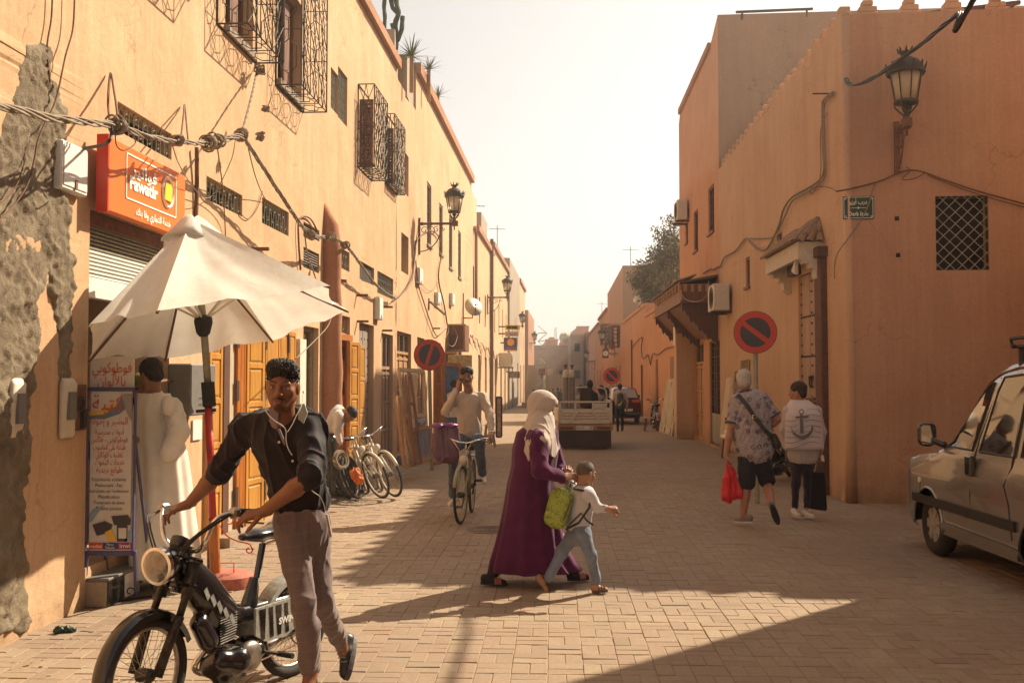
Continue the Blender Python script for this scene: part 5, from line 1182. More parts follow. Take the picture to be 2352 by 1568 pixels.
m=MB();wbox(m,RW,s0,s1,zT-.62,zT-.18,bd-.12,bd-.04);wbox(m,RW,s0+.02,s0+.1,zT-.62,zT-.18,0,bd-.12);wbox(m,RW,s0-.03,s1,zT-.66,zT-.60,bd-.15,bd);wbox(m,RW,s0-.05,s0+.12,zT-.66,zT-.60,0,bd-.15);m.build('frieze',M_['brownwood'],t)
m=MB()
for i in range(9):wbox(m,RW,s0+.1+i*.2*(s1-s0)/2,s0+.22+i*.2*(s1-s0)/2,zT-.34,zT-.18,bd-.04,bd+.02) if s0+.22+i*.2*(s1-s0)/2<s1 else None
for i in range(5):wbox(m,RW,s0-.03,s0+.02,zT-.38,zT-.2,.06+i*.18,.14+i*.18)
m.build('dentil',M_['tanwood'],t)
for k in range(3):
 m=MB();ss=s0+.1+(s1-s0-.3)*k/2;pts=[(0,-.62),(bd-.05,-.62),(bd-.05,-.80)]
 for i in range(8):u=i/8;pts+=[(bd-.05-(bd-.1)*(u+.02),-.80-.9*u**.85+(.0 if i%2 else -.09)),(bd-.05-(bd-.1)*(u+.08),-.80-.9*u**.85-.02)]
 pts+=[(0,-1.8)];m.prism([RW.pt(ss,zT+z,n) for n,z in pts],RW.d*.07);m.build('bracket',M_['darkwood'],t)
m=MB();m.prism([RW.pt(s0+.2,zT-.62,bd-.1),RW.pt(s0+.2,zT-.66,bd-.1),RW.pt(s0+.2,zT-1.45,.1),RW.pt(s0+.2,zT-.7,.04)],RW.d*(s1-s0-.3));m.build('soffit',M_['brownwood'],t)
wire('slack cable looping under the carved cedar awning',[(1560,660,.9),(1572,685,.9),(1600,693,.9),(1622,680,.8),(1628,645,.7)],.9,.012,'cable',W=RW)
a,b,z0,z1=HO['gd'][:4];o=window_part(RW,HO['gd'],R2,'grilled_door',M_['iron'],fr=.05,n=-.05);m=MB()
for i in range(1,5):wbox(m,RW,a+(b-a)*i/5-.008,a+(b-a)*i/5+.008,z0+.8,z1,-.06,-.045)
for j in range(1,9):wbox(m,RW,a,b,z0+.8+(z1-z0-.8)*j/9-.008,z0+.8+(z1-z0-.8)*j/9+.008,-.05,-.035)
m.build('bars',M_['iron'],o);m=MB();wbox(m,RW,a,b,z0,z0+.8,-.09,-.05);m.build('panel',M_['greywood'],o)
carved_door(RW,HO['cd'],R2,M_['tanwood'],top=.22,cols=2)
pl=thing('door_pillar','square yellowish plaster pillar with a white notice beside the carved doors','pillar',RW.pt(RW.S(1592),0));s0=RW.S(1593);m=MB();d_=.55;wbox(m,RW,s0,s0+.55,0,RW.hit(1592,766)[1],0,.5,.01);m.build('shaft',M_['ochre'],pl)
m=MB();wbox(m,RW,s0+.1,s0+.5,2.75,3.35,.5,.52);m.build('notice',M_['cream'],pl)
gm=thing('garden_wall_gate','brown recessed gate in the garden wall behind the leaning panel','gate',RW.pt(RW.S(1552),0));m=MB();wbox(m,RW,RW.S(1562),RW.S(1543),.02,2.5,.0,.05);m.build('panel',M_['brownwood'],gm)
wire('kinked cable run hooked along the garden wall, nearer to the pillar',[(1566,735),(1558,760),(1564,790),(1560,835),(1553,835),(1551,800),(1530,800),(1510,815),(1500,812),(1494,838)],.06,.02,'rust',W=RW)
wire('kinked cable run on the garden wall beyond the first one',[(1494,838),(1488,815),(1482,820),(1476,822),(1473,800),(1475,775),(1462,785),(1452,798)],.06,.022,'rust',W=RW)
for x,y0,y1,lab in ((1508,825,985,'orange drainpipe on the garden wall nearest the bench'),(1474,838,970,'thin brown pipe on the garden wall beyond the bench'),(1451,780,955,'dark conduit on the garden wall above the red car')):
 s=RW.S(x,.06);t=thing('pipe',lab,'pipe',RW.pt(s,0));m=MB();m.tube([RW.pt(s,.02,.06),RW.pt(s,RW.hit(x,y0,.06)[1],.06)],.045,6);m.build('tube',M_['trim'] if x>1500 else M_['rust'],t)
for i,(x0,x1,y0,y1,lab) in enumerate(((1424,1411,748,796,'caged window box on the shaded side, nearest of three'),(1410,1402,752,800,'caged window box on the shaded side, middle of three'),(1400,1394,746,790,'caged window box on the shaded side, last of three'))):
 s0,zt_=RW.hit(x0,y0);s1=RW.S(x1);z0=RW.hit(x0,y1)[1]
 if s1-s0>2.2:s1=s0+2.2
 t=thing('window_cage',lab,'window grille',RW.pt(s0,z0),'boxed grilles of the far shaded houses');m=MB()
 for n in (.02,.5):
  for k in range(5):m.tube([RW.pt(s0+(s1-s0)*k/4,z0,n),RW.pt(s0+(s1-s0)*k/4,zt_,n)],.03,4)
  for k in range(6):z=z0+(zt_-z0)*k/5;m.tube([RW.pt(s0,z,n),RW.pt(s1,z,n)],.025,4);m.tube([RW.pt(s0,z,.02),RW.pt(s0,z,.5)],.025,4)
 m.build('bars',M_['rust'],t);m=MB();wbox(m,RW,s0-.1,s1+.1,zt_,zt_+.1,0,.65);m.build('hood',M_['trim'],t);m=MB();wbox(m,RW,s0+.2,s1-.2,z0+.1,zt_-.1,.003,.02);m.build('window',M_['dark'],t)
def lamp_r(xw,ya,xl,label):
 s=RW.S(xw);Yw=RW.Y(s);wall_lamp(RW,s,P(xl,ya,Yw).z,abs(xl-xw)/F*Yw,label,1.1)
lamp_r(1413,790,1383,'crowned lantern beside the round clock on the shaded side');lamp_r(1367,829,1347,'small lantern further along the shaded side');lamp_r(1345,833,1325,'last tiny lantern at the shaded street end')
t=thing('clock_sign','dark square sign with a round white clock face on the shaded side','clock',P(1391,820,56));a=P(1384,801,56);b=P(1398,822,56);m=MB();m.bbox(None,a.x,b.x,56,56.15,b.z,a.z,.02);m.tube([Vector((b.x,56.1,(a.z+b.z)/2)),Vector((b.x+.5,56.1,(a.z+b.z)/2))],.03,4);m.build('box',M_['darkwood'],t)
cc=(a+b)/2;M=Matrix.Translation((cc.x,55.99,cc.z))@Matrix.Rotation(math.pi/2,4,'X');m=MB();m.lathe([(.15,0),(.15,.02)],M,20);m.build('face',M_['white_text'],t);m=MB();m.tube([Vector((cc.x,55.97,cc.z)),Vector((cc.x+.07,55.97,cc.z-.06))],.012,4);m.tube([Vector((cc.x,55.97,cc.z)),Vector((cc.x-.08,55.97,cc.z+.04))],.012,4);m.build('hand',M_['black_text'],t)
t=thing('roof_pergola','light roof frame above the far orange houses','pergola',RW.pt(RW.S(1384),8));m=MB();s0,s1=RW.S(1394),RW.S(1378);z=RW.hit(1390,716)[1]-1.2
for s in (s0,(s0+s1)/2,s1):
 for n in (-.6,-3):m.tube([RW.pt(s,z-.6,n),RW.pt(s,z+1.5,n)],.06,4)
for n in (-.6,-3):m.tube([RW.pt(s0,z+1.5,n),RW.pt(s1,z+1.5,n)],.06,4)
m.build('frame',M_['ironl'],t)
t=thing('floodlight','white rounded floodlight on top of the garden wall notch','lamp',RW.pt(RW.S(1471),zg2));c=RW.pt(RW.S(1471),zg2+.25,0);m=MB();m.lathe([(.05,-.25),(.05,0),(.3,.02),(.32,.16),(.2,.3),(.02,.34)],Matrix.Translation(c),14);m.build('housing',M_['white'],t)
def tree(name,label,base,blobs,trunk_h,nleaf,leaf,mats,seed=1):
 t=thing(name,label,'tree',base);r=random.Random(seed);m=MB();top=Vector(base)+Vector((0,0,trunk_h))
 m.tube([Vector(base),Vector(base)+Vector((.1,0,trunk_h*.5)),top],[.28,.22,.17],8)
 for c,rad in blobs:
  c=Vector(c);mid=top.lerp(c,.5)+Vector((r.uniform(-.2,.2),r.uniform(-.2,.2),.3));m.tube([top,mid,c],[.13,.08,.03],5)
  for _ in range(5):m.tube([mid.lerp(c,r.random()),c+Vector([r.uniform(-1,1) for _ in range(3)])*rad*.8],[.04,.01],4)
 m.build('trunk',M_['tanwood'],t)
 n=nleaf;rg=np.random.default_rng(seed);C_=[];
 tot=sum(b[1]**2 for b in blobs)
 for c,rad in blobs:
  k=int(n*rad**2/tot);d=rg.normal(size=(k,3));d/=np.linalg.norm(d,axis=1)[:,None];rr_=rad*rg.random(k)**.45*(1+.25*np.sin(d[:,0]*7+d[:,2]*5)+.2*np.sin(d[:,1]*9+d[:,2]*11));C_.append(np.array(c)+d*rr_[:,None]*np.array([1,1,.85]))
 P_=np.concatenate(C_);P_=P_[np.sin(P_[:,0]*3.1+P_[:,2]*2.3)+np.sin(P_[:,1]*2.9-P_[:,2]*3.7)+rg.normal(size=len(P_))*.8>-.9];k=len(P_)
 u=rg.normal(size=(k,3));u[:,2]-=.7;u/=np.linalg.norm(u,axis=1)[:,None];v=np.cross(u,rg.normal(size=(k,3)));v/=np.linalg.norm(v,axis=1)[:,None];s=leaf*(.6+.8*rg.random(k))[:,None];u*=s;v*=s*.38
 V=np.stack([P_-u,P_-v,P_+u,P_+v],1).reshape(-1,3);me=bpy.data.meshes.new('crown');me.vertices.add(4*k);me.vertices.foreach_set('co',V.astype('f').ravel());me.loops.add(4*k);me.loops.foreach_set('vertex_index',np.arange(4*k));me.polygons.add(k);me.polygons.foreach_set('loop_start',np.arange(k)*4);me.update(calc_edges=True)
 for mt in mats:me.materials.append(mt)
 me.polygons.foreach_set('material_index',rg.integers(0,len(mats),k));o=bpy.data.objects.new('crown',me);C.objects.link(o);adopt(o,t);return t
lf1=flat('olive leaf',(.15,.125,.05),.75,var=.3);lf2=flat('dark olive leaf',(.075,.065,.03),.8,var=.3);lf3=flat('pale leaf',(.24,.20,.09),.7,var=.3)
Yt=45.0;B=lambda x,y,r,dy=0:(P(x,y,Yt+dy),r)
tb=P(1545,872,Yt);tree('pepper_tree','loose olive green tree leaning over the garden wall notch',(tb.x,Yt,0),[B(1545,540,.85),B(1535,590,1.1,1),B(1520,625,1.15,-1),B(1500,650,1.1),B(1545,640,1.3,1),B(1485,640,.75,1),B(1515,675,1.0),B(1550,690,1.0),B(1495,690,.7),B(1552,580,.9,-1),B(1530,700,.9),B(1548,515,.5),B(1475,655,.45),B(1510,605,.6)],4.2,26000,.075,(lf1,lf2,lf3),5)
def npv(v):return np.array(tuple(v),dtype=np.float64)
def surface_nets(f,org,h):
 s=f<0;sl_=[(slice(0,-1),slice(1,None))[b] for b in (0,1)]
 cs=np.zeros(tuple(n-1 for n in f.shape),np.uint8)
 for i in (0,1):
  for j in (0,1):
   for k in (0,1):cs+=s[sl_[i],sl_[j],sl_[k]]
 I=np.argwhere((cs>0)&(cs<8));
 if not len(I):return np.zeros((0,3)),np.zeros((0,4),int)
 idx=-np.ones(cs.shape,np.int64);idx[I[:,0],I[:,1],I[:,2]]=np.arange(len(I))
 acc=np.zeros((len(I),3));cnt=np.zeros(len(I));corner={}
 for i in (0,1):
  for j in (0,1):
   for k in (0,1):corner[i,j,k]=f[I[:,0]+i,I[:,1]+j,I[:,2]+k]
 for ax in range(3):
  for a in (0,1):
   for b in (0,1):
    c0=[0,0,0];o=[x for x in range(3) if x!=ax];c0[o[0]]=a;c0[o[1]]=b;c1=list(c0);c1[ax]=1
    f0,f1=corner[tuple(c0)],corner[tuple(c1)];m=(f0<0)!=(f1<0);t=np.where(m,f0/(f0-f1+1e-12),0);p=np.tile(np.array(c0,float),(len(I),1));p[:,ax]=t;acc+=p*m[:,None];cnt+=m
 V=org+(I+acc/np.maximum(cnt,1)[:,None])*h;Q=[]
 for ax in range(3):
  u,v=(ax+1)%3,(ax+2)%3;sa=[slice(None)]*3;sb_=[slice(None)]*3;sa[ax]=slice(0,-1);sb_[ax]=slice(1,None)
  E=np.argwhere(s[tuple(sa)]!=s[tuple(sb_)]);E=E[(E[:,u]>0)&(E[:,v]>0)&(E[:,u]<f.shape[u]-1)&(E[:,v]<f.shape[v]-1)]
  if not len(E):continue
  ins=s[E[:,0],E[:,1],E[:,2]];c=[]
  for du,dv in ((-1,-1),(0,-1),(0,0),(-1,0)):q=E.copy();q[:,u]+=du;q[:,v]+=dv;c.append(idx[q[:,0],q[:,1],q[:,2]])
  c=np.stack(c,1);c[~ins]=c[~ins][:,::-1];Q.append(c)
 return V,np.concatenate(Q)
class Body:
 def __init__(s):s.p=[];s.M=None
 def _add(s,fn,lo,hi,k,op,col):s.p.append((fn,npv(lo),npv(hi),k,op,col));return s
 def cone(s,a,b,ra,rb,k=.02,col=None,flat=None,f=None,op='U'):
  a,b=npv(a),npv(b)
  if s.M is not None:a=(s.M@np.append(a,1))[:3];b=(s.M@np.append(b,1))[:3];sc_=np.linalg.norm(s.M[:3,0]);ra*=sc_;rb*=sc_;k*=sc_;f=None if f is None else s.M[:3,:3]@npv(f)
  ba=b-a;L2=max(1e-12,ba@ba)
  if f is not None:f=npv(f);f=f/np.linalg.norm(f)
  def fn(p):
   q=p-a;t=np.clip(q@ba/L2,0,1);q=q-t[:,None]*ba;r=ra+(rb-ra)*t
   if f is not None:q=q+np.outer(q@f,f)*(1/flat-1);return (np.linalg.norm(q,axis=1)-r)*(flat if flat<1 else 1)
   return np.linalg.norm(q,axis=1)-r
  m=max(ra,rb)*(flat if (flat and flat>1) else 1);return s._add(fn,np.minimum(a,b)-m,np.maximum(a,b)+m,k,op,col)
 def chain(s,pts,rs,k=.02,col=None,flat=None,f=None):
  for i in range(len(pts)-1):s.cone(pts[i],pts[i+1],rs[i],rs[i+1],k,col,flat,f)
  return s
 def ell(s,c,r,k=.01,col=None,op='U',rot=None):
  c=npv(c);r=npv(r);Rm=np.eye(3) if rot is None else np.array(rot)
  if s.M is not None:sc_=np.linalg.norm(s.M[:3,0]);c=(s.M@np.append(c,1))[:3];Rm=(s.M[:3,:3]/sc_)@Rm;r=r*sc_;k*=sc_
  def fn(p):
   q=(p-c)@Rm;k0=np.linalg.norm(q/r,axis=1);k1=np.linalg.norm(q/(r*r),axis=1);return np.where(k1<1e-9,-r.min(),k0*(k0-1)/np.maximum(k1,1e-9))
  m=r.max();return s._add(fn,c-m,c+m,k,op,col)
 def mesh(s,h,dcol=(.5,.3,.2),cut=None):
  U=[p for p in s.p if p[4]=='U'];lo=np.min([p[1] for p in U],0)-2.5*h-.01;hi=np.max([p[2] for p in U],0)+2.5*h+.01
  n=np.ceil((hi-lo)/h).astype(int)+1;ax=[lo[i]+np.arange(n[i])*h for i in range(3)];F_=np.full(tuple(n),.2)
  for fn,a,b,k,op,col in s.p:
   i0=np.maximum(0,np.floor((a-lo-k*1.6-.012)/h).astype(int));i1=np.minimum(n,np.ceil((b-lo+k*1.6+.012)/h).astype(int)+1)
   if (i1<=i0).any():continue
   g=np.stack(np.meshgrid(*[ax[i][i0[i]:i1[i]] for i in range(3)],indexing='ij'),-1).reshape(-1,3);d=fn(g).reshape(tuple(i1-i0));S_=tuple(slice(i0[i],i1[i]) for i in range(3));o=F_[S_]
   if op=='U':
    t=np.clip(.5+.5*(o-d)/k,0,1);F_[S_]=o+(d-o)*t-k*t*(1-t)
   else:
    t=np.clip(.5-.5*(o+d)/k,0,1);F_[S_]=o+(-d-o)*t+k*t*(1-t)
  if cut is not None:
   g=np.stack(np.meshgrid(*ax,indexing='ij'),-1).reshape(-1,3);F_=np.maximum(F_,cut(g).reshape(tuple(n)))
  V,Q=surface_nets(F_,lo,h)
  cp=[p for p in s.p if p[4]=='U' and p[5] is not None]
  if cp and len(V):
   D=np.stack([p[0](V) for p in cp],1);D-=D.min(1,keepdims=True);W_=np.exp(-D/.003);W_/=W_.sum(1,keepdims=True);Cc=W_@np.array([p[5] for p in cp])
  else:Cc=np.tile(np.array(dcol,float),(len(V),1))
  return V,Q,Cc
def np_mesh(name,parts,mat,parent,smooth=True,attr=True):
 Vs,Qs,Cs,n=[],[],[],0
 for V,Q,Cc in parts:Vs.append(V);Qs.append(Q+n);Cs.append(Cc);n+=len(V)
 V=np.concatenate(Vs);Q=np.concatenate(Qs);Cc=np.concatenate(Cs);me=bpy.data.meshes.new(name)
 me.vertices.add(len(V));me.vertices.foreach_set('co',V.astype('f').ravel());me.loops.add(4*len(Q));me.loops.foreach_set('vertex_index',Q.astype('i').ravel());me.polygons.add(len(Q));me.polygons.foreach_set('loop_start',(np.arange(len(Q))*4).astype('i'));me.update(calc_edges=True);me.validate()
 if attr:color_mesh(me,np.concatenate([Cc,np.ones((len(Cc),1))],1))
 return mesh_obj(name,me,mat,parent,smooth)
def vnormals(V,Q):
 n=np.cross(V[Q[:,2]]-V[Q[:,0]],V[Q[:,3]]-V[Q[:,1]]);N=np.zeros_like(V)
 for i in range(4):np.add.at(N,Q[:,i],n)
 return N/np.maximum(1e-12,np.linalg.norm(N,axis=1))[:,None]
def folds(V,amp,scale,seed=0,stretch=(1,1,1),sharp=1.0):
 """ridged wandering folds"""
 r=np.random.default_rng(seed);P_=V*np.array(stretch)*scale;out=0
 for o_ in range(3):
  d=r.normal(size=3);d/=np.linalg.norm(d);e=r.normal(size=3)*.8;g_=r.normal(size=3)*.7
  ph=P_@d*(1.6**o_)+1.3*np.sin(P_@e+r.random()*6)+.8*np.sin(P_@g_*1.7+r.random()*6);w_=1-np.abs(np.sin(ph));out=out+(w_**(2*sharp)-.35)*.6**o_
 return out*amp
def cloth(name,B,h,mat,parent,amp=.006,scale=22,seed=1,cut=None,stretch=(1,1,.6),paint=None,col=(.5,.5,.5),sharp=1.0):
 V,Q,Cc=B.mesh(h,dcol=col,cut=cut);N=vnormals(V,Q);V=V+N*folds(V,amp,scale,seed,stretch,sharp)[:,None]
 if paint:Cc=paint(V,Cc,N)
 return np_mesh(name,[(V,Q,Cc)],mat,parent)
def frame(pos,fwd,up=(0,0,1),s=1.0):
 """head frame: +y is where the face looks, x to its right hand side seen from behind"""
 y=Vector(fwd).normalized();z=Vector(up);x=y.cross(z).normalized();z=x.cross(y);M=np.eye(4);M[:3,0]=npv(x)*s;M[:3,1]=npv(y)*s;M[:3,2]=npv(z)*s;M[:3,3]=npv(pos);return M
def head(M,skin_,lips=None,brow=(.02,.012,.008),beard=None,h=.0035,neck=None,eye=(.06,.03,.015),ears=True,fem=False,beard_fn=None):
 B=Body();B.M=M;lips=lips or tuple(c*.72 for c in skin_)
 B.ell((0,-.012,.036),(.074,.092,.084));B.ell((0,.018,-.02),(.061,.066,.080),.03);B.ell((0,.050,-.094),(.024,.026,.021),.03)
 for sx in (-1,1):
  B.cone((sx*.053,-.004,-.045),(sx*.02,.052,-.094),.020,.016,.03);B.ell((sx*.043,.050,-.018),(.022,.020,.018),.025);B.ell((sx*.029,.075,.023),(.026,.012,.0095),.014)
  B.ell((sx*.0135,.094,-.031),(.0095,.0115,.0085),.008);B.ell((sx*.032,.098,.003),(.020,.015,.0115),.012,op='S')
  if ears:B.ell((sx*.077,-.006,-.004),(.007,.018,.031),.006,rot=[[math.cos(.35*sx),-math.sin(.35*sx),0],[math.sin(.35*sx),math.cos(.35*sx),0],[0,0,1]])
 B.cone((0,.083,.014),(0,.104,-.027),.0085,.012,.012);B.ell((0,.104,-.029),(.0115,.011,.010),.008)
 B.ell((0,.088,-.0585),(.023,.0105,.0065),.006);B.ell((0,.085,-.069),(.0195,.0115,.0075),.006);B.ell((0,.103,-.0635),(.022,.010,.0016),.003,op='S')
 for sx in (-1,1):B.ell((sx*.0075,.112,-.041),(.0042,.006,.0028),.003,op='S')
 B.M=None
 if neck:B.cone((M@np.array((0,-.018,-.05,1)))[:3],neck[0],.054*np.linalg.norm(M[:3,0]),neck[1],.03);
 V,Q,Cc=B.mesh(h,dcol=skin_);Mi=np.linalg.inv(M);L=V@Mi[:3,:3].T+Mi[:3,3];x,y,z=L.T;ax=np.abs(x)
 def blend(mask,c,a=1.0):
  nonlocal Cc
  m=np.clip(mask,0,1)[:,None]*a;Cc=Cc*(1-m)+np.array(c)*m
 sm=lambda d,w_:np.clip(.5-d/w_,0,1)
 blend(sm(np.sqrt((x/.024)**2+((z+.0635)/.0135)**2)-1,.35)*(y>.075),lips,.85);blend(sm(np.abs(z+.0635)-.0012,.002)*(ax<.022)*(y>.07),tuple(c*.3 for c in lips),.8)
 zb=.0265+.006*np.sin(np.clip((ax-.012)/.036,0,1)*2.4)-.1*np.clip(ax-.04,0,1);blend(sm(np.abs(z-zb)-.0042,.004)*(ax>.012)*(ax<.049)*(y>.045),brow,.85 if not fem else .6)
 blend(sm(np.sqrt(((ax-.032)/.0185)**2+((z-.004)/.0095)**2)-1,.5)*(y>.05),tuple(c*.45 for c in skin_),.6)
 blend(sm(np.sqrt(((ax-.0075)/.005)**2+((z+.041)/.0045)**2)-1,.5)*(y>.09),tuple(c*.3 for c in skin_),.7)
 if beard_fn:Cc=beard_fn(x,y,z,Cc)
 parts=[(V,Q,Cc)]
 for sx in (-1,1):
  n1,n2=12,16;c=np.array((sx*.0315,.0715,.0035));r=.0128;vs=[];cs=[]
  for i in range(n1+1):
   th=math.pi*i/n1
   for j in range(n2):ph=2*math.pi*j/n2;vs.append(c+r*np.array((math.sin(th)*math.cos(ph),math.cos(th),math.sin(th)*math.sin(ph))));cs.append((.01,.01,.01) if th<.2 else (eye if th<.52 else (.36,.31,.28)))
  vs=np.array(vs);q=np.array([(i*n2+j,i*n2+(j+1)%n2,(i+1)*n2+(j+1)%n2,(i+1)*n2+j) for i in range(n1) for j in range(n2)]);parts.append((vs@M[:3,:3].T+M[:3,3],q,np.array(cs)))
  LB=Body();LB.M=M;LB.ell((sx*.0315,.0700,.0052),(.0165,.0150,.0138),.003);cutc=(M@np.append(c,1))[:3]
  up=M[:3,2]/np.linalg.norm(M[:3,2]);sc_=np.linalg.norm(M[:3,0]);LV,LQ,LC=LB.mesh(h*.6,dcol=tuple(c_*.55 for c_ in skin_),cut=lambda g:-((g-cutc)@up-.0042*sc_));parts.append((LV,LQ,LC))
  LB=Body();LB.M=M;LB.ell((sx*.0315,.0695,.0015),(.0160,.0142,.0125),.003);LV,LQ,LC=LB.mesh(h*.6,dcol=tuple(c_*.7 for c_ in skin_),cut=lambda g:((g-cutc)@up+.0058*sc_));parts.append((LV,LQ,LC))
 return parts
def hand(wrist,d,back,thumb=1,curl=(.5,.6,.4),s=1.0,h=.003,skin_=(.3,.15,.08),spread=.06,tcurl=.35,rw=.024):
 """five separate bent fingers; d = finger direction, back = normal of the back of the hand, thumb=+1/-1 side"""
 x=Vector(d).normalized();z=Vector(back);z=(z-x*z.dot(x)).normalized();y=z.cross(x)*thumb;o=Vector(wrist);B=Body();T=lambda a,b,c:o+x*a*s+y*b*s+z*c*s
 K=[(.088,.030),(.093,.010),(.088,-.010),(.078,-.029)];Ls=[(.040,.025,.020),(.044,.028,.021),(.041,.026,.020),(.032,.020,.018)]
 for (kx,ky) in K:B.cone(T(0,ky*.45,0),T(kx,ky,0),.017*s,.0115*s,.012*s)
 B.cone(T(-.03,0,0),T(.02,0,0),rw*s,.021*s,.015*s)
 for i,((kx,ky),L_) in enumerate(zip(K,Ls)):
  p=T(kx,ky,0);a=0;f=(1.5-i)*spread
  for j,l in enumerate(L_):
   a+=curl[j]*(1+.12*(i-1.5)*.5);dd=x*math.cos(a)-z*math.sin(a)+y*math.sin(f);dd.normalize();q=p+dd*l*s;r0=(.0095,.0085,.0078)[j]*s;B.cone(p,q,r0,(.0085,.0078,.0062)[j]*s,.004*s);p=q
 p=T(.018,.026,-.004);a=.75
 for j,l in enumerate((.042,.032,.024)):
  dd=x*math.cos(a)+y*math.sin(a)-z*(.35+.25*j*tcurl*3);dd.normalize();q=p+dd*l*s;B.cone(p,q,(.014,.0105,.0092)[j]*s,(.0105,.0092,.0072)[j]*s,.006*s);p=q;a-=tcurl
 V,Q,Cc=B.mesh(h*1.0,dcol=skin_)
 return V,Q,Cc
def tubepart(pts,rs,skin_,h=.005,k=.02):B=Body();B.chain(pts,rs,k);return B.mesh(h,dcol=skin_)
def shoe(name,heel,toe,up,mat,sole_mat,parent,w_=.048,hgt=.055,extra=None,h=.005,sole=.016):
 """shoe from heel to toe (sole centre points), upper + sole"""
 f=(Vector(toe)-Vector(heel));L_=f.length;f.normalize();u=Vector(up);u=(u-f*u.dot(f)).normalized();s=f.cross(u);o=Vector(heel);T=lambda a,b,c:o+f*a*L_+s*b+u*c
 B=Body();B.cone(T(.12,0,hgt*.75),T(.42,0,hgt*.7),w_*.72,w_*.74,.02);B.cone(T(.42,0,hgt*.62),T(.86,.004,hgt*.42),w_*.78,w_*.66,.02);B.cone(T(.10,0,hgt*1.2),T(.26,0,hgt*1.25),w_*.62,w_*.66,.02)
 n=npv(u);o_=npv(o)
 V,Q,Cc=B.mesh(h,cut=lambda g:-((g-o_)@n-sole*.8));ob=np_mesh(name,[(V,Q,Cc)],mat,parent,attr=False)
 m=MB();ring=[]
 for zz,k in ((0,.97),(sole*.5,1.03),(sole,1.0)):
  ring.append([T(a,b*k,zz) for a,b in [(.5+.53*math.cos(t),w_*.92*math.sin(t)*(.88+.16*math.cos(t))) for t in [2*math.pi*i/20 for i in range(20)]]])
 m.loft(ring);m.build('sole',sole_mat,ob,smooth=False);return ob
def hair_mat(name,c1,c2,sc_=(60,60,60)):
 m,t,b=new_mat(name);v=objvec(t,sc_);n=nz(t,1.5,5,.7,v,.6);t.links.new(ramp(t,n,[(.3,c1),(.7,c2)]),b.inputs['Base Color']);b.inputs['Roughness'].default_value=.6;bump(t,b,n,.9,.01);return m
M_['skin']=skin('skin');M_['hair']=hair_mat('black hair',(.008,.006,.005),(.035,.024,.018));M_['whitehair']=hair_mat('white hair',(.42,.38,.33),(.66,.62,.56));M_['brownhair']=hair_mat('dark reddish hair',(.02,.008,.006),(.07,.025,.015))
M_['sole']=flat('black sole',(.02,.018,.018),.7,var=.1);M_['whitesole']=flat('white sole',(.62,.58,.52),.6,var=.1)
def person(label,loc,group=None):return thing('person',label,'person',loc,group)
def underbody(chest,pelvis,shR,elR,shL,elL,hpR,knR,anR,hpL,knL,anL,tr,col,k=1.0):
 """trunk and limbs beneath the clothes"""
 B=Body();B.cone(chest,pelvis,tr,tr*.95,.03)
 for sh_,el in ((shR,elR),(shL,elL)):
  B.cone(chest.lerp(sh_,.3),sh_,.045*k,.04*k,.03);B.cone(sh_,el,.04*k,.034*k,.02)
 for hp,kn,an in ((hpR,knR,anR),(hpL,knL,anL)):B.cone(pelvis.lerp(hp,.6),hp,.06*k,.06*k,.03);B.cone(hp,kn,.06*k,.042*k,.02);B.cone(kn,an,.042*k,.028*k,.02)
 return B.mesh(.012,dcol=col)
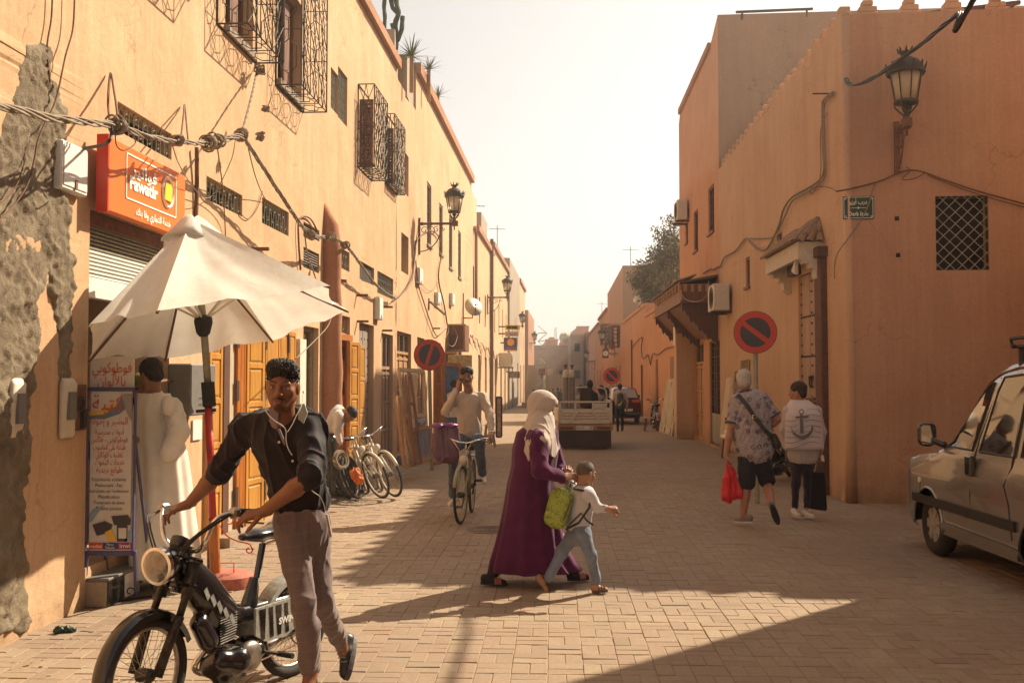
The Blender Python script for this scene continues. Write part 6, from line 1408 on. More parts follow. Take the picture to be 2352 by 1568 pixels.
def dressed(label,hd,look,nbk,sh,el,wr,hp,kn,an,chest,pelvis,skin_,hairc=None,hair_shape='short',tilt=(0,0,1),hs=1.0,hscale=1.0,top=None,topmat=None,tr_top=(.15,.13),topcut=None,bottom=None,botmat=None,hands=None,sleeve='long',fold=.008,face=True,lips=None,hh=.0045,botcut=None,kbot=1.0,group=None,loc=None,seed=1,hand_h=.0042,topname='shirt',botname='trousers',brow=(.02,.012,.008),beard=None,ktop=1.0,fem=False,lower=True,chestf=None):
 """one standing or walking figure; R/L pairs are (right, left) of the figure"""
 foot=loc if loc is not None else (an[0]+an[1])/2;t=person(label,(foot.x,foot.y,0),group)
 HM=frame(hd,look,tilt,hs);parts=head(HM,skin_,lips=lips,h=hh,neck=(nbk,.06*hs),brow=brow,beard_fn=beard,fem=fem) if face else [tubepart([hd,nbk],[.07*hs,.055*hs],skin_)]
 ub=underbody(chest,pelvis,sh[0],el[0],sh[1],el[1],hp[0],kn[0],an[0],hp[1],kn[1],an[1],min(.08*hs,tr_top[0]*ktop*.55),skin_,hs);parts.append(ub)
 parts.append(tubepart([nbk,chest],[.06*hs,.06*hs],skin_,.008))
 for i in (0,1):
  parts.append(tubepart([el[i].lerp(sh[i],.4),el[i],el[i].lerp(wr[i],.35),wr[i]],[.044*hs,.040*hs,.042*hs,.026*hs] if sleeve=='short' else [.03*hs,.03*hs,.028*hs,.025*hs],skin_,.006))
  if hands and hands[i]:d,bk,th,cu=hands[i];parts.append(hand(wr[i],d,bk,thumb=th,curl=cu,s=hs*1.0,h=hand_h,skin_=skin_))
 np_mesh('body',parts,M_['skin'],t)
 if hairc:
  hb=Body();hb.M=HM;hb.ell((0,-.014,.048),(.080,.098,.082),.01)
  if hair_shape=='short':hb.ell((0,.128,.005),(.088,.078,.070),.008,op='S')
  if hair_shape=='full':hb.ell((0,-.02,.06),(.088,.10,.085),.02);hb.ell((0,-.06,-.01),(.075,.055,.07),.02);hb.ell((0,.12,-.005),(.085,.072,.075),.008,op='S')
  if hair_shape=='top':hb.ell((0,.01,.075),(.082,.092,.062),.02);hb.ell((0,.128,.005),(.088,.078,.068),.008,op='S')
  for sx in (-1,1):hb.ell((sx*.10,.015,-.058),(.05,.16 if hair_shape!='full' else .10,.066),.01,op='S')
  cloth('hair',hb,.0045,hairc,t,.006,110,3,stretch=(1,1,1),sharp=.8)
 if topmat:
  b=Body();f_=chestf or Vector(look);f_=Vector((f_.x,f_.y,0)).normalized();w_=tr_top
  b.cone(chest,pelvis+Vector((0,0,.04)),w_[0]*ktop,w_[1]*ktop,.04,flat=.74,f=f_)
  for i in (0,1):
   b.cone(chest.lerp(sh[i],.35)+Vector((0,0,.02)),sh[i],.072*hs*ktop,.068*hs*ktop,.05)
   if sleeve=='long':b.cone(sh[i],el[i],.068*hs*ktop,.054*hs*ktop,.03);b.cone(el[i],wr[i].lerp(el[i],.06),.054*hs*ktop,.038*hs*ktop,.02)
   elif sleeve=='short':b.cone(sh[i],sh[i].lerp(el[i],.72),.070*hs*ktop,.068*hs*ktop,.03)
  b.ell(nbk+(hd-nbk)*.3,(.062*hs,.062*hs,.05*hs),.015,op='S')
  if top:top(b)
  cloth(topname,b,.008,topmat,t,fold,18/hs,seed,cut=topcut,sharp=1.1)
 if botmat:
  b=Body();f_=chestf or Vector(look);f_=Vector((f_.x,f_.y,0)).normalized();b.cone(pelvis+Vector((0,0,.02)),pelvis-Vector((0,0,.06*hs)),.135*hs*kbot,.14*hs*kbot,.03,flat=.68,f=f_)
  for i in (0,1):
   if bottom=='shorts':e_=hp[i].lerp(kn[i],.92);b.cone(hp[i],e_,.095*hs*kbot,.085*hs*kbot,.03)
   elif bottom=='slim':b.cone(hp[i],kn[i],.085*hs*kbot,.055*hs*kbot,.04);b.cone(kn[i],an[i].lerp(kn[i],.05),.055*hs*kbot,.038*hs*kbot,.02)
   else:b.cone(hp[i],kn[i],.092*hs*kbot,.066*hs*kbot,.04);b.cone(kn[i],an[i].lerp(kn[i],.04),.068*hs*kbot,.055*hs*kbot,.03)
  cloth(botname,b,.008,botmat,t,fold*.9,18/hs,seed+5,cut=botcut,sharp=1.1)
 if lower and bottom=='shorts':
  pts=[tubepart([kn[i].lerp(hp[i],.3),kn[i],kn[i].lerp(an[i],.35),an[i]],[.06*hs,.052*hs,.055*hs,.034*hs],skin_,.006) for i in (0,1)];np_mesh('leg_skin',pts,M_['skin'],t)
 return t,HM
M_['tyre']=flat('tyre rubber',(.028,.024,.022),.85,var=.4,scale=30,bmp=.4);M_['alloy']=flat('dull alloy',(.42,.38,.34),.35,.9,.25,30);M_['engine']=flat('greasy engine metal',(.07,.058,.05),.45,.8,.5,25,.4)
M_['gloss']=flat('black gloss paint',(.012,.009,.010),.22,0,.3,10,coat=.6);M_['headlight']=flat('headlight lens',(.24,.21,.18),.12,.5,.4,25,coat=.8)
M_['zebra']=flat('silver panel paint',(.40,.40,.36),.5,.3,.35,40)
def wheel(parent,c,ax,Rr,r,spokes=36,rim='alloy',name='wheel',seg=48,flat_rim=False):
 c=Vector(c);ax=Vector(ax).normalized();m=MB();m.ring(c,ax,Rr-r,r,seg,10);o=m.build('tyre',M_['tyre'],None,smooth=True);o.name=name;adopt(o,parent)
 m=MB();m.ring(c,ax,Rr-2*r-.002,.013,seg,6);m.build('rim',M_[rim],o,smooth=True);m=MB();m.tube([c-ax*.05,c-ax*.035,c+ax*.035,c+ax*.05],[.02,.035,.035,.02],12);u=ax.orthogonal().normalized();v=ax.cross(u)
 m.build('hub',M_['engine'],o);m=MB()
 for i in range(spokes):
  a=2*math.pi*i/spokes;b=a+(.35 if i%2 else -.35);m.tube([c+ax*(.03 if i%4<2 else -.03)+(u*math.cos(b)+v*math.sin(b))*.035,c+(u*math.cos(a)+v*math.sin(a))*(Rr-2*r)],.0016,3,caps=False)
 s=m.build('spokes',M_[rim],o);s['kind']='stuff';return o
def moped(label,group=None,steer=.12):
 t=thing('moped',label,'moped',(0,0,0),group);V=Vector;Y_=(0,1,0);WB=1.09;RW_=.285
 wheel(t,(0,0,RW_),Y_,RW_,.029)
 hx,hz=.80,.80;Rs=Matrix.Translation((hx,0,0))@Matrix.Rotation(steer,4,'Z')@Matrix.Translation((-hx,0,0));S=lambda x,y,z:Rs@V((x,y,z))
 fc=S(WB,0,RW_);fa=Rs.to_3x3()@V(Y_);wheel(t,fc,fa,RW_,.029)
 m=MB();n=22;r0=RW_+.018
 ring=[]
 for i in range(n+1):
  a=math.radians(-42+200*i/n);c_=V((WB,0,RW_));rr_=r0+(.03 if i==0 else 0)
  prof=[(-.047,-.035),(-.045,-.004),(-.030,.010),(0,.015),(.030,.010),(.045,-.004),(.047,-.035),(.040,-.032),(.038,-.006),(0,.009),(-.038,-.006),(-.040,-.032)]
  tap=.35 if i==0 else (.8 if i==1 else 1);ring.append([S(WB-math.cos(math.pi-a)*-1*0+(rr_+dz)*math.cos(a),dy*tap,RW_+(rr_+dz)*math.sin(a)) for dy,dz in prof])
 m.loft(ring);m.build('front_mudguard',M_['gloss'],t,angle=40)
 for sy in (-1,1):
  m=MB();m.tube([S(WB+.0,sy*.075,RW_),S(WB-.10,sy*.085,RW_+.20),S(WB-.14,sy*.085,RW_+.26)],[.026,.024,.026],12);m.tube([S(WB-.14,sy*.085,RW_+.26),S(hx+.04,sy*.08,.76)],[.019,.019],12);m.tube([S(hx+.10,sy*.08,.62),S(hx+.035,sy*.08,.79)],.028,12);m.build('fork_leg',M_['engine'],t,smooth=True)
 m=MB();m.bbox(Rs@Matrix.Translation((hx+.075,0,.68))@Matrix.Rotation(-.35,4,'Y'),-.03,.03,-.11,.11,-.015,.015,.008);m.bbox(Rs@Matrix.Translation((hx+.03,0,.80))@Matrix.Rotation(-.35,4,'Y'),-.03,.03,-.11,.11,-.015,.015,.008);m.tube([S(hx+.08,0,.64),S(hx-.01,0,.86)],.03,10);m.build('fork_crown',M_['gloss'],t)
 m=MB();hd=S(hx+.20,0,.80);ad=(Rs.to_3x3()@V((1,0,-.05))).normalized();Mh=ad.to_track_quat('Z','Y').to_matrix().to_4x4();Mh.translation=hd-ad*.06
 m.lathe([(.02,-.06),(.055,-.05),(.078,-.015),(.089,.04),(.089,.07)],Mh,24);hl=m.build('headlamp',M_['gloss'],t,smooth=True);m=MB();m.lathe([(.086,.055),(.094,.062),(.094,.085),(.087,.088)],Mh,28);m.build('bezel',M_['chrome'],hl,angle=40);m=MB();m.lathe([(.087,.080),(.074,.092),(.046,.101),(.001,.105)],Mh,24);m.build('lens',M_['headlight'],hl,smooth=True)
 m=MB();M2=Rs@Matrix.Translation((hx+.07,.0,.865))@Matrix.Rotation(-.6,4,'Y');m.lathe([(.045,0),(.05,.01),(.05,.05),(.04,.055)],M2,16);m.build('speedometer',M_['gloss'],t,angle=40)
 for sy in (-1,1):
  m=MB();m.tube(smooth([S(hx-.0,0,.845),S(hx-.0,sy*.07,.845),S(hx+.02,sy*.13,.90),S(hx+.0,sy*.17,1.00),S(hx-.05,sy*.21,1.035),S(hx-.12,sy*.27,1.04),S(hx-.20,sy*.33,1.03)],5),.0125,10);m.build('handlebar',M_['chrome'],t,smooth=True)
  m=MB();m.tube([S(hx-.10,sy*.255,1.04),S(hx-.205,sy*.338,1.03)],.0175,10);m.build('grip',M_['rubber'],t);m=MB();m.bbox(Rs@Matrix.Translation((hx-.085,sy*.235,1.035)),-.03,.03,-.025,.025,-.028,.028,.01);m.tube([S(hx-.07,sy*.24,1.02),S(hx-.06,sy*.32,.995),S(hx-.13,sy*.38,.985)],.006,5);m.build('lever',M_['alloy'],t)
 m=MB()
 for sy,k in ((-1,0),(-1,.02),(1,0),(1,.025),(1,-.02)):m.tube(smooth([S(hx-.06,sy*.23,1.03),S(hx+.05,sy*(.20+k),.99+k),S(hx+.12+k,sy*.11,.90),S(hx+.13+k,sy*.05,.80),S(hx+.10,sy*.03,.66)],5),.0045,5)
 m.build('control_cable',M_['blackcable'],t,smooth=True)['kind']='stuff'
 def sweep(pts,name,mat,seg=14):
  m=MB();ring=[]
  for i,(x,z,hw,hh) in enumerate(pts):
   a,b=pts[max(0,i-1)],pts[min(len(pts)-1,i+1)];tx,tz=b[0]-a[0],b[1]-a[1];l=math.hypot(tx,tz);nx,nz_=-tz/l,tx/l
   ring.append([V((x+nx*hh*math.sin(q),hw*math.copysign(abs(math.cos(q))**.7,math.cos(q)),z+nz_*hh*math.sin(q))) for q in [2*math.pi*k/seg for k in range(seg)]])
  m.loft(ring);return m.build(name,mat,t,smooth=True)
 sweep([(.845,.80,.035,.045),(.79,.74,.055,.075),(.70,.62,.070,.105),(.60,.52,.070,.095),(.50,.455,.058,.065),(.42,.44,.050,.05),(.10,.45,.048,.04),(-.06,.47,.04,.025)],'frame',M_['gloss'])
 m=MB()
 for sy in (-1,1):
  for k in range(5):x=.735-.045*k;z=.60-.042*k;m.prism([V((x,sy*.0735,z+.05)),V((x+.02,sy*.0735,z+.035)),V((x-.005,sy*.0755,z-.02)),V((x-.022,sy*.0755,z-.0))],(0,sy*.003,0))
 m.build('stripe',M_['zebra'],t)['kind']='stuff'
 for sy in (-1,1):
  m=MB();pl_=[(.40,.475),(.06,.485),(-.0,.47),(.03,.39),(.08,.31),(.16,.275),(.33,.285),(.40,.33)];m.prism([V((x,sy*.082,z)) for x,z in pl_],(0,sy*.016,0));o=m.build('side_panel',M_['zebra'],t)
  m=MB()
  for k,(x0,w_) in enumerate(((.375,.05),(.30,.03),(.245,.045),(.175,.025))):m.prism([V((x0,sy*.099,.465)),V((x0-w_,sy*.099,.465)),V((x0-w_*.3-.03,sy*.099,.30)),V((x0-.005-w_*.3,sy*.099,.30))],(0,sy*.0015,0))
  m.build('black_stripe',M_['gloss'],o);m=MB();Mt=Matrix.Identity(4);Mt.col[0][:3]=(-sy*-1 if sy<0 else -1,0,0);Mt.col[0][:3]=(-sy,0,0);Mt.col[1][:3]=(0,0,1);Mt.col[2][:3]=(0,sy,0);Mt.col[3][:3]=(.14,sy*.1015,.37);m.text('SWING',Mt,.05,bold=.002);m.build('lettering',M_['white_text'],o)
 m=MB()
 for k in range(11):m.bbox(Matrix.Translation((.56,0,.335+k*.0135))@Matrix.Rotation(.1,4,'Y'),-.062,.062,-.06,.06,-.003,.003,.002)
 m.tube([V((.56,0,.32)),V((.56,0,.48))],.04,12);m.build('cylinder_fins',M_['engine'],t)['kind']='stuff'
 B=Body();B.cone((.50,-.05,.22),(.50,.06,.22),.078,.075,.03);B.cone((.60,-.03,.20),(.60,.04,.24),.06,.06,.05);B.cone((.36,-.04,.24),(.36,.05,.24),.06,.06,.05);B.cone((.55,-.0,.13),(.42,0,.12),.05,.04,.04)
 np_mesh('crankcase',[B.mesh(.008)],M_['gloss'],t,attr=False);m=MB();m.lathe([(.085,0),(.088,.02),(.07,.04),(.02,.048)],Matrix.Translation((.43,.07,.225))@Matrix.Rotation(-math.pi/2,4,'X'),24);m.build('clutch_cover',M_['alloy'],t,smooth=True)
 m=MB();m.lathe([(.105,0),(.11,.015),(.09,.03)],Matrix.Translation((.47,-.07,.225))@Matrix.Rotation(math.pi/2,4,'X'),24);m.build('drive_cover',M_['engine'],t,smooth=True)
 B=Body();B.cone((.74,.03,.46),(.68,.03,.36),.05,.055,.02);B.cone((.68,0,.52),(.62,0,.44),.06,.05,.03);np_mesh('air_box',[B.mesh(.008)],M_['gloss'],t,attr=False)
 m=MB();m.tube(smooth([V((.60,-.05,.30)),V((.66,-.09,.20)),V((.52,-.12,.13)),V((.3,-.13,.13)),V((.0,-.13,.17))],5),.018,8);m.tube([V((.28,-.13,.132)),V((-.18,-.14,.20))],.03,10);m.build('exhaust',M_['chrome'],t,smooth=True)
 m=MB();m.tube([V((.18,.07,.275)),V((.0,.075,RW_))],.014,6);m.tube([V((.18,-.07,.275)),V((.0,-.075,RW_))],.014,6);m.tube([V((.40,0,.30)),V((.15,.05,.28))],.02,6)
 m.tube([V((-.08,.08,.46)),V((.0,.085,RW_))],.012,6);m.tube([V((-.08,-.08,.46)),V((.0,-.085,RW_))],.012,6);m.build('swing_arm',M_['gloss'],t)
 m=MB();m.tube([V((.01,.09,RW_+.05)),V((-.065,.09,.45))],.025,10);m.tube([V((.01,-.09,RW_+.05)),V((-.065,-.09,.45))],.025,10);m.build('shock',M_['alloy'],t)
 m=MB();m.tube([V((.42,.06,.285)),V((.0,.06,RW_+.085))],.006,4);m.tube([V((.42,.06,.165)),V((.0,.06,RW_-.085))],.006,4);m.ring((0,.06,RW_),Y_,.085,.005,24,4);m.build('chain',M_['rust'],t)
 m=MB();m.tube([V((.36,.07,.24)),V((.36,.12,.24)),V((.24,.12,.20))],.010,6);m.tube([V((.24,.11,.20)),V((.24,.22,.20))],.016,8);m.tube([V((.36,-.07,.24)),V((.36,-.12,.24)),V((.48,-.12,.28))],.010,6);m.tube([V((.48,-.11,.28)),V((.48,-.21,.28))],.016,8);m.build('pedal',M_['rubber'],t)
 m=MB();ring=[]
 for i in range(19):
  a=math.radians(20+150*i/18);ring.append([V(((RW_+.02+dz)*math.cos(a),dy,RW_+(RW_+.02+dz)*math.sin(a))) for dy,dz in ((-.052,-.03),(-.05,0),(0,.016),(.05,0),(.052,-.03),(.046,-.03),(.044,-.002),(0,.01),(-.044,-.002),(-.046,-.03))])
 m.loft(ring);m.build('rear_mudguard',M_['zebra'],t,angle=40)
 m=MB();m.tube([V((.33,0,.46)),V((.25,0,.80))],.019,10);m.tube([V((.36,0,.45)),V((.31,0,.62))],[.05,.028],10);m.build('seat_post',M_['gloss'],t)
 B=Body();B.cone((.12,0,.855),(.30,0,.855),.085,.055,.03,flat=.55,f=(0,0,1));B.cone((.30,0,.85),(.40,0,.855),.045,.03,.03,flat=.7,f=(0,0,1));B.cone((.10,.06,.85),(.10,-.06,.85),.05,.05,.03);np_mesh('seat',[B.mesh(.007)],M_['gloss'],t,attr=False)
 m=MB();m.tube([V((.08,.07,.83)),V((.24,.02,.80)),V((.24,-.02,.80)),V((.08,-.07,.83))],.008,6);m.tube([V((.06,-.11,.50)),V((-.25,-.10,.52)),V((-.25,.10,.52)),V((.06,.11,.50))],.008,6);m.tube([V((-.06,.1,.51)),V((-.06,-.1,.51))],.007,6);m.build('rack',M_['chrome'],t);m=MB();m.bbox(Matrix.Translation((-.28,0,.46)),-.02,.02,-.04,.04,-.03,.03,.01);m.build('tail_light',M_['redpaint'],t)
 return t
mp_base=G(670,1551);fr_=G(319,1684);hdv=(fr_-mp_base);MP_A=math.atan2(hdv.y,hdv.x)
mpd=moped('black moped with zebra stripes pushed by the man in the dark shirt');mpd.location=(mp_base.x,mp_base.y,0);mpd.rotation_euler=(0,0,MP_A)
MPM=Matrix.Translation(mpd.location)@Matrix.Rotation(MP_A,4,'Z');_rs=Matrix.Translation((.8,0,0))@Matrix.Rotation(.12,4,'Z')@Matrix.Translation((-.8,0,0))
gripL=MPM@(_rs@Vector((.655,.29,1.035)));gripR=MPM@(_rs@Vector((.655,-.29,1.035)))
SK1=(.26,.112,.058)
mn=person('young man in a dark shirt and checked trousers with white earphones pushing a moped',P(700,1560,5.3))
hpos=P(649,889,5.12);HM=frame(hpos,Vector((.02,-1,-.06)),(.045,.02,1),1.03)
def beard1(x,y,z,Cc):
 d=np.array((.028,.014,.010));sm=lambda q,w_:np.clip(.5-q/w_,0,1)
 m1=sm(np.abs(z+.0485-.25*np.abs(x)*-1)-.0042,.004)*(np.abs(x)<.034)*(y>.06);m2=sm(np.sqrt((x/.027)**2+((z+.098)/.020)**2)-1,.4)*(y>.03);m3=sm(np.abs(np.abs(x)-.036)-.006,.01)*(z<-.06)*(z>-.10)*(y>.03)*.5
 m4=np.clip((z-.045)/.02,0,1)*(np.abs(x)>.058)*(y<.06)*.8
 m=np.clip(m1*.75+m2*.85+m3+m4,0,.9)[:,None];return Cc*(1-m)+d*m
nb=P(650,962,5.22)
parts=head(HM,SK1,lips=(.25,.085,.055),h=.0032,neck=((nb.x,nb.y,nb.z-.03),.066),beard_fn=beard1)
shR,elR,wrR=P(566,985,5.32),P(502,1085,5.38),P(432,1158,5.44);shL,elL=P(716,985,5.22),P(716,1092,5.02);wrL=P(604,1176,5.10)
gl_=gripL-wrL;gr_=gripR-wrR
parts.append(tubepart([elR.lerp(shR,.15),elR,elR.lerp(wrR,.35),wrR],[.047,.043,.044,.027],SK1));parts.append(tubepart([elL.lerp(shL,.15),elL,elL.lerp(wrL,.35),wrL],[.047,.043,.046,.027],SK1))
hdir=(MPM.to_3x3()@Vector((1,0,0)));
parts.append(hand(wrR+Vector((-.005,0,0)),Vector((-.80,-.15,-.28)),Vector((-.25,-.35,.9)),thumb=-1,curl=(.45,.65,.35),h=.0026,skin_=SK1,s=1.02));parts.append(hand(wrL,Vector((-.93,-.1,-.18)),Vector((-.12,-.5,.85)),thumb=1,curl=(.62,.75,.4),h=.0026,skin_=SK1,s=1.02))
parts.append(tubepart([Vector((nb.x,nb.y,nb.z-.02)),P(652,1005,5.27)],[.072,.07],SK1))
hpR,knR,anR=P(666,1200,5.28),P(698,1388,5.16),P(713,1548,5.28);hpL,knL,anL=P(722,1200,5.36),P(735,1372,5.38),P(782,1475,5.74)
parts.append(tubepart([knR.lerp(anR,.6),anR,P(708,1572,5.25)],[.045,.034,.036],SK1));parts.append(tubepart([knL.lerp(anL,.5),anL,P(790,1500,5.77)],[.045,.034,.034],SK1))
parts.append(underbody(P(652,1005,5.27),P(690,1190,5.32),shR,elR,shL,elL,hpR,knR,anR,hpL,knL,anL,.075,SK1))
np_mesh('body',parts,M_['skin'],mn)
hb=Body();hb.M=HM;hb.ell((0,-.014,.046),(.0775,.095,.080),.01);hb.ell((0,.015,.090),(.076,.083,.046),.03);hb.ell((-.02,.03,.105),(.045,.045,.034),.02);hb.ell((.03,.015,.104),(.045,.05,.034),.02);hb.ell((0,.125,.010),(.086,.075,.062),.008,op='S')
for sx in (-1,1):hb.ell((sx*.10,.01,-.055),(.05,.16,.068),.01,op='S')
cloth('hair',hb,.0035,M_['hair'],mn,.008,150,3,stretch=(1,1,1),sharp=.7)
SH=fabric('black cotton shirt',(.020,.014,.017),.3,.7,700,folds=11,sheen=.12)
waist=P(690,1165,5.3);ch=P(645,1015,5.24);b=Body();chest_f=Vector((-.25,-1,0)).normalized()
b.cone(P(652,995,5.25),P(690,1150,5.32),.160,.138,.04,flat=.66,f=chest_f);b.cone(P(606,978,5.29),P(694,974,5.26),.070,.072,.05);b.cone(P(625,1010,5.27),P(672,1130,5.32),.10,.115,.05,flat=.8,f=chest_f)
b.cone(P(600,975,5.3),shR,.068,.073,.05);b.cone(P(690,970,5.26),shL,.068,.078,.05);b.cone(shR,elR,.073,.062,.04);b.cone(elR.lerp(shR,.22),elR.lerp(wrR,.06),.066,.062,.02);b.cone(shL,elL,.078,.064,.04);b.cone(elL.lerp(shL,.20),elL.lerp(wrL,.08),.070,.056,.02)
b.cone(P(700,1080,5.3),P(722,1150,5.38),.075,.085,.05)
b.ell(P(651,942,5.14),(.062,.085,.052),.02,op='S');b.cone(P(651,962,5.06),P(664,1008,5.045),.030,.004,.006,op='S')
wz=P(690,1172,5.3).z;cloth('shirt',b,.0065,SH,mn,.015,17,12,cut=lambda g:(wz-.02)-g[:,2],sharp=1.2)
colm=flat('grey collar lining',(.20,.16,.19),.9,var=.1)
for sg,pts in ((-1,[(618,935),(630,928),(640,950),(634,985),(618,968)]),(1,[(687,930),(699,926),(706,948),(697,972),(684,962)])):
 m=MB();m.prism([P(x,y,5.075+.03*abs(x-665)/50) for x,y in pts],(0,.012,0));m.build('collar',colm if sg<0 else flat('pale collar lining',(.38,.38,.33),.9,var=.1),mn)
m=MB();m.prism([P(x,y,5.075) for x,y in ((636,985),(642,984),(652,1008),(655,1024),(650,1018))],(0,.01,0));m.build('placket',colm,mn)
for i,(x,y) in enumerate(((641,1015),(672,1058),(677,1099),(681,1137))):
 d_=ray(x,y)
 m=MB();c=P(x,y,5.085 if i==0 else (5.115,5.125,5.14)[i-1]);m.lathe([(.0065,0),(.0065,.004)],Matrix.Translation(c)@Matrix.Rotation(math.pi/2,4,'X'),10);m.build('button',M_['cream'],mn)
ew=MB();Ye=5.035
ew.tube(smooth([P(610,905,5.10),P(609,930,5.06),P(613,947,5.05),P(630,965,5.045),P(650,978,5.045),P(657,990,5.05),P(657,1010,5.06),P(662,1030,5.08),P(671,1045,5.09)],5),.0024,5);ew.tube(smooth([P(696,905,5.12),P(693,930,5.08),P(680,955,5.045),P(671,975,5.045),P(660,992,5.05)],5),.0024,5);ew.tube(smooth([P(712,1100,4.98),P(716,1125,5.10),P(735,1140,5.16),P(744,1158,5.18),P(746,1170,5.20)],5),.0024,5);ew.build('earphone_cord',M_['white_text'],mn)
m=MB();
for x,y,Yd in ((609,900,5.12),(697,900,5.13)):m.ring(P(x,y,Yd),(1,0,0),.004,.005,8,5)
m.build('earphone',M_['white_text'],mn)
def check_mat():
 m,t,b=new_mat('checked trousers');tc=t.nodes.new('ShaderNodeVertexColor');tc.layer_name='Col';sx=t.nodes.new('ShaderNodeSeparateColor');t.links.new(tc.outputs[0],sx.inputs[0]);c=(.15,.105,.10);out=None
 base=mix(t,ramp(t,nz(t,200,3,.6,objvec(t)),[(.3,0.0),(.7,.5)]),c,(.22,.16,.145))
 for ch_,wd in ((0,.07),(1,.07)):
  for mul,st,cc in ((1,wd*.9,(.185,.125,.11)),(1,wd*.35,(.30,.22,.19))):
   mm=t.nodes.new('ShaderNodeMath');mm.operation='MULTIPLY';mm.inputs[1].default_value=19.0;t.links.new(sx.outputs[ch_],mm.inputs[0]);fr=t.nodes.new('ShaderNodeMath');fr.operation='FRACT';t.links.new(mm.outputs[0],fr.inputs[0]);base=mix(t,ramp(t,fr.outputs[0],[(0,.5),(st,.5),(st+.02,0.0)]),base,cc)
 t.links.new(base,b.inputs['Base Color']);b.inputs['Roughness'].default_value=.9;b.inputs['Sheen Weight'].default_value=.2;bump(t,b,nz(t,700,2,.5,objvec(t)),.3,.002);return m
b=Body();pf_=Vector((-.2,-1,0));b.cone(P(690,1172,5.31),P(694,1225,5.32),.128,.135,.03,flat=.74,f=pf_)
b.cone(hpR,knR,.094,.062,.05);b.cone(knR,P(712,1530,5.28),.064,.046,.03);b.cone(hpL,knL,.092,.064,.05);b.cone(knL,anL.lerp(knL,.08),.066,.050,.03);b.cone(P(712,1440,5.22),P(712,1530,5.28),.06,.050,.03)
def chk(V,Cc,N):
 u=(V[:,0]*1.0+V[:,2]*.10+V[:,1]*.45)*1.05;v=V[:,2]*.95-V[:,0]*.16;return np.stack([u-np.floor(u.min()),v,v*0],1)
cloth('trousers',b,.0075,check_mat(),mn,.009,19,5,cut=lambda g:g[:,2]-(wz+.004+.10*(g[:,0]-waist.x)),paint=chk,sharp=1.3)
m=MB();m.prism([P(748,1180,5.26),P(752,1182,5.26),P(762,1230,5.27),P(757,1235,5.27)],(0,.02,0));m.build('pocket_edge',flat('pocket lining',(.3,.24,.19),.9),mn)
shoem=flat('black leather trainer',(.018,.016,.016),.42,var=.3,coat=.2)
shoe('shoe',P(716,1590,5.42),P(688,1612,5.14),(0,0,1),shoem,M_['sole'],mn,.05,.06);o=shoe('shoe',P(818,1462,5.86),P(800,1560,5.72),(-.85,-.45,.35),shoem,flat('trainer sole',(.06,.05,.05),.6),mn,.052,.06,sole=.03)
m=MB()
for k in range(4):q=P(780+3*k,1490+9*k,5.66);m.tube([q+Vector((-.02,-.02,0)),q+Vector((.02,-.025,.005))],.003,4)
m.build('laces',flat('grey lace',(.2,.19,.18),.8),o)
um=thing('market_umbrella','large white canvas umbrella on a red pole shading the first shop','umbrella',G(500,1347))
apex=P(438,503,8.05);hubp=P(467,737,8.15);baseP=G(496,1345);
vx=[P(361,713,6.75),P(758,656,7.6),P(800,713,9.1),P(627,782,9.6),P(380,824,8.75),P(205,826,7.45),P(206,744,6.95)]
def canvas_mat():
 m,t,b=new_mat('white canvas');v=objvec(t);c=ramp(t,nz(t,3,6,.65,v,.6),[(.3,(.82,.78,.70)),(.62,(.92,.89,.82))]);c=mix(t,ramp(t,nz(t,9,6,.7,v),[(.60,0.0),(.8,.25)]),c,(.6,.48,.33))
 t.links.new(c,b.inputs['Base Color']);b.inputs['Roughness'].default_value=.95;b.inputs['Specular IOR Level'].default_value=.1;tr=t.nodes.new('ShaderNodeBsdfTranslucent');t.links.new(c,tr.inputs[0]);ms=t.nodes.new('ShaderNodeMixShader');ms.inputs[0].default_value=.30
 t.links.new(b.outputs[0],ms.inputs[1]);t.links.new(tr.outputs[0],ms.inputs[2]);t.links.new(ms.outputs[0],t.nodes['Material Output'].inputs[0]);bump(t,b,mix(t,.3,nz(t,6,4,.5,v,1.0),nz(t,400,2,.5,v)),.6,.02);return m
CV=canvas_mat();m=MB();N_=14;nv=len(vx)
for i in range(nv):
 a,b=vx[i],vx[(i+1)%nv];ctr=(a+b)/2;L_=(b-a).length;sagd=((apex-Vector((0,0,.9)))-ctr).normalized();big=L_>1.0
 def fn(u,v,a=a,b=b,L_=L_,sagd=sagd,i=i):
  e=a.lerp(b,u)+sagd*(.045*L_*4*u*(1-u));p=apex.lerp(e,v);s=4*u*(1-u)
  p=p-Vector((0,0,1))*(.06*math.sin(math.pi*v)*s*min(1,L_))+Vector((0,0,.018*math.sin(9*u+5*v+i*2)*s*v+.012*math.sin(21*u-7*v)*s*v));return p
 m.grid(fn,16,16)
o=m.build('canopy',CV,um,smooth=True)
m=MB();ring=[]
for zz,r in ((.0,.24),(.045,.16),(.085,.09),(.10,.045)):ring.append([apex+Vector((math.cos(q)*r*(1.0+.25*math.sin(3*q)),math.sin(q)*r,zz-.06+.012*math.sin(4*q)-(r*.40))) for q in [2*math.pi*k/16 for k in range(16)]])
m.loft(ring);m.build('top_cap',CV,um,smooth=True)
for v_ in vx:m=MB();m.tube([apex.lerp(hubp,.12),apex.lerp(v_,.5)-Vector((0,0,.10)),v_-Vector((0,0,.015))],.011,5);o=m.build('rib',M_['cream'] if v_ is vx[-1] else M_['rust'],um);m=MB();m.tube([hubp,apex.lerp(v_,.45)-Vector((0,0,.11))],.010,5);m.build('strut',M_['cream'],o)
m=MB();m.lathe([(.03,-.13),(.055,-.10),(.075,-.01),(.07,.03),(.03,.05)],Matrix.Translation(hubp),14);m.build('hub',M_['rubber'],um,smooth=True)
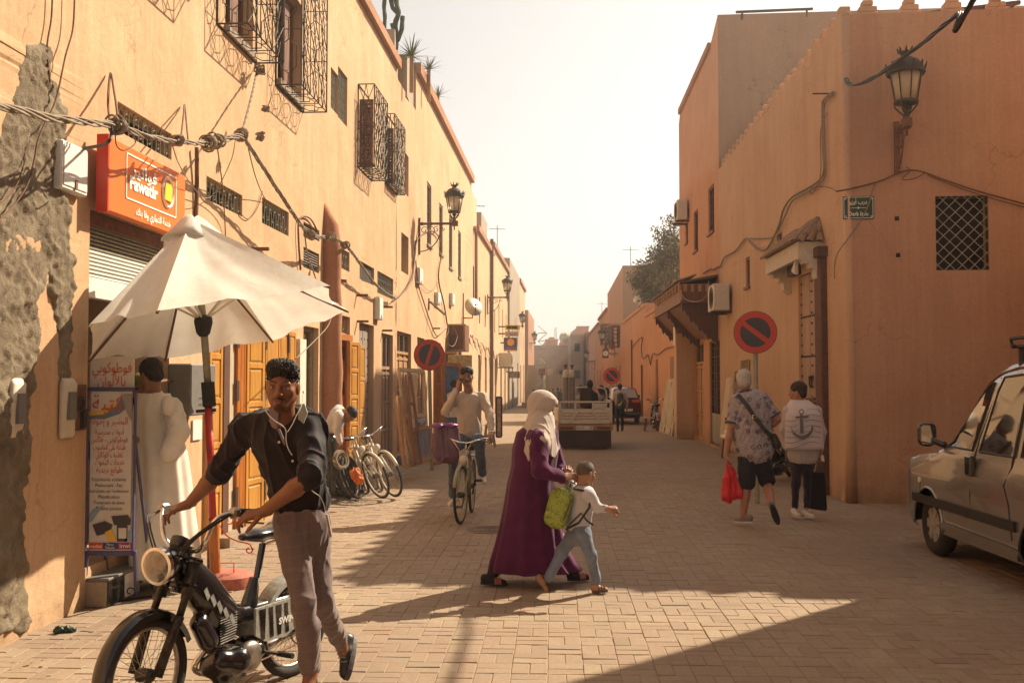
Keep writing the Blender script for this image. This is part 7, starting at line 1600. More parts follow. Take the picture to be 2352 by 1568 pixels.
mid=P(479,905,8.2);m=MB();m.tube([apex,hubp,mid],.030,12);m.build('pole',M_['ironl'],um,smooth=True);m=MB();m.tube([mid+(hubp-mid).normalized()*.10,mid-(hubp-mid).normalized()*.10],.055,12);m.tube([mid+Vector((-.10,0,-.14)),mid+Vector((.06,0,-.13))],.015,6);m.build('clamp',M_['rubber'],um)
lo=P(489,1205,8.22);m=MB();m.tube([mid-Vector((0,0,.1)),lo],.032,12);m.build('lower_pole',flat('red enamel',(.42,.02,.01),.4,var=.3,scale=8),um,smooth=True);m=MB();m.tube([lo+Vector((0,0,.05)),baseP],.045,12);m.build('socket',M_['orwood'],um)
bs=thing('umbrella_base','round red concrete umbrella foot with scrolled iron handles','umbrella base',G(528,1348));c=G(524,1345);m=MB();m.lathe([(.21,0),(.215,.02),(.21,.09),(.17,.115),(.05,.12)],Matrix.Translation(c),28);m.build('disc',flat('faded red concrete',(.40,.13,.09),.8,var=.25,bmp=.4),bs,angle=40)
m=MB();m.tube([c+Vector((-.12,0,.1)),c+Vector((-.12,0,.55))],.04,10);m.tube([c+Vector((-.16,.0,.1)),c+Vector((-.165,0,.38))],.018,6);m.build('socket',M_['rust'],bs)
m=MB();x_=Vector((1,0,0));q0=c+Vector((-.1,0,.52));m.tube(spiral(q0+Vector((.10,0,.02)),x_,Z_,.055,.02,3.5,-2.5,14)+[],.006,5);m.tube(smooth([q0+Vector((.03,0,-.02)),q0+Vector((.08,0,-.10)),q0+Vector((.18,0,-.15)),q0+Vector((.27,0,-.17)),q0+Vector((.30,0,-.22))],4),.006,5);m.tube(spiral(q0+Vector((.27,0,-.22)),x_,Z_,.035,.012,.5,-5,12),.006,5);m.tube([c+Vector((-.06,-.05,.1)),c+Vector((-.06,-.05,.2)),c+Vector((.06,-.05,.2)),c+Vector((.06,-.05,.1))],.006,5);m.build('scroll_handle',M_['redpaint'],bs)
Ya=7.62;bd=thing('advert_stand','blue framed stationer board with red arabic and black french lines','sign board',G(250,1395));bl=lambda x,y,d=0:P(x,y,Ya+d)
m=MB()
for x0,x1,y0,y1 in ((196,203,889,1275),(304,313,889,1275),(196,313,889,898),(196,313,1264,1275)):a,b=bl(x0,y1),bl(x1,y0);m.bbox(None,a.x,b.x,Ya-.015,Ya+.02,a.z,b.z,.003)
gL,gR=G(191,1394),G(313,1376);m.tube([bl(200,1270),Vector((gL.x,gL.y,.02))],.014,6);m.tube([bl(309,1270),Vector((gR.x,gR.y,.02))],.014,6);m.tube([bl(309,1000,.03),Vector((gR.x+.0,gR.y+.35,.01))],.012,6);m.tube([bl(200,1000,.03),Vector((gL.x+.05,gL.y+.4,.01))],.012,6)
m.build('frame',flat('blue enamel frame',(.07,.065,.16),.5,var=.25,scale=30),bd)
m=MB()
for c_ in (gL,gR):
 for sx,a0 in ((-.05,0),(.05,3.1)):m.tube(spiral(c_+Vector((sx,0,.06)),x_,Z_,.04,.012,a0,a0+5,12),.005,4);m.tube([c_+Vector((-.1,-.06,.01)),c_+Vector((.1,.06,.01))],.014,6)
m.build('scroll_foot',M_['iron'],bd)
def board(x0,x1,y0,y1,Y,matl,name,parent,th=.008):
 a,b=P(x0,y1,Y),P(x1,y0,Y);m=MB();m.bbox(None,a.x,b.x,Y,Y+th,a.z,b.z,.002);return m.build(name,matl,parent)
pap=flat('board paper white',(.62,.57,.50),.6,var=.06);board(203,304,898,1265,Ya-.005,pap,'poster',bd)
m=MB()
def bt(m,body,x,y,h,w_,bold=0.0,Y=None):ftext(m,body,x,y,(Y or Ya-.005)-.006,h*.92,w_,0)
A_=arabic
bt(m,A_('\u0643\u062a\u0628\u0629'),248,927,52,72,.012);bt(m,A_('\u0627\u0644\u0628\u0634\u064a\u0631 \u0648 \u0625\u062e\u0648\u0627\u0646\u0647'),249,967,25,88,.004)
for i,s_ in enumerate(('\u0623\u062f\u0648\u0627\u062a \u0645\u062f\u0631\u0633\u064a\u0629','\u0641\u0648\u0637\u0648\u0643\u0648\u0628\u064a - \u0641\u0627\u0643\u0633','\u0637\u0628\u0627\u0639\u0629 \u0639\u0644\u0649 \u0627\u0644\u062d\u0627\u0633\u0648\u0628','\u062a\u063a\u0644\u064a\u0641 \u0627\u0644\u0648\u062b\u0627\u0626\u0642','\u062e\u062f\u0645\u0627\u062a \u0627\u0644\u0628\u062d\u0648\u062b','\u0637\u0648\u0627\u0628\u0639 \u0628\u0631\u064a\u062f\u064a\u0629')):bt(m,A_(s_),251,992+i*17.4,19,(66,84,74,62,68,60)[i],.002)
m.build('red_lettering',M_['red_text'],bd);m=MB()
for i,(s_,w_) in enumerate((('Fournitures scolaires',78),('Photocopie - Fax',62),("Impression sur l'ordinateur",91),('Plastification',48),('Traitement de texte',71),('Timbres postaux',61))):bt(m,s_,250,1101+i*13.3,12,w_,.0015)
m.build('black_lettering',M_['black_text'],bd)
m=MB();a,b=P(204,1261,Ya-.012),P(236,1246,Ya-.012);m.box(None,a.x,b.x,Ya-.012,Ya-.004,a.z,b.z);m.build('red_strip',M_['redpaint'],bd);m=MB();a,b=P(236,1261,Ya-.012),P(270,1246,Ya-.012);m.box(None,a.x,b.x,Ya-.012,Ya-.004,a.z,b.z);m.build('blue_strip',flat('strip navy',(.03,.03,.14),.5),bd);m=MB();a,b=P(270,1261,Ya-.012),P(303,1246,Ya-.012);m.box(None,a.x,b.x,Ya-.012,Ya-.004,a.z,b.z);m.build('purple_strip',flat('strip magenta',(.28,.01,.14),.5),bd)
m=MB();bt(m,'m\u00e9ditel',220,1254,12,28,.001,Ya-.013);bt(m,'Maroc',253,1250,8,16,.001,Ya-.013);bt(m,'Telecom',252,1257,8,22,.001,Ya-.013);bt(m,'inwi',287,1253,17,24,.003,Ya-.013);m.build('white_lettering',M_['white_text'],bd)['kind']='stuff'
m=MB();sw=lambda pts,dz:m.prism([P(x,y,Ya-.012-dz) for x,y in pts],(0,.006,0))
m.mat(0);sw([(204,949),(240,945),(270,925),(285,905),(303,905),(303,925),(275,950),(240,962),(204,962)],-.005);m.mat(1);sw([(204,945),(235,943),(262,922),(268,930),(240,951),(204,954)],-.004);m.mat(2);sw([(205,1180),(215,1168),(240,1160),(228,1172),(212,1195),(205,1200)],0);sw([(290,1225),(303,1210),(303,1245),(285,1245)],0)
m.mat(3);sw([(212,1205),(240,1196),(258,1205),(252,1222),(222,1230)],.001);sw([(255,1185),(292,1182),(300,1192),(298,1205),(262,1205)],.001);sw([(268,1205),(292,1205),(292,1243),(268,1243)],.0);m.mat(4);sw([(272,1212),(290,1212),(290,1236),(272,1236)],.003);m.mat(1);sw([(240,1222),(256,1214),(266,1240),(252,1245)],.002)
m.build('print',[flat('print grey blue',(.16,.20,.26),.6),flat('print yellow',(.72,.42,.03),.6),flat('print steel blue',(.25,.33,.38),.6),flat('print dark',(.05,.04,.045),.6),pap],bd)['kind']='stuff'
m=MB();m.mat(0).prism([P(x,y,Ya-.02) for x,y in ((276,906),(302,907),(302,968),(290,945),(284,922))],(0,.004,0));m.build('peeled_corner',flat('peeled backing',(.30,.26,.23),.8),bd)
board(206,309,818,893,Ya+.02,pap,'photocopy_plate',bd);m=MB();bt(m,A_('\u0641\u0648\u0637\u0648\u0643\u0648\u0628\u064a'),257,845,36,90,.008,Ya+.019);bt(m,A_('\u0628\u0627\u0644\u0623\u0644\u0648\u0627\u0646'),256,876,34,64,.008,Ya+.019);m.build('photocopy_lettering',M_['red_text'],bd)
def robe(name,rings,mat,parent,folds_=9,amp=.02,seed=1,seg=72,thick=None):
 """rings: (x_left, x_right, y, Y, depth, fold) picture outline levels joined into a hanging garment"""
 R_=[];r=random.Random(seed);ph=[r.uniform(0,6.28) for _ in range(4)]
 for xl,xr,y,Y,dp,fo in rings:
  a,b=P(xl,y,Y),P(xr,y,Y);c=(a+b)/2;hw=(b.x-a.x)/2;rg=[]
  for k in range(seg):
   q=2*math.pi*k/seg;f_=1+fo*(.6*math.sin(folds_*q+ph[0]+.4*math.sin(3*q))+.4*math.sin((folds_*1.7)*q+ph[1])+.3*math.sin(3*q+ph[2]));rg.append(Vector((c.x+hw*math.cos(q)*f_/(1+fo*.5),c.y+dp*math.sin(q)*f_,c.z)))
  R_.append(rg)
 out=[]
 for i in range(len(R_)-1):
  for k in range(6):out.append([R_[i][j].lerp(R_[i+1][j],k/6) for j in range(seg)])
 out.append(R_[-1]);m=MB();m.loft(out);return m.build(name,mat,parent,smooth=True)
SKL=(.36,.20,.12)
t,HM=dressed('person in a long cream hooded robe bending to the shop under the umbrella',P(347,862,8.25),Vector((-.75,.6,-.35)),P(352,895,8.3),(P(398,925,8.2),P(322,925,8.5)),(P(412,985,8.1),P(320,990,8.35)),(P(385,1040,8.05),P(315,1010,8.1)),(P(395,1130,8.3),P(340,1130,8.3)),(P(398,1230,8.3),P(340,1230,8.3)),(P(395,1325,8.35),P(355,1330,8.1)),P(358,940,8.3),P(372,1100,8.3),SKL,hairc=M_['hair'],hair_shape='full',loc=G(370,1340))
RB=fabric('cream robe cloth',(.74,.69,.60),.08,.9,500,folds=6,sheen=.15)
robe('robe',[(316,390,903,8.3,.11,.02),(308,402,935,8.3,.17,.03),(303,416,990,8.28,.20,.04),(303,430,1050,8.28,.22,.05),(304,438,1110,8.3,.24,.06),(302,444,1170,8.3,.25,.07),(300,452,1230,8.3,.27,.09),(300,458,1290,8.3,.29,.10),(302,460,1318,8.3,.29,.11)],RB,t,8,seed=4)
b=Body();b.cone(P(395,935,8.2),P(410,990,8.1),.085,.08,.05);b.cone(P(410,990,8.1),P(385,1040,8.02),.08,.075,.04);b.cone(P(358,918,8.32),P(385,955,8.42),.09,.05,.04);b.ell(P(385,930,8.05),(.06,.05,.09),.03);cloth('hood',b,.01,RB,t,.012,12,7)
shoe('shoe',P(352,1338,8.3),P(372,1345,8.05),(0,0,1),M_['brownwood'],M_['sole'],t,.05,.05)
t=person('person in an olive green cap bent behind the stationery board',(P(320,900,8.7).x,8.7,0));HM=frame(P(322,893,8.62),Vector((-.9,.3,-.4)),(0,0,1),1.0);parts=head(HM,(.25,.12,.07),h=.0045,neck=(P(327,922,8.7),.06));B_=Body();B_.cone(P(330,935,8.72),P(330,1110,8.72),.12,.11,.03);B_.cone(P(330,1110,8.72),Vector((P(330,1110,8.72).x-.06,8.72,.05)),.1,.05,.03);B_.cone(P(330,1110,8.72),Vector((P(330,1110,8.72).x+.1,8.72,.05)),.1,.05,.03);parts.append(B_.mesh(.012,dcol=(.03,.025,.03)));np_mesh('body',parts,M_['skin'],t)
hb=Body();hb.M=HM;hb.ell((0,-.01,.055),(.086,.100,.085),.01);hb.ell((0,.13,-.03),(.12,.09,.085),.01,op='S');cloth('cap',hb,.005,flat('olive knitted cap',(.16,.15,.02),.9,var=.2,bmp=.5,bscale=200),t,.003,60,2)
b=Body();b.cone(P(330,932,8.72),P(330,1080,8.72),.15,.14,.04);cloth('jacket',b,.012,flat('dark blue jacket',(.02,.02,.035),.85),t,.01,15,2)
wd=person('woman in a plum coat dress and beige headscarf walking the boy across',(P(1235,1335,8.45).x,8.45,0));PL=fabric('plum velvet',(.085,.009,.055),.25,.85,600,folds=12,sheen=.12);HJ=fabric('beige headscarf',(.52,.44,.385),.06,.9,600,folds=9,sheen=.1)
Yw=8.45;HMw=frame(P(1246,934,Yw),Vector((.97,.12,-.22)),(0.12,0,1),.98);SKW=(.40,.22,.14)
parts=head(HMw,SKW,h=.0045,neck=(P(1236,985,Yw),.06),fem=True)
shw,elw,wrw=P(1236,1012,8.22),P(1241,1080,8.10),P(1291,1096,8.14);shw2,elw2,wrw2=P(1262,1012,8.68),P(1285,1075,8.70),P(1312,1098,8.45)
parts.append(tubepart([elw,wrw],[.035,.026],SKW));parts.append(hand(wrw,Vector((.8,0,.12)),Vector((-.2,-.6,.7)),thumb=1,curl=(.6,.8,.5),h=.0035,skin_=SKW,s=.95));parts.append(tubepart([elw2,wrw2],[.035,.026],SKW));parts.append(hand(wrw2,Vector((.5,-.5,-.1)),Vector((.3,.5,.7)),thumb=-1,curl=(.7,.8,.5),h=.004,skin_=SKW,s=.95))
parts.append(underbody(P(1236,1025,Yw),P(1228,1150,Yw),shw,elw,shw2,elw2,P(1215,1165,8.35),P(1190,1240,8.35),P(1140,1318,8.45),P(1245,1165,8.5),P(1290,1240,8.5),P(1318,1315,8.55),.12,SKW));np_mesh('body',parts,M_['skin'],wd)
robe('dress',[(1208,1272,975,Yw,.10,.01),(1186,1282,992,Yw,.18,.02),(1176,1284,1030,Yw,.20,.02),(1174,1278,1070,Yw,.20,.02),(1164,1274,1110,Yw,.22,.03),(1156,1280,1160,Yw,.23,.05),(1146,1288,1205,Yw,.24,.07),(1134,1298,1250,Yw,.25,.10),(1121,1322,1290,Yw,.26,.12),(1117,1338,1308,Yw,.26,.13)],PL,wd,8,seed=9)
b=Body();b.cone(shw,elw,.085,.072,.05);b.cone(elw,wrw.lerp(elw,.05),.07,.052,.03);b.cone(shw2,elw2,.08,.065,.05);b.cone(elw2,wrw2,.06,.05,.03);b.cone(P(1236,1005,8.3),P(1250,1005,8.6),.10,.10,.05);cloth('sleeve',b,.009,PL,wd,.010,16,3)
hb=Body();hb.M=HMw;hb.ell((0,-.02,.03),(.098,.122,.118),.03);hb.ell((0,.035,.055),(.082,.092,.070),.03);hb.cone((0,-.03,-.03),(0,.0,-.14),.085,.11,.05);hb.ell((0,.145,-.03),(.070,.070,.085),.012,op='S');hb.M=None
cloth('headscarf',hb,.0065,HJ,wd,.007,20,5,stretch=(.6,1,1),sharp=1.3)
B_=Body();B_.cone(P(1241,968,Yw),P(1234,1045,Yw),.125,.205,.03,flat=1.18,f=(0,1,0));B_.cone(P(1242,985,8.36),P(1238,1016,8.23),.09,.098,.07)
def drape(g):
 xs=[P(x,1000,Yw).x for x in (1176,1190,1213,1240,1252,1272,1290)];zs=[P(1200,y,Yw).z for y in (1000,1012,1056,1030,1032,1050,1022)]
 return np.interp(g[:,0],xs,zs)-g[:,2]
cloth('scarf_drape',B_,.008,HJ,wd,.009,15,6,cut=drape,stretch=(1,1,.4),sharp=1.4)
m=MB();m.lathe([(.05,-.03),(.048,0),(.02,.02)],Matrix(HMw.tolist())@Matrix.Translation((0,.08,-.09))@Matrix.Rotation(-math.pi/2,4,'X'),12);m.build('mask',M_['white'],wd,smooth=True)
def sandal(parent,heel,toe,up,col,sole,strap,sock=True,w_=.045,k=1.0):
 o=shoe('foot',heel,toe,up,col,sole,parent,w_*.95,.05*k,sole=.02*k);f=(Vector(toe)-Vector(heel));u=Vector(up).normalized();s=f.normalized().cross(u).normalized();m=MB()
 for a in ((.55,.62,.69,.76) if sock else (.45,.62,.8)):c=Vector(heel)+f*a;m.tube([c+s*w_*1.0*math.cos(q)+u*(.015+.045*k*math.sin(q)) for q in [math.pi*i/8 for i in range(9)]],.006*k,5)
 m.build('strap',strap,o);return o
sock=flat('black sock',(.02,.012,.015),.9);strp=flat('striped strap',(.45,.16,.14),.7,var=.6,scale=300)
sandal(wd,P(1105,1341,8.38),P(1164,1344,8.38),(0,0,1),sock,M_['sole'],strp);sandal(wd,P(1304,1333,8.55),P(1352,1330,8.6),(0,0,1),sock,M_['sole'],strp)
m=MB();m.tube([P(1134,1305,8.42),P(1127,1334,8.4)],[.045,.05],10);m.tube([P(1318,1300,8.55),P(1318,1326,8.56)],[.045,.05],10);m.build('sock',sock,wd,smooth=True)
Yb=8.15;SKB=(.38,.20,.12);hb_=.90;SH2=fabric('pale blue shirt',(.50,.48,.52),.06,.9,700,folds=10);JN=fabric('washed blue jeans',(.17,.20,.27),.25,.9,500,folds=8)
by,HB=dressed('small boy in a pale shirt and jeans wearing a green schoolbag',P(1346,1088,Yb),Vector((.80,.55,-.15)),P(1338,1118,Yb),(P(1352,1136,8.02),P(1322,1132,8.28)),(P(1372,1165,7.98),P(1310,1112,8.3)),(P(1393,1168,7.95),P(1303,1100,8.22)),(P(1338,1225,8.08),P(1320,1225,8.22)),(P(1357,1275,8.06),P(1290,1268,8.22)),(P(1370,1335,8.12),P(1259,1328,8.2)),P(1338,1143,Yb),P(1330,1212,Yb),SKB,hairc=None,hs=.86,topmat=SH2,tr_top=(.135,.125),botmat=JN,kbot=.84,ktop=.90,fold=.006,hands=((Vector((.9,-.1,.1)),Vector((0,-.3,1)),-1,(1.2,1.3,.8)),(Vector((.2,.1,.9)),Vector((0,-1,0)),1,(.8,.9,.5))),loc=G(1330,1357),chestf=Vector((.75,.6,0)))
h2=Body();h2.M=HB;h2.ell((0,-.013,.037),(.0765,.0945,.0862),.006);h2.ell((0,.124,-.012),(.085,.080,.085),.006,op='S');h2.ell((0,-.03,-.075),(.12,.12,.05),.008,op='S')
for sx in (-1,1):h2.ell((sx*.10,.01,-.045),(.045,.06,.060),.008,op='S')
cloth('hair',h2,.0045,hair_mat('cropped brown hair',(.085,.055,.036),(.15,.105,.07)),by,.0012,160,3)
sandal(by,P(1360,1360,8.12),P(1396,1358,8.1),(0,0,1),flat('bare foot',SKB,.6),flat('brown sandal sole',(.10,.06,.035),.8),flat('brown strap',(.09,.05,.03),.8),False,.036,.8);sandal(by,P(1243,1318,8.25),P(1262,1358,8.2),(-.8,-.3,.5),flat('bare foot',SKB,.6),flat('brown sandal sole',(.10,.06,.035),.8),flat('brown strap',(.09,.05,.03),.8),False,.036,.8)
bp=thing('school_backpack','green and yellow print schoolbag on the small boy','backpack',P(1285,1220,Yb));bm=Matrix.Identity(4);c0,c1=P(1270,1216,8.12),P(1296,1114,8.14);zx=(c1-c0).normalized();fx=Vector((.78,.60,0));fx=(fx-zx*fx.dot(zx)).normalized();bm.col[0][:3]=fx;bm.col[2][:3]=zx;bm.col[1][:3]=zx.cross(fx);bm.col[3][:3]=(c0+c1)/2
def bagmat():
 m_,t,b=new_mat('green printed nylon');v=objvec(t);c=ramp(t,nz(t,22,4,.6,v,2.0),[(.30,(.05,.07,.02)),(.42,(.20,.25,.03)),(.55,(.36,.42,.06)),(.66,(.16,.25,.05)),(.8,(.42,.24,.12))]);t.links.new(c,b.inputs['Base Color']);b.inputs['Roughness'].default_value=.5;return m_
BG=bagmat();B_=Body();bm=bm@Matrix.Scale(.80,4);B_.M=np.array(bm);B_.cone((0,-.07,-.13),(0,-.07,.12),.075,.07,.03);B_.cone((0,.07,-.13),(0,.07,.12),.075,.07,.03);B_.cone((0,0,-.14),(0,0,.13),.08,.075,.03);B_.cone((-.06,-.04,-.08),(-.06,.04,-.08),.05,.05,.02);cloth('bag',B_,.006,BG,bp,.003,25,2)
m=MB();m.tube([bm@Vector(v) for v in ((-.03,-.147,-.10),(-.01,-.150,0),(.01,-.147,.12))],.005,4);m.build('zip',M_['black'],bp);m=MB();m.tube([P(1318,1122,8.06),P(1340,1126,8.0),P(1356,1140,7.98),P(1354,1165,7.97),P(1330,1200,7.99),P(1300,1215,8.05)],.010,5);m.tube([P(1302,1210,8.02),P(1335,1178,7.96),P(1348,1195,7.96),P(1362,1205,7.98)],.008,4);m.tube([P(1310,1118,8.1),P(1312,1106,8.1),P(1322,1112,8.12)],.006,4);m.build('strap',M_['black'],bp)
def bicycle(label,group=None,steer=0.0,frame_mat='ironl',basket=False,rim='ironl',lady=False,wr_=.345):
 t=thing('bicycle',label,'bicycle',(0,0,0),group);V=Vector;Y_=(0,1,0);WB=1.06;FM=M_[frame_mat]
 hx,hz=.80,.80;Rs=Matrix.Translation((hx,0,0))@Matrix.Rotation(steer,4,'Z')@Matrix.Translation((-hx,0,0));S=lambda x,y,z:Rs@V((x,y,z));fa=Rs.to_3x3()@V(Y_)
 wheel(t,(0,0,wr_),Y_,wr_,.018,32,rim);wheel(t,S(WB,0,wr_),fa,wr_,.018,32,rim)
 m=MB();bb=V((.43,0,.29));st=V((.30,0,.80));h1,h2=V((.82,0,.82)),V((.86,0,.66));m.tube([bb,st],.016,8);m.tube([bb,h2],.017,8);m.tube([st.lerp(bb,.12) if not lady else st.lerp(bb,.6),h1],.016,8);m.tube([h2,h1],.020,8)
 for sy in (-1,1):m.tube([V((0,sy*.055,wr_)),V((.40,sy*.04,.29))],.010,6);m.tube([V((0,sy*.055,wr_)),st.lerp(bb,.1)+V((0,sy*.015,0))],.008,6)
 m.build('frame',FM,t,smooth=True);m=MB()
 for sy in (-1,1):m.tube([S(.865,sy*.045,.64),S(.93,sy*.05,.52),S(WB,sy*.05,wr_)],.011,8)
 m.tube([S(.865,-.05,.64),S(.865,.05,.64)],.014,6);m.tube([S(.86,0,.66),S(.79,0,.93)],.012,8);m.build('fork',FM,t,smooth=True)
 m=MB();m.tube(smooth([S(.60,-.29,.98),S(.72,-.28,1.0),S(.80,-.20,1.0),S(.83,-.07,.96),S(.80,0,.95),S(.83,.07,.96),S(.80,.20,1.0),S(.72,.28,1.0),S(.60,.29,.98)],4),.011,8);m.build('handlebar',M_['chrome'],t,smooth=True)
 for sy in (-1,1):m=MB();m.tube([S(.70,sy*.283,.998),S(.59,sy*.29,.98)],.016,8);m.build('grip',M_['rubber'],t);m=MB();m.tube([S(.80,sy*.20,.985),S(.74,sy*.25,.955),S(.64,sy*.28,.94)],.005,5);m.tube(smooth([S(.78,sy*.22,.98),S(.92,sy*.14,.99),S(.93,sy*.04,.85),S(.90,0,.70)],4),.0035,4);m.build('brake_lever',M_['chrome'],t)
 B_=Body();B_.cone((.20,0,.90),(.34,0,.91),.085,.045,.03,flat=.4,f=(0,0,1));B_.cone((.34,0,.91),(.45,0,.90),.03,.018,.03);np_mesh('saddle',[B_.mesh(.008)],M_['rubber'],t,attr=False);m=MB();m.tube([V((.30,0,.78)),V((.28,0,.90))],.012,8);m.build('seat_post',M_['chrome'],t)
 for cx,nm in ((0,'rear_mudguard'),(WB,'front_mudguard')):
  m=MB();ring=[];Sx=S if cx else (lambda x,y,z:V((x,y,z)));a0,a1=(0,175) if not cx else (20,165)
  for i in range(17):a=math.radians(a0+(a1-a0)*i/16);ring.append([Sx(cx+(wr_+.012+dz)*math.cos(a),dy,wr_+(wr_+.012+dz)*math.sin(a)) for dy,dz in ((-.026,-.012),(-.018,.006),(0,.012),(.018,.006),(.026,-.012),(.02,-.012),(0,.008),(-.02,-.012))])
  m.loft(ring);m.build(nm,FM,t,smooth=True)
 m=MB();m.lathe([(.085,-.003),(.085,.003)],Matrix.Translation((.43,-.05,.29))@Matrix.Rotation(math.pi/2,4,'X'),24);m.tube([V((.43,-.045,.375)),V((0,-.045,wr_+.035))],.004,4);m.tube([V((.43,-.045,.205)),V((0,-.045,wr_-.035))],.004,4)
 m.build('chainset',M_['chrome'],t)
 for sy,dx,dz in ((-1,.05,-.16),(1,-.05,.16)):m=MB();m.tube([V((.43,sy*.05,.29)),V((.43+dx,sy*.075,.29+dz))],.009,6);q=V((.43+dx,sy*.12,.29+dz));m.bbox(Matrix.Translation(q),-.045,.045,-.045,.045,-.012,.012,.005);m.build('pedal',M_['rubber'],t)
 m=MB();Mh=Rs@Matrix.Translation((.90,0,.76))@Matrix.Rotation(math.pi/2,4,'Y');m.lathe([(.015,-.05),(.045,-.01),(.05,.03),(.045,.036),(.01,.045)],Mh,16);m.build('headlamp',M_['cream'],t,smooth=True)
 m=MB();m.tube([V((.28,.05,.74)),V((-.15,.06,.76)),V((-.15,-.06,.76)),V((.28,-.05,.74))],.006,5)
 for k in range(4):m.tube([V((.2-.1*k,.055,.745)),V((.2-.1*k,-.055,.745))],.005,4)
 for sy in (-1,1):m.tube([V((-.08,sy*.06,.755)),V((0,sy*.06,wr_))],.005,4)
 m.build('rack',M_['chrome'],t);return t
def place(o,rear,front,lean=0.0):
 d=front-rear;o.location=(rear.x,rear.y,0);o.rotation_mode='XYZ';M=Matrix.Translation((rear.x,rear.y,0))@Matrix.Rotation(math.atan2(d.y,d.x),4,'Z')@Matrix.Rotation(lean,4,'X');o.matrix_world=M;o.location=M.to_translation();o.rotation_euler=M.to_euler();return M
bk=bicycle('old grey bicycle ridden by the man on the phone',frame_mat='ironl',steer=-.12);fc=G(1064,1203);rc=G(1083,1177);rc=fc+(rc-fc).normalized()*1.06;BM=place(bk,rc,fc)
YR=fc.y+.72;x0=lambda x,y,d=0:P(x,y,YR+d)
RS_=Matrix.Translation((.80,0,0))@Matrix.Rotation(-.12,4,'Z')@Matrix.Translation((-.80,0,0));gl2=BM@(RS_@Vector((.66,.285,.99)))
SW=fabric('oatmeal jumper',(.50,.42,.335),.07,.95,350,folds=14,sheen=.2);JD=fabric('faded denim',(.09,.115,.17),.45,.9,500,folds=7)
pdl=BM@Vector((.38,.12,.46));pdr=BM@Vector((.48,-.12,.14));sadd=BM@Vector((.26,0,.97))
cy,HC=dressed('cyclist in an oatmeal jumper and jeans talking on a phone',x0(1072,865),Vector((.05,-1,-.05)),x0(1076,893,.03),(x0(1046,912,.05),x0(1108,912,.08)),(x0(1022,945,-.05),x0(1124,950,0)),(x0(1052,893,-.14),gl2+Vector((.01,.05,.04))),(sadd+Vector((-.09,-.02,-.02)),sadd+Vector((.10,-.02,-.02))),(x0(1040,1030,-.22),x0(1100,1010,-.30)),(x0(1040,1140,.05),x0(1108,1088,.02)),x0(1077,925,.07),sadd+Vector((0,.03,.04)),(.30,.155,.09),hairc=M_['hair'],hair_shape='top',topmat=SW,tr_top=(.165,.155),botmat=JD,fold=.009,hands=((Vector((.1,.1,1)),Vector((-.6,-.6,0)),1,(.7,.6,.4)),(Vector((-.1,-.8,-.5)),Vector((.5,-.2,.8)),-1,(.8,.9,.5))),loc=Vector((fc.x,fc.y+.7,0)),topname='jumper',botname='jeans',seed=8,kbot=1.0)
ph=thing('mobile_phone','dark mobile phone held to the cyclist ear','phone',x0(1057,880,-.15));m=MB();c=x0(1056,880,-.13);m.bbox(Matrix.Translation(c)@Matrix.Rotation(.3,4,'Y')@Matrix.Rotation(.5,4,'Z'),-.006,.006,-.036,.036,-.07,.07,.004);m.build('case',M_['gloss'],ph)
m=MB();m.ring(gl2+Vector((.015,.07,.07)),(.1,-.7,-.6),.034,.009,14,5);m.build('watch',M_['chrome'],cy)
m=MB();m.lathe([(.03,0),(.055,.01),(.055,.02),(.02,.03)],Matrix.Translation(x0(1022,950,-.02))@Matrix.Rotation(.6,4,'Y'),12);m.build('elbow_patch',M_['brownwood'],cy)
shoe('shoe',P(1108,1092,YR+.16),P(1113,1113,YR-.06),(.0,-.35,1),M_['white'],M_['whitesole'],cy,.048,.06);shoe('shoe',P(1046,1156,YR+.1),P(1032,1163,YR-.12),(.1,-.1,1),M_['white'],M_['whitesole'],cy,.048,.06)
pb_=thing('plastic_bag','bulging plum bin bag hung from the bicycle handlebar','bag',P(1022,1062,YR-.35));PB=flat('plum plastic film',(.11,.045,.08),.35,var=.3,scale=6,bmp=.6,bscale=14);Yp=YR-.38;B_=Body();B_.cone(P(1008,1005,Yp),P(1010,1045,Yp),.10,.11,.04,flat=.7,f=(0,1,0));B_.cone(P(1038,1005,Yp),P(1036,1045,Yp),.10,.11,.04,flat=.7,f=(0,1,0));B_.cone(P(1010,982,Yp),P(1045,985,Yp),.05,.05,.05);cloth('bag',B_,.009,PB,pb_,.020,15,4,stretch=(1,1,.35),sharp=1.5)
B_=Body();B_.ell(P(1005,978,Yp-.04),(.08,.07,.04),.02);B_.ell(P(1035,976,Yp-.03),(.09,.06,.035),.02);cloth('knot',B_,.008,flat('violet plastic film',(.16,.03,.15),.3,var=.3,bmp=.5,bscale=20),pb_,.012,25,5,sharp=1.5)
vn=thing('van','silver family van with roof bars parked by the brown corner wall','van',(0,0,0));YF_,YB_=9.84,7.62;Xs=4.09;vh=math.radians(1.6)
VM=Matrix.Translation((Xs,YF_,0))@Matrix.Rotation(math.pi/2-vh,4,'Z')
WBv=YF_-YB_;W2=.83
VP=flat('silver van paint',(.30,.285,.265),.25,.65,.05,3,coat=.7);VG=flat('van window glass',(.012,.012,.012),.04,0,0,coat=1.0,spec=.9);VB=flat('black rubbing strip',(.02,.017,.016),.55,var=.2)
def ztop(x):
 pts=[(.82,.62),(.80,.80),(.62,.96),(.30,1.02),(-.16,1.08),(-.20,1.12),(-.44,1.34),(-.68,1.56),(-.96,1.76),(-1.1,1.81),(-1.29,1.86),(-1.9,1.93),(-2.6,1.94),(-3.0,1.90),(-3.12,1.78)]
 pts=pts[::-1];return float(np.interp(x,[p[0] for p in pts],[p[1] for p in pts]))
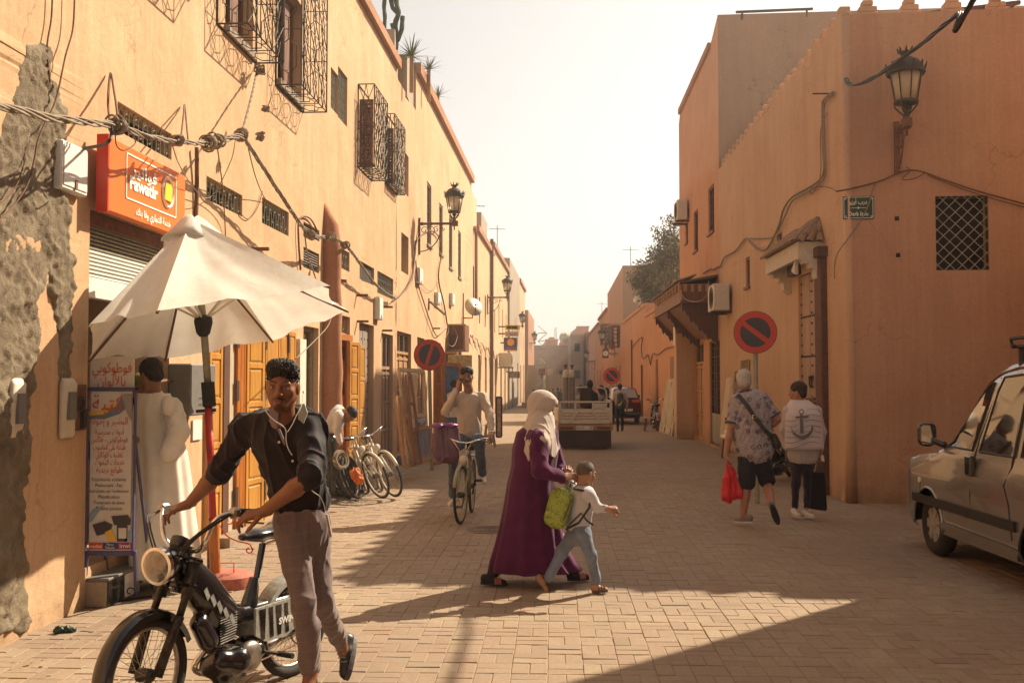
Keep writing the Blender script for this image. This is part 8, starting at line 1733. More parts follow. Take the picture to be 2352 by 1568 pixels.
xs_=sorted(set([.82,.80,.72,.62,.5,-.5,-.56,-.62,-.68,-.76,-.85,-.96,-1.03,-1.1,-1.2,-1.15,-1.3,-1.5,-1.7,-1.8,-2.7,-2.9,-3.05,-3.12]+[round(c+.06*i,3) for c in (0,-2.22) for i in range(-7,8)]),reverse=True)
def prof(x):
 zt_=ztop(x);k=.80 if x>.78 else (.9 if x>.7 else (.96 if x>.5 else 1));k=.93 if x<-3.0 else k;b=min(1.06,zt_-.06);w_=[]
 for y,z in ((-.05,.24),(-.02,.30),(-.005,.36),(0,.42),(.003,.49),(.004,.55),(.005,.61),(.006,.68),(.003,.74),(0,.80),(-.012,.92),(-.035,1.0),(-.05,1.06)):w_.append(((y-W2)*k+W2*0 if 0 else -W2+(W2+y)*k,z if z<b else b+(z-1.06)*0+(.0 if z<1.06 else 0)))
 for q in (.25,.5,.75,.9):w_.append((-W2+(W2-.05-.14*q)*k,b+(zt_-.05-b)*q))
 w_+=[(-W2+(W2-.24)*k,zt_-.015),(-W2+(W2-.5)*k,zt_+.005),(-W2,zt_+.012)];return w_
m=MB();cols_=[]
for x in xs_:p=prof(x);full=p+[(-2*W2-y,z) for y,z in p[-2::-1]];cols_.append([VM@Vector((x,y,z)) for y,z in full])
nvn=len(cols_[0]);vv=[p for c in cols_ for p in c];ff=[]
snap=set()
for i,x in enumerate(xs_):
 p=prof(x)
 for k in range(nvn):
  kk=k if k<nvn//2 else nvn-1-k;y,z=p[kk] if k<nvn//2 else (-2*W2-p[kk][0],p[kk][1])
  for c in (0,-WBv):
   d_=math.hypot(x-c,z-.30)
   if kk<14 and d_<.365 and z<.9:u_=.365/max(.01,d_);vv[i*nvn+k]=VM@Vector((c+(x-c)*u_,y,.30+(z-.30)*u_));snap.add(i*nvn+k)
for i in range(len(xs_)-1):
 for k in range(nvn-1):
  q_=(i*nvn+k,i*nvn+k+1,(i+1)*nvn+k+1,(i+1)*nvn+k)
  if sum(v in snap for v in q_)<4:ff.append(q_)
m.add(vv,ff);m.poly(cols_[0][::-1]);m.poly(cols_[-1]);m.build('body',VP,vn,angle=50)
def vside(pts,off,name,matl,parent=None,dy=0):
 m=MB();out=[]
 for x,z in pts:
  p=prof(x);y=float(np.interp(z,[q[1]+i*1e-6 for i,q in enumerate(p)],[q[0] for q in p]));out.append(VM@Vector((x,y+off,z)))
 m.prism(out,VM.to_3x3()@Vector((0,-.02,0)));return m.build(name,matl,parent or vn)
vside([(-.30,1.085),(-.40,1.13),(-.72,1.44),(-.92,1.63),(-1.10,1.70),(-.90,1.09)],.008,'front_window',VG)
vside([(-1.06,1.09),(-1.22,1.62),(-1.30,1.74),(-1.60,1.76),(-1.76,1.76),(-1.70,1.09)],.008,'rear_window',VG);vside([(-1.80,1.09),(-1.85,1.76),(-2.6,1.77),(-2.6,1.09)],.008,'cargo_window',VG)
def vline(pts,r,name,matl,off=.0):
 m=MB();out=[]
 for x,z in pts:p=prof(x);y=float(np.interp(z,[q[1]+i*1e-6 for i,q in enumerate(p)],[q[0] for q in p]));out.append(VM@Vector((x,y+off,z)))
 m.tube(out,r,6,closed=(pts[0]==pts[-1]));return m.build(name,matl,vn)
for nm,pts in (('window_seal',[(-.30,1.085),(-.40,1.13),(-.72,1.44),(-.92,1.63),(-1.10,1.70),(-.90,1.09),(-.30,1.085)]),('window_seal',[(-1.06,1.09),(-1.22,1.62),(-1.30,1.74),(-1.60,1.76),(-1.76,1.76),(-1.70,1.09),(-1.06,1.09)])):vline(pts,.013,nm,VB,.004)
vline([(-.99,.30),(-.97,.7),(-.96,1.0),(-1.0,1.2),(-1.2,1.74)],.005,'door_seam',M_['dark'],.001);vline([(-1.74,.42),(-1.70,.7),(-1.60,.85),(-1.68,1.0),(-1.70,1.7)],.006,'door_seam',M_['dark'],.001);vline([(.22,.42),(.18,.7),(.12,1.0),(.10,1.06)],.005,'door_seam',M_['dark'],.001)
vline([(-.28,1.14),(-.72,1.52),(-.95,1.69),(-1.15,1.77),(-1.5,1.82),(-2.8,1.84)],.014,'roof_gutter',M_['rust'],.004)
for a,b in ((.36,-.97),(-.98,-WBv+.40)):vside([(a,.50),(b,.50),(b,.585),(a,.585)],.022,'rubbing_strip',VB)
vside([(-.33,.26),(-WBv+.34,.26),(-WBv+.34,.36),(-.33,.38)],.03,'sill',VP)
m=MB();c=VM@Vector((-.99,.006,.96));m.bbox(VM,-1.05,-.93,-.02,.035,.87,1.05,.012);m.build('door_handle',M_['gloss'],vn);m=MB();m.lathe([(.03,0),(.03,.012),(.01,.016)],VM@Matrix.Translation((.20,-.0,.72))@Matrix.Rotation(-math.pi/2,4,'X'),14);m.build('indicator',M_['cream'],vn)
B_=Body();B_.M=np.array(VM);B_.cone((-.12,.02,1.14),(-.12,.02,1.24),.065,.065,.03,flat=.6,f=(1,0,0));B_.cone((-.12,.08,1.14),(-.12,.08,1.24),.058,.058,.03,flat=.6,f=(1,0,0));B_.cone((-.22,-.07,1.10),(-.12,.03,1.15),.035,.03,.02);o=np_mesh('mirror',[B_.mesh(.008)],M_['gloss'],vn,attr=False)
m=MB();m.prism([VM@Vector((-.168,y-.05,z)) for y,z in ((.04,1.10),(.155,1.10),(.168,1.12),(.168,1.26),(.15,1.28),(.05,1.28),(.035,1.26))],VM.to_3x3()@Vector((.02,0,0)));m.build('mirror_glass',flat('mirror glass',(.6,.6,.6),.03,1.0,0),o)
for x in (0,-WBv):
 c=VM@Vector((x,-.11,.305));m=MB();m.ring(c,VM.to_3x3()@Vector((0,1,0)),.225,.085,40,10);o=m.build('wheel',M_['tyre'],vn,smooth=True);Mw=VM@Matrix.Translation((x,-.075,.305))@Matrix.Rotation(-math.pi/2,4,'X');m=MB();m.lathe([(.20,-.02),(.205,.02),(.19,.028),(.18,.012)],Mw,32);m.lathe([(.05,.0),(.05,.03),(.02,.036)],Mw,16)
 for k in range(7):a=2*math.pi*k/7;u=Vector((math.cos(a),math.sin(a),0));v=Vector((-math.sin(a),math.cos(a),0));m.prism([Mw@(u*.04-v*.028+Z_*.012),Mw@(u*.185-v*.048+Z_*.010),Mw@(u*.185+v*.048+Z_*.010),Mw@(u*.04+v*.028+Z_*.012)],Mw.to_3x3()@Vector((0,0,.014)))
 m.build('wheel_trim',flat('wheel trim',(.38,.36,.33),.4,.4,.15,20),o);m=MB();m.lathe([(.19,-.01),(.19,.0)],Mw,24);m.build('disc',M_['dark'],o)
 m=MB();m.tube([VM@Vector((x+.355*math.cos(a),.004,.31+.355*math.sin(a))) for a in [math.radians(-5+190*i/20) for i in range(21)]],.014,6);m.build('wheel_arch',VP if x==0 else VB,vn,smooth=True)
m=MB();m.box(VM,.6,-2.9,-1.5,-.2,.2,.75);m.build('underbody',M_['dark'],vn)
for x in (-1.45,-2.2):m=MB();m.tube([VM@Vector((x,-.24,1.84)),VM@Vector((x,-.24,2.0))],.022,6);m.tube([VM@Vector((x,-1.5,1.84)),VM@Vector((x,-1.5,2.0))],.022,6);m.tube([VM@Vector((x,-.16,2.0)),VM@Vector((x,-1.58,2.0))],.018,6);m.build('roof_bar',VB,vn)
m=MB();m.tube([VM@Vector((-1.38,-.2,2.0)),VM@Vector((-1.36,-.2,2.07)),VM@Vector((-2.4,-.2,2.08)),VM@Vector((-2.4,-.2,2.0)),VM@Vector((-1.38,-.2,2.0))],.016,6);m.build('rack_side',VB,vn)
TY=24.7;tk=thing('cargo_truck','pale three wheeled cargo truck driving away with two gas cylinders','truck',G(1343,1031));tx=lambda px:P(px,900,TY).x;tz=lambda py:P(1343,py,TY).z;TW=M_['cream']
L0,L1_=tx(1283),tx(1404);m=MB();m.box(None,L0,L1_,TY,TY+2.2,tz(975),tz(967));m.build('bed',M_['tanwood'],tk)
def tbox(n,x0,x1,y0,y1,Ya_,Yb_,mt,b=.008):m=MB();m.bbox(None,tx(x0),tx(x1),TY+Ya_,TY+Yb_,tz(y1),tz(y0),b);return m.build(n,M_[mt] if isinstance(mt,str) else mt,tk)
tbox('tailgate',1287,1401,939,972,-.02,.03,'cream');
for i in range(4):tbox('board',1292,1397,944+i*6.5,948.5+i*6.5,-.045,-.02,'cream')
for x0,x1,x2,x3 in ((1304,1311,1330,1322),(1384,1377,1356,1364)):m=MB();m.prism([Vector((tx(x),TY-.05,tz(y))) for x,y in ((x0,970),(x1,970),(x2,944),(x3,944))],(0,-.03,0));m.build('brace',M_['cream'],tk)
for n,a in (('rail',(1281,1405,921,925)),('rail',(1283,1404,967,973)),('post',(1282,1287,921,972)),('post',(1400,1406,921,972)),('post',(1319,1323,922,940)),('post',(1360,1364,922,940))):tbox(n,*a,-.05,.03,'cream')
tbox('bumper',1281,1407,975,988,-.08,.0,'tanwood');o=tbox('number_plate',1323,1362,978,987,-.10,-.08,'white');m=MB();ftext(m,'86565-\u0628-28',1343,982.5,TY-.102,8,36);m.build('lettering',M_['black_text'],o)
for x in (1286,1371):tbox('tail_light',x,x+30,979,985,-.10,-.08,'rust')
tbox('mud_flap',1283,1403,988,1028,-.05,-.03,'dark',.004).data.materials[0]=flat('dusty rubber flap',(.06,.035,.035),.8,var=.3,scale=3)
for x in (1297,1392):m=MB();m.ring((tx(x),TY+.35,.26),(1,0,0),.18,.08,24,8);m.build('wheel',M_['tyre'],tk,smooth=True)
for x in (1283,1404):
 m=MB();m.box(None,tx(x)-.02,tx(x)+.02,TY,TY+2.2,tz(967),tz(939));m.tube([Vector((tx(x),TY,tz(921))),Vector((tx(x),TY+2.2,tz(921)))],.02,5);m.build('side_board',TW,tk)
m=MB();m.tube(smooth([Vector((tx(x),TY+1.6,tz(y))) for x,y in ((1330,935),(1330,900),(1336,891),(1370,890),(1400,893),(1407,905),(1407,935))],3),.025,6);m.build('roll_bar',TW,tk)
tbox('seat_back',1340,1367,892,935,1.2,1.35,'dark').data.materials[0]=flat('dark red seat',(.05,.02,.018),.6);tbox('panel',1369,1399,928,940,.6,.7,'cream');tbox('screen',1396,1423,890,925,2.6,2.65,flat('pale windscreen',(.35,.40,.40),.2,coat=.5));tbox('cab',1330,1407,935,990,2.3,2.9,'cream')
gg=flat('grey gas steel',(.26,.245,.24),.45,.4,.15,8)
for i,(x,lb) in enumerate(((1301,'grey gas cylinder with a cream shoulder standing in the truck, beside the crowd'),(1316,'grey gas cylinder next to the truck seat'))):
 c=Vector((tx(x),TY+.35+i*.1,tz(968)));t=thing('gas_cylinder',lb,'gas cylinder',c,'gas cylinders in the truck');r=.075*1;h=tz(848 if i==0 else 848)-c.z;m=MB();m.lathe([(r,0),(r,h*.86)],Matrix.Translation(c),18);m.build('body',gg,t,angle=40);m=MB();m.lathe([(r+.001,h*.85),(r+.001,h*.93),(r*.8,h*.975),(r*.35,h)],Matrix.Translation(c),18);m.build('shoulder',M_['cream'],t,angle=50);m=MB();m.lathe([(.02,h),(.02,h+.05),(.035,h+.06),(.03,h+.12)],Matrix.Translation(c),8);m.tube([c+Vector((-.04,0,h+.09)),c+Vector((.05,0,h+.11))],.015,5);m.build('valve',M_['rust'],t)
RY=38.2;rc_=thing('red_car','dark red hatchback parked against the garden wall','car',G(1440,975));rx=lambda px:P(px,900,RY).x;rz=lambda py:P(1440,py,RY).z;RP=flat('dark red car paint',(.07,.008,.008),.25,.1,.1,coat=.7)
xa,xb=rx(1402),rx(1474);cxr=(xa+xb)/2;hwr=(xb-xa)/2;m=MB();ring=[]
for Yd,zt_,k in ((0,.95,.93),(.06,1.0,.98),(.3,1.02,1),(3.2,.98,1),(3.7,.7,.92)):ring.append([Vector((cxr+hwr*k*x,RY+Yd,z)) for x,z in ((-.9,.25),(-1,.4),(-1,.7),(-.97,zt_-.1),(-.9,zt_),(0,zt_+.02),(.9,zt_),(.97,zt_-.1),(1,.7),(1,.4),(.9,.25))])
m.loft(ring);m.build('body',RP,rc_,angle=45);m=MB();ring=[]
for Yd,zt_,k in ((.02,.98,.86),(.35,1.36,.74),(.55,1.42,.70),(1.8,1.44,.70),(2.6,1.0,.84)):ring.append([Vector((cxr+hwr*x,RY+Yd,z)) for x,z in ((-.9,.95),(-k,zt_-.04 if zt_>1.1 else .97),(-k+.1,zt_),(k-.1,zt_),(k,zt_-.04 if zt_>1.1 else .97),(.9,.95))])
m.loft(ring);m.build('cabin',RP,rc_,angle=45);m=MB();m.prism([Vector((cxr+hwr*x,RY+y,z)) for x,y,z in ((-.74,.02,1.03),(.74,.02,1.03),(.62,.30,1.34),(-.62,.30,1.34))],(0,-.02,.01));m.build('rear_window',flat('rear glass',(.25,.20,.15),.1,coat=1),rc_)
for sx in (-1,1):
 m=MB();m.bbox(None,cxr+sx*hwr*.62-.14,cxr+sx*hwr*.62+.14,RY-.03,RY+.02,.86,.96,.01);m.build('tail_light',M_['redpaint'],rc_);m=MB();m.ring((cxr+sx*hwr*.8,RY+.6,.3),(1,0,0),.22,.08,20,8);m.build('wheel',M_['tyre'],rc_,smooth=True)
 m=MB();m.bbox(None,cxr+sx*(hwr+.1)-.08,cxr+sx*(hwr+.1)+.08,RY+1.9,RY+2.0,1.0,1.12,.02);m.build('mirror',M_['gloss'],rc_)
m=MB();m.bbox(None,cxr-.25,cxr+.25,RY-.035,RY+.0,.52,.62,.005);m.build('number_plate',M_['cream'],rc_);m=MB();m.bbox(None,xa+.05,xb-.05,RY-.09,RY+.02,.32,.46,.03);m.build('bumper',M_['gloss'],rc_)
def copy_moped(label,rear,front):
 o=copy_tree(mpd);o['label']=label;o['category']='moped';place(o,rear,front);return o
q=G(1765,1108);copy_moped('parked dark moped half hidden behind the two walkers at the studded door',G(1822,1098),G(1822,1098)+(G(1745,1108)-G(1822,1098)).normalized())
copy_moped('small parked moped seen from behind next to the low bench',G(1510,987),G(1510,987)+Vector((.05,1,0)))
b2=bicycle('dusty cream bicycle leaning by the tyre pile, nearer to the kerb','bicycles leaning outside the honey doors',.35,'cream',rim='cream');f2=G(897,1146);r2=G(838,1092);place(b2,f2+(r2-f2).normalized()*1.06,f2,.30)
b3=copy_tree(b2);b3['label']='dusty cream bicycle leaning between the tyres and the other bicycle';f3=G(868,1150);place(b3,f3+(G(805,1095)-f3).normalized()*1.06,f3,.34)
rt=random.Random(6);tyre_m=M_['tyre'];tm_=flat('dusty tyre',(.10,.08,.06),.9,var=.5,scale=20,bmp=.5)
names_=('outermost','second','third','fourth','fifth','sixth','innermost')
for i in range(7):
 c=G(778+i*8,1142+i*1.5);ax=Vector((.80,-.35+.03*i,.30+rt.uniform(-.05,.05)));t=thing('old_tyre',names_[i]+' old tyre of the row leaning by the buttress foot','tyre',c,'old tyres leaning by the buttress');m=MB();m.ring(c+Vector((-.12,.1,.335)),ax,.31,.022,36,8);m.build('tyre',tm_ if i%2 else tyre_m,t,smooth=True)
t=thing('tyre_coil','coiled rubber inner tubes hung over the tyre row','inner tube',P(783,1055,13.8));m=MB()
for k in range(8):m.ring(P(783+rt.uniform(-6,6),1056+rt.uniform(-3,3),13.8+.02*k),(.6,-.5,.3*rt.random()),.10+.02*rt.random(),.012,16,5)
m.build('coil',M_['cable'],t)['kind']='stuff'
t=thing('orange_rag','bunch of orange cloth stuffed between the tyres','rag',P(820,1095,13.3));B_=Body();B_.cone(P(815,1085,13.4),P(826,1105,13.3),.07,.06,.03);cloth('cloth',B_,.01,flat('orange rag',(.50,.13,.03),.8,var=.4,scale=25),t,.03,30,3,sharp=1.4)
YT=11.8;p_=lambda x,y,d=0:P(x,y,YT+d);SKT=(.42,.20,.13)
def floral():
 m,t,b=new_mat('leaf print shirt');v=objvec(t);vo=t.nodes.new('ShaderNodeTexVoronoi');vo.inputs['Scale'].default_value=11;t.links.new(v,vo.inputs[0]);n=nz(t,26,5,.65,v,2.5);n2=nz(t,60,3,.6,v,1)
 a=ramp(t,vo.outputs[0],[(.30,1.0),(.42,0.0)]);c=mix(t,ramp(t,n,[(.40,.0),(.52,1.0)]),(.40,.35,.36),(.075,.055,.09));c2=mix(t,ramp(t,n2,[(.52,0.0),(.60,.7)]),(.40,.35,.36),(.12,.09,.13));c=mix(t,a,c2,c)
 t.links.new(c,b.inputs['Base Color']);b.inputs['Roughness'].default_value=.9;return m
t1,H1=dressed('white haired person in a leaf print shirt and dark shorts carrying a red bag',p_(1709,876),Vector((.25,1,-.12)),p_(1713,902),(p_(1756,922),p_(1690,922)),(p_(1786,962,-.05),p_(1679,982)),(p_(1766,985,.05),p_(1668,1046)),(p_(1748,1050),p_(1716,1050)),(p_(1762,1106,.12),p_(1716,1112)),(p_(1773,1165,-.25),p_(1706,1188)),p_(1724,935),p_(1733,1035),SKT,hairc=M_['whitehair'],hair_shape='full',hs=1.0,topmat=floral(),tr_top=(.215,.215),botmat=flat('dark shorts',(.018,.012,.016),.85,var=.3,bmp=.2,bscale=200),bottom='shorts',sleeve='short',ktop=1.06,kbot=1.18,fold=.009,hands=((Vector((-.9,.1,-.3)),Vector((.3,-.8,.3)),1,(.9,.9,.6)),(Vector((.05,0,-1)),Vector((-1,0,0)),1,(.8,.9,.6))),seed=14,loc=G(1722,1200),chestf=Vector((.1,1,0)),botname='shorts')
m=MB();m.ring(p_(1714,900),(0,.2,1),.075,.022,24,8);m.build('collar',M_['black'],t1,smooth=True)
for a_,b_ in ((p_(1756,922),p_(1786,962,-.05)),(p_(1690,922),p_(1679,982))):m=MB();q=a_.lerp(b_,.80);m.ring(q,b_-a_,.075,.012,20,6);m.build('sleeve_trim',M_['black'],t1)
shoe('shoe',p_(1728,1200,-.1),p_(1687,1199,.05),(0,0,1),flat('grey violet canvas shoe',(.20,.15,.15),.85,var=.2),M_['cream'],t1,.048,.055);shoe('shoe',p_(1773,1160,-.34),p_(1788,1204,-.22),(.1,.95,.3),flat('blue grey canvas shoe',(.14,.13,.17),.85,var=.2),M_['sole'],t1,.048,.055)
cb_=thing('crossbody_bag','black shoulder bag with its strap across the patterned shirt','bag',p_(1782,1025,-.2));m=MB();sp_=[p_(x,y,d) for x,y,d in ((1694,905,-.10),(1715,930,-.175),(1735,960,-.19),(1757,988,-.19),(1775,1005,-.18))]
for a_,b_ in zip(sp_,sp_[1:]):n_=Vector((0,-1,0));s_=(b_-a_).cross(n_).normalized()*.024;m.prism([a_-s_,b_-s_,b_+s_,a_+s_],n_*.006)
m.build('strap',M_['black'],cb_);m=MB();m.ring(p_(1733,957,-.205),(0,1,0),.028,.005,4,4);m.build('buckle',M_['chrome'],cb_);B_=Body();B_.cone(p_(1777,1003,-.1),p_(1785,1022,-.1),.045,.05,.02);cloth('bag',B_,.008,M_['black'],cb_,.004,20,3)
rb=thing('carrier_bag','bright red thin plastic carrier bag in the walker hand','bag',p_(1680,1150));RBm=flat('red film',(.62,.012,.02),.35,var=.2,scale=8,trans=.0);B_=Body();B_.cone(p_(1670,1100),p_(1671,1138),.055,.085,.03,flat=.7,f=(0,1,0));B_.cone(p_(1685,1100),p_(1694,1132),.055,.08,.03,flat=.7,f=(0,1,0));B_.cone(p_(1668,1054),p_(1673,1100),.012,.05,.03);B_.cone(p_(1669,1054),p_(1686,1085),.012,.04,.02);cloth('bag',B_,.007,RBm,rb,.016,18,3,stretch=(1,1,.3),sharp=1.5)
YU=12.4;p2=lambda x,y,d=0:P(x,y,YU+d)
t2,H2_=dressed('short haired person in a white anchor towel and dark leggings with a black bag',p2(1832,901),Vector((-.88,.45,-.05)),p2(1838,924),(p2(1874,945),p2(1812,945)),(p2(1888,990),p2(1800,990)),(p2(1885,1035),p2(1805,1030)),(p2(1856,1062),p2(1832,1062)),(p2(1855,1112,.1),p2(1828,1115)),(p2(1853,1166),p2(1826,1165)),p2(1842,955),p2(1845,1045),SKT,hairc=M_['brownhair'],hair_shape='full',hs=.98,topmat=fabric('white blouse',(.50,.42,.40),.05,.9,500,folds=6),tr_top=(.19,.20),botmat=fabric('dark leggings',(.03,.02,.035),.3,.8,500),bottom='slim',fold=.009,hands=((Vector((0,0,-1)),Vector((1,0,0)),-1,(.8,.9,.6)),None),seed=15,loc=G(1840,1180),ktop=1.02,topcut=lambda g:P(1845,1064,YU).z-g[:,2],botname='leggings',fem=True,chestf=Vector((0,1,0)))
TWm=fabric('white towel',(.64,.56,.55),.05,.95,300,folds=8,sheen=.2)
robe('towel',[(1816,1856,918,YU+.02,.09,.01),(1806,1874,932,YU,.14,.01),(1800,1884,950,YU,.19,.015),(1798,1889,985,YU,.21,.02),(1799,1892,1030,YU,.21,.025)],TWm,t2,5,seed=3)
m=MB();gk=flat('grey print',(.16,.14,.16),.9,var=.15);Yk=YU-.245;k_=lambda x,y,d=0:P(x,y,Yk+d+.0010*(x-1846)**2*.10)
def kp(pts):m.prism([k_(x,y) for x,y in pts],(0,-.006,0))
m.ring(k_(1841,945),(0,1,0),.026,.006,16,5);kp([(1838,951),(1843,951),(1846,995),(1838,995)]);kp([(1827,956),(1857,954),(1857,958),(1827,960)])
arc_=[(1816,979),(1822,991),(1832,998),(1843,1001),(1854,997),(1862,989),(1866,976),(1868,985),(1864,995),(1855,1004),(1844,1009),(1831,1004),(1821,996)]
for i in range(6):kp([arc_[i],arc_[i+1],arc_[12-i-1] if i<5 else arc_[7],arc_[12-i]])
m.build('anchor_print',gk,t2);m=MB()
for j in range(7):
 y0_=946+j*12.5
 if j==0:xs2=range(1852,1880,4)
 else:xs2=range(1804,1888,4)
 for sg in ((1804,1836),(1850,1888)) if j<5 else ((1804,1888),):
  pts=[P(x,y0_+5*math.sin((x-1800)/13)+.12*(1846-x),YU-.21*math.sqrt(max(.05,1-((x-1846)/48)**2))-.022) for x in range(sg[0],sg[1],4) if j or x>1850]
  if len(pts)>1:m.tube(pts,.0045,4)
m.build('stripe_print',flat('pale grey print',(.36,.32,.32),.9),t2)['kind']='stuff'
for a_,b_ in (((1826,1178),(1832,1187)),((1850,1184),(1866,1189))):shoe('shoe',p2(a_[0]-6,a_[1]+5,.02),p2(b_[0]+4,b_[1],-.12),(0,0,1),M_['cream'],M_['whitesole'],t2,.042,.055)
bb_=thing('tote_bag','long black cloth tote bag hanging from the towel wearer hand','bag',p2(1880,1175));m=MB();m.prism([p2(x,y,-.02) for x,y in ((1866,1084),(1894,1084),(1900,1168),(1897,1173),(1862,1168),(1861,1160))],(0,.09,0));m.build('bag',fabric('black canvas',(.015,.008,.010),.3,.9,400,folds=7),bb_);m=MB();m.tube([p2(1874,1086),p2(1880,1048),p2(1886,1086)],.010,5);m.tube([p2(1879,1086,.06),p2(1883,1048,.03),p2(1890,1086,.06)],.010,5);m.build('strap',M_['black'],bb_)
m=MB();m.prism([p2(x,y,-.05) for x,y in ((1883,1042),(1892,1045),(1894,1060),(1888,1058))],(0,.02,0));m.build('paper',M_['white'],bb_)
def walker(label,x,yh,yf,top,bot,skin_=(.2,.1,.06),look=(0,1,0),face=False,w_=1.0,stride=.14,dy=0,cap=None,seed=1,name='person',Y=None):
 Y=Y or G(x,yf).y;z0=0.0;hz_=P(x,yh,Y).z;k=hz_/1.72;f=Vector(look).normalized();s=Vector((f.y,-f.x,0));b=Vector((P(x,yf,Y).x,Y,0));at=lambda a,c,z:b+s*a*k+f*c*k+Vector((0,0,z*k))
 t=person(label,b);B_=Body();B_.cone(at(0,0,1.60),at(0,.01,1.64),.085*k,.09*k,.02,hair_c if cap is None else cap);B_.cone(at(0,.04,1.55),at(0,.045,1.6),.065*k,.07*k,.02,skin_);B_.cone(at(0,0,1.42),at(0,0,1.52),.055*k,.055*k,.02,skin_)
 B_.cone(at(0,0,1.32),at(0,0,.98),.15*k*w_,.145*k*w_,.03,top,.65,f)
 for q in (-1,1):
  B_.cone(at(q*.10,0,1.38),at(q*.18,0,1.37),.07*k,.07*k,.03,top);B_.cone(at(q*.18,0,1.37),at(q*.23*w_,-.03,1.08),.06*k,.05*k,.02,top);B_.cone(at(q*.23*w_,-.03,1.08),at(q*.22*w_,.06*q,.86),.048*k,.04*k,.02,top);B_.ell(at(q*.22*w_,.06*q,.80),(.035*k,.04*k,.06*k),.01,skin_)
  B_.cone(at(q*.08,0,.92),at(q*.09,q*stride*.5,.50),.095*k,.065*k,.03,bot);B_.cone(at(q*.09,q*stride*.5,.50),at(q*.09,q*stride-.03,.09),.062*k,.048*k,.02,bot);B_.cone(at(q*.09,q*stride-.05,.04),at(q*.09,q*stride+.14,.03),.045*k,.035*k,.02,(.03,.025,.02))
 V,Q,Cc=B_.mesh(.016 if Y>25 else .011);N=vnormals(V,Q);V=V+N*folds(V,.006,16,seed)[:,None];np_mesh('body',[(V,Q,Cc)],M_['wear'],t);return t,at,k
hair_c=(.02,.015,.012);M_['wear']=fabric('assorted clothing',(.3,.3,.3),attr='Col')
t,at,k=walker('walker in a pale jacket and dark trousers wearing a dark green backpack',1424,881,986,(.48,.38,.34),(.015,.012,.014),look=(.05,1,0),w_=1.15,Y=33.5)
gb=thing('backpack','dark green backpack with a pale curved tick on the far walker','backpack',at(0,-.2,1.0));B_=Body();B_.cone(at(0,-.17,1.28),at(0,-.20,.95),.11,.13,.03,flat=.6,f=(0,1,0));np_mesh('bag',[B_.mesh(.012)],flat('green nylon',(.03,.05,.03),.6),gb,attr=False);m=MB();m.tube([at(-.07,-.29,1.0),at(-.04,-.295,.94),at(.0,-.30,.97),at(.08,-.29,1.12)],[.008,.022,.018,.004],6);m.build('logo',flat('tick yellow',(.6,.6,.2),.5),gb)
for i,(x,yh,yf,tp,bt_,lb) in enumerate(((1226,893,955,(.03,.02,.04),(.03,.03,.05),'distant person in a dark top beside the beige hoarding'),(1271,892,950,(.16,.10,.07),(.04,.03,.03),'distant person in brown just left of the gas cylinders'),(1281,890,948,(.05,.04,.05),(.03,.02,.02),'distant person in a dark coat near the site fence'),(1288,893,945,(.10,.07,.06),(.05,.05,.05),'small distant figure behind the gas cylinders'),(1262,895,944,(.2,.17,.15),(.05,.04,.04),'small pale dressed figure at the site fence'),(1252,899,942,(.06,.03,.03),(.02,.02,.03),'tiny figure under the scaffold'),(1294,897,941,(.03,.03,.04),(.03,.03,.03),'tiny dark figure at the very end of the street'))):walker(lb,x,yh,yf,tp,bt_,look=(-.3,-1,0) if i%2 else (.2,1,0),seed=i)
for x,yh,dY,tp,lb in ((1355,870,1.55,(.04,.03,.035),'driver in a dark top seated on the cargo truck'),(1334,882,1.9,(.4,.3,.28),'passenger with reddish hair on the truck behind the cylinders'),(1381,882,2.0,(.45,.3,.28),'passenger in a pink and white top on the truck'),(1393,888,1.9,(.03,.015,.02),'small passenger in dark clothes at the truck edge')):
 Yq=TY+dY;c=P(x,yh+12,Yq);t=person(lb,(c.x,Yq,tz(967)));B_=Body();B_.ell(c,(.085,.10,.12),.01,(.03,.02,.02));B_.cone(c-Vector((0,0,.08)),c-Vector((0,0,.2)),.05,.06,.02,(.2,.1,.07));B_.cone(c-Vector((0,0,.30)),c-Vector((0,0,.75)),.16,.14,.03,tp,.7,(0,1,0))
 for q in (-1,1):B_.cone(c+Vector((q*.15,0,-.28)),c+Vector((q*.2,.1,-.55)),.06,.05,.03,tp);B_.cone(c+Vector((q*.09,0,-.75)),c+Vector((q*.12,.35,-.78)),.09,.07,.03,(.03,.03,.04))
 np_mesh('body',[B_.mesh(.014)],M_['wear'],t)
YD=13.9;t,HD_=dressed('person in a pale shirt and dark cap leaning head down out of the orange doorway',P(802,952,YD),Vector((.25,-.5,-.85)),P(789,948,YD+.02),(P(778,940,YD+.15),P(778,955,YD-.12)),(P(768,975,YD+.2),P(772,985,YD-.15)),(P(775,1010,YD+.1),P(780,1015,YD-.1)),(P(758,1010,YD+.25),P(758,1010,YD+.05)),(P(762,1070,YD+.2),P(764,1070,YD)),(P(760,1125,YD+.2),P(762,1125,YD)),P(776,955,YD+.05),P(760,995,YD+.15),(.30,.15,.09),hairc=M_['hair'],tilt=(.9,-.3,.3),topmat=fabric('pale shirt',(.55,.50,.48),.06),tr_top=(.13,.13),botmat=M_['black'],loc=Vector((P(760,1000,YD).x,YD,0)))
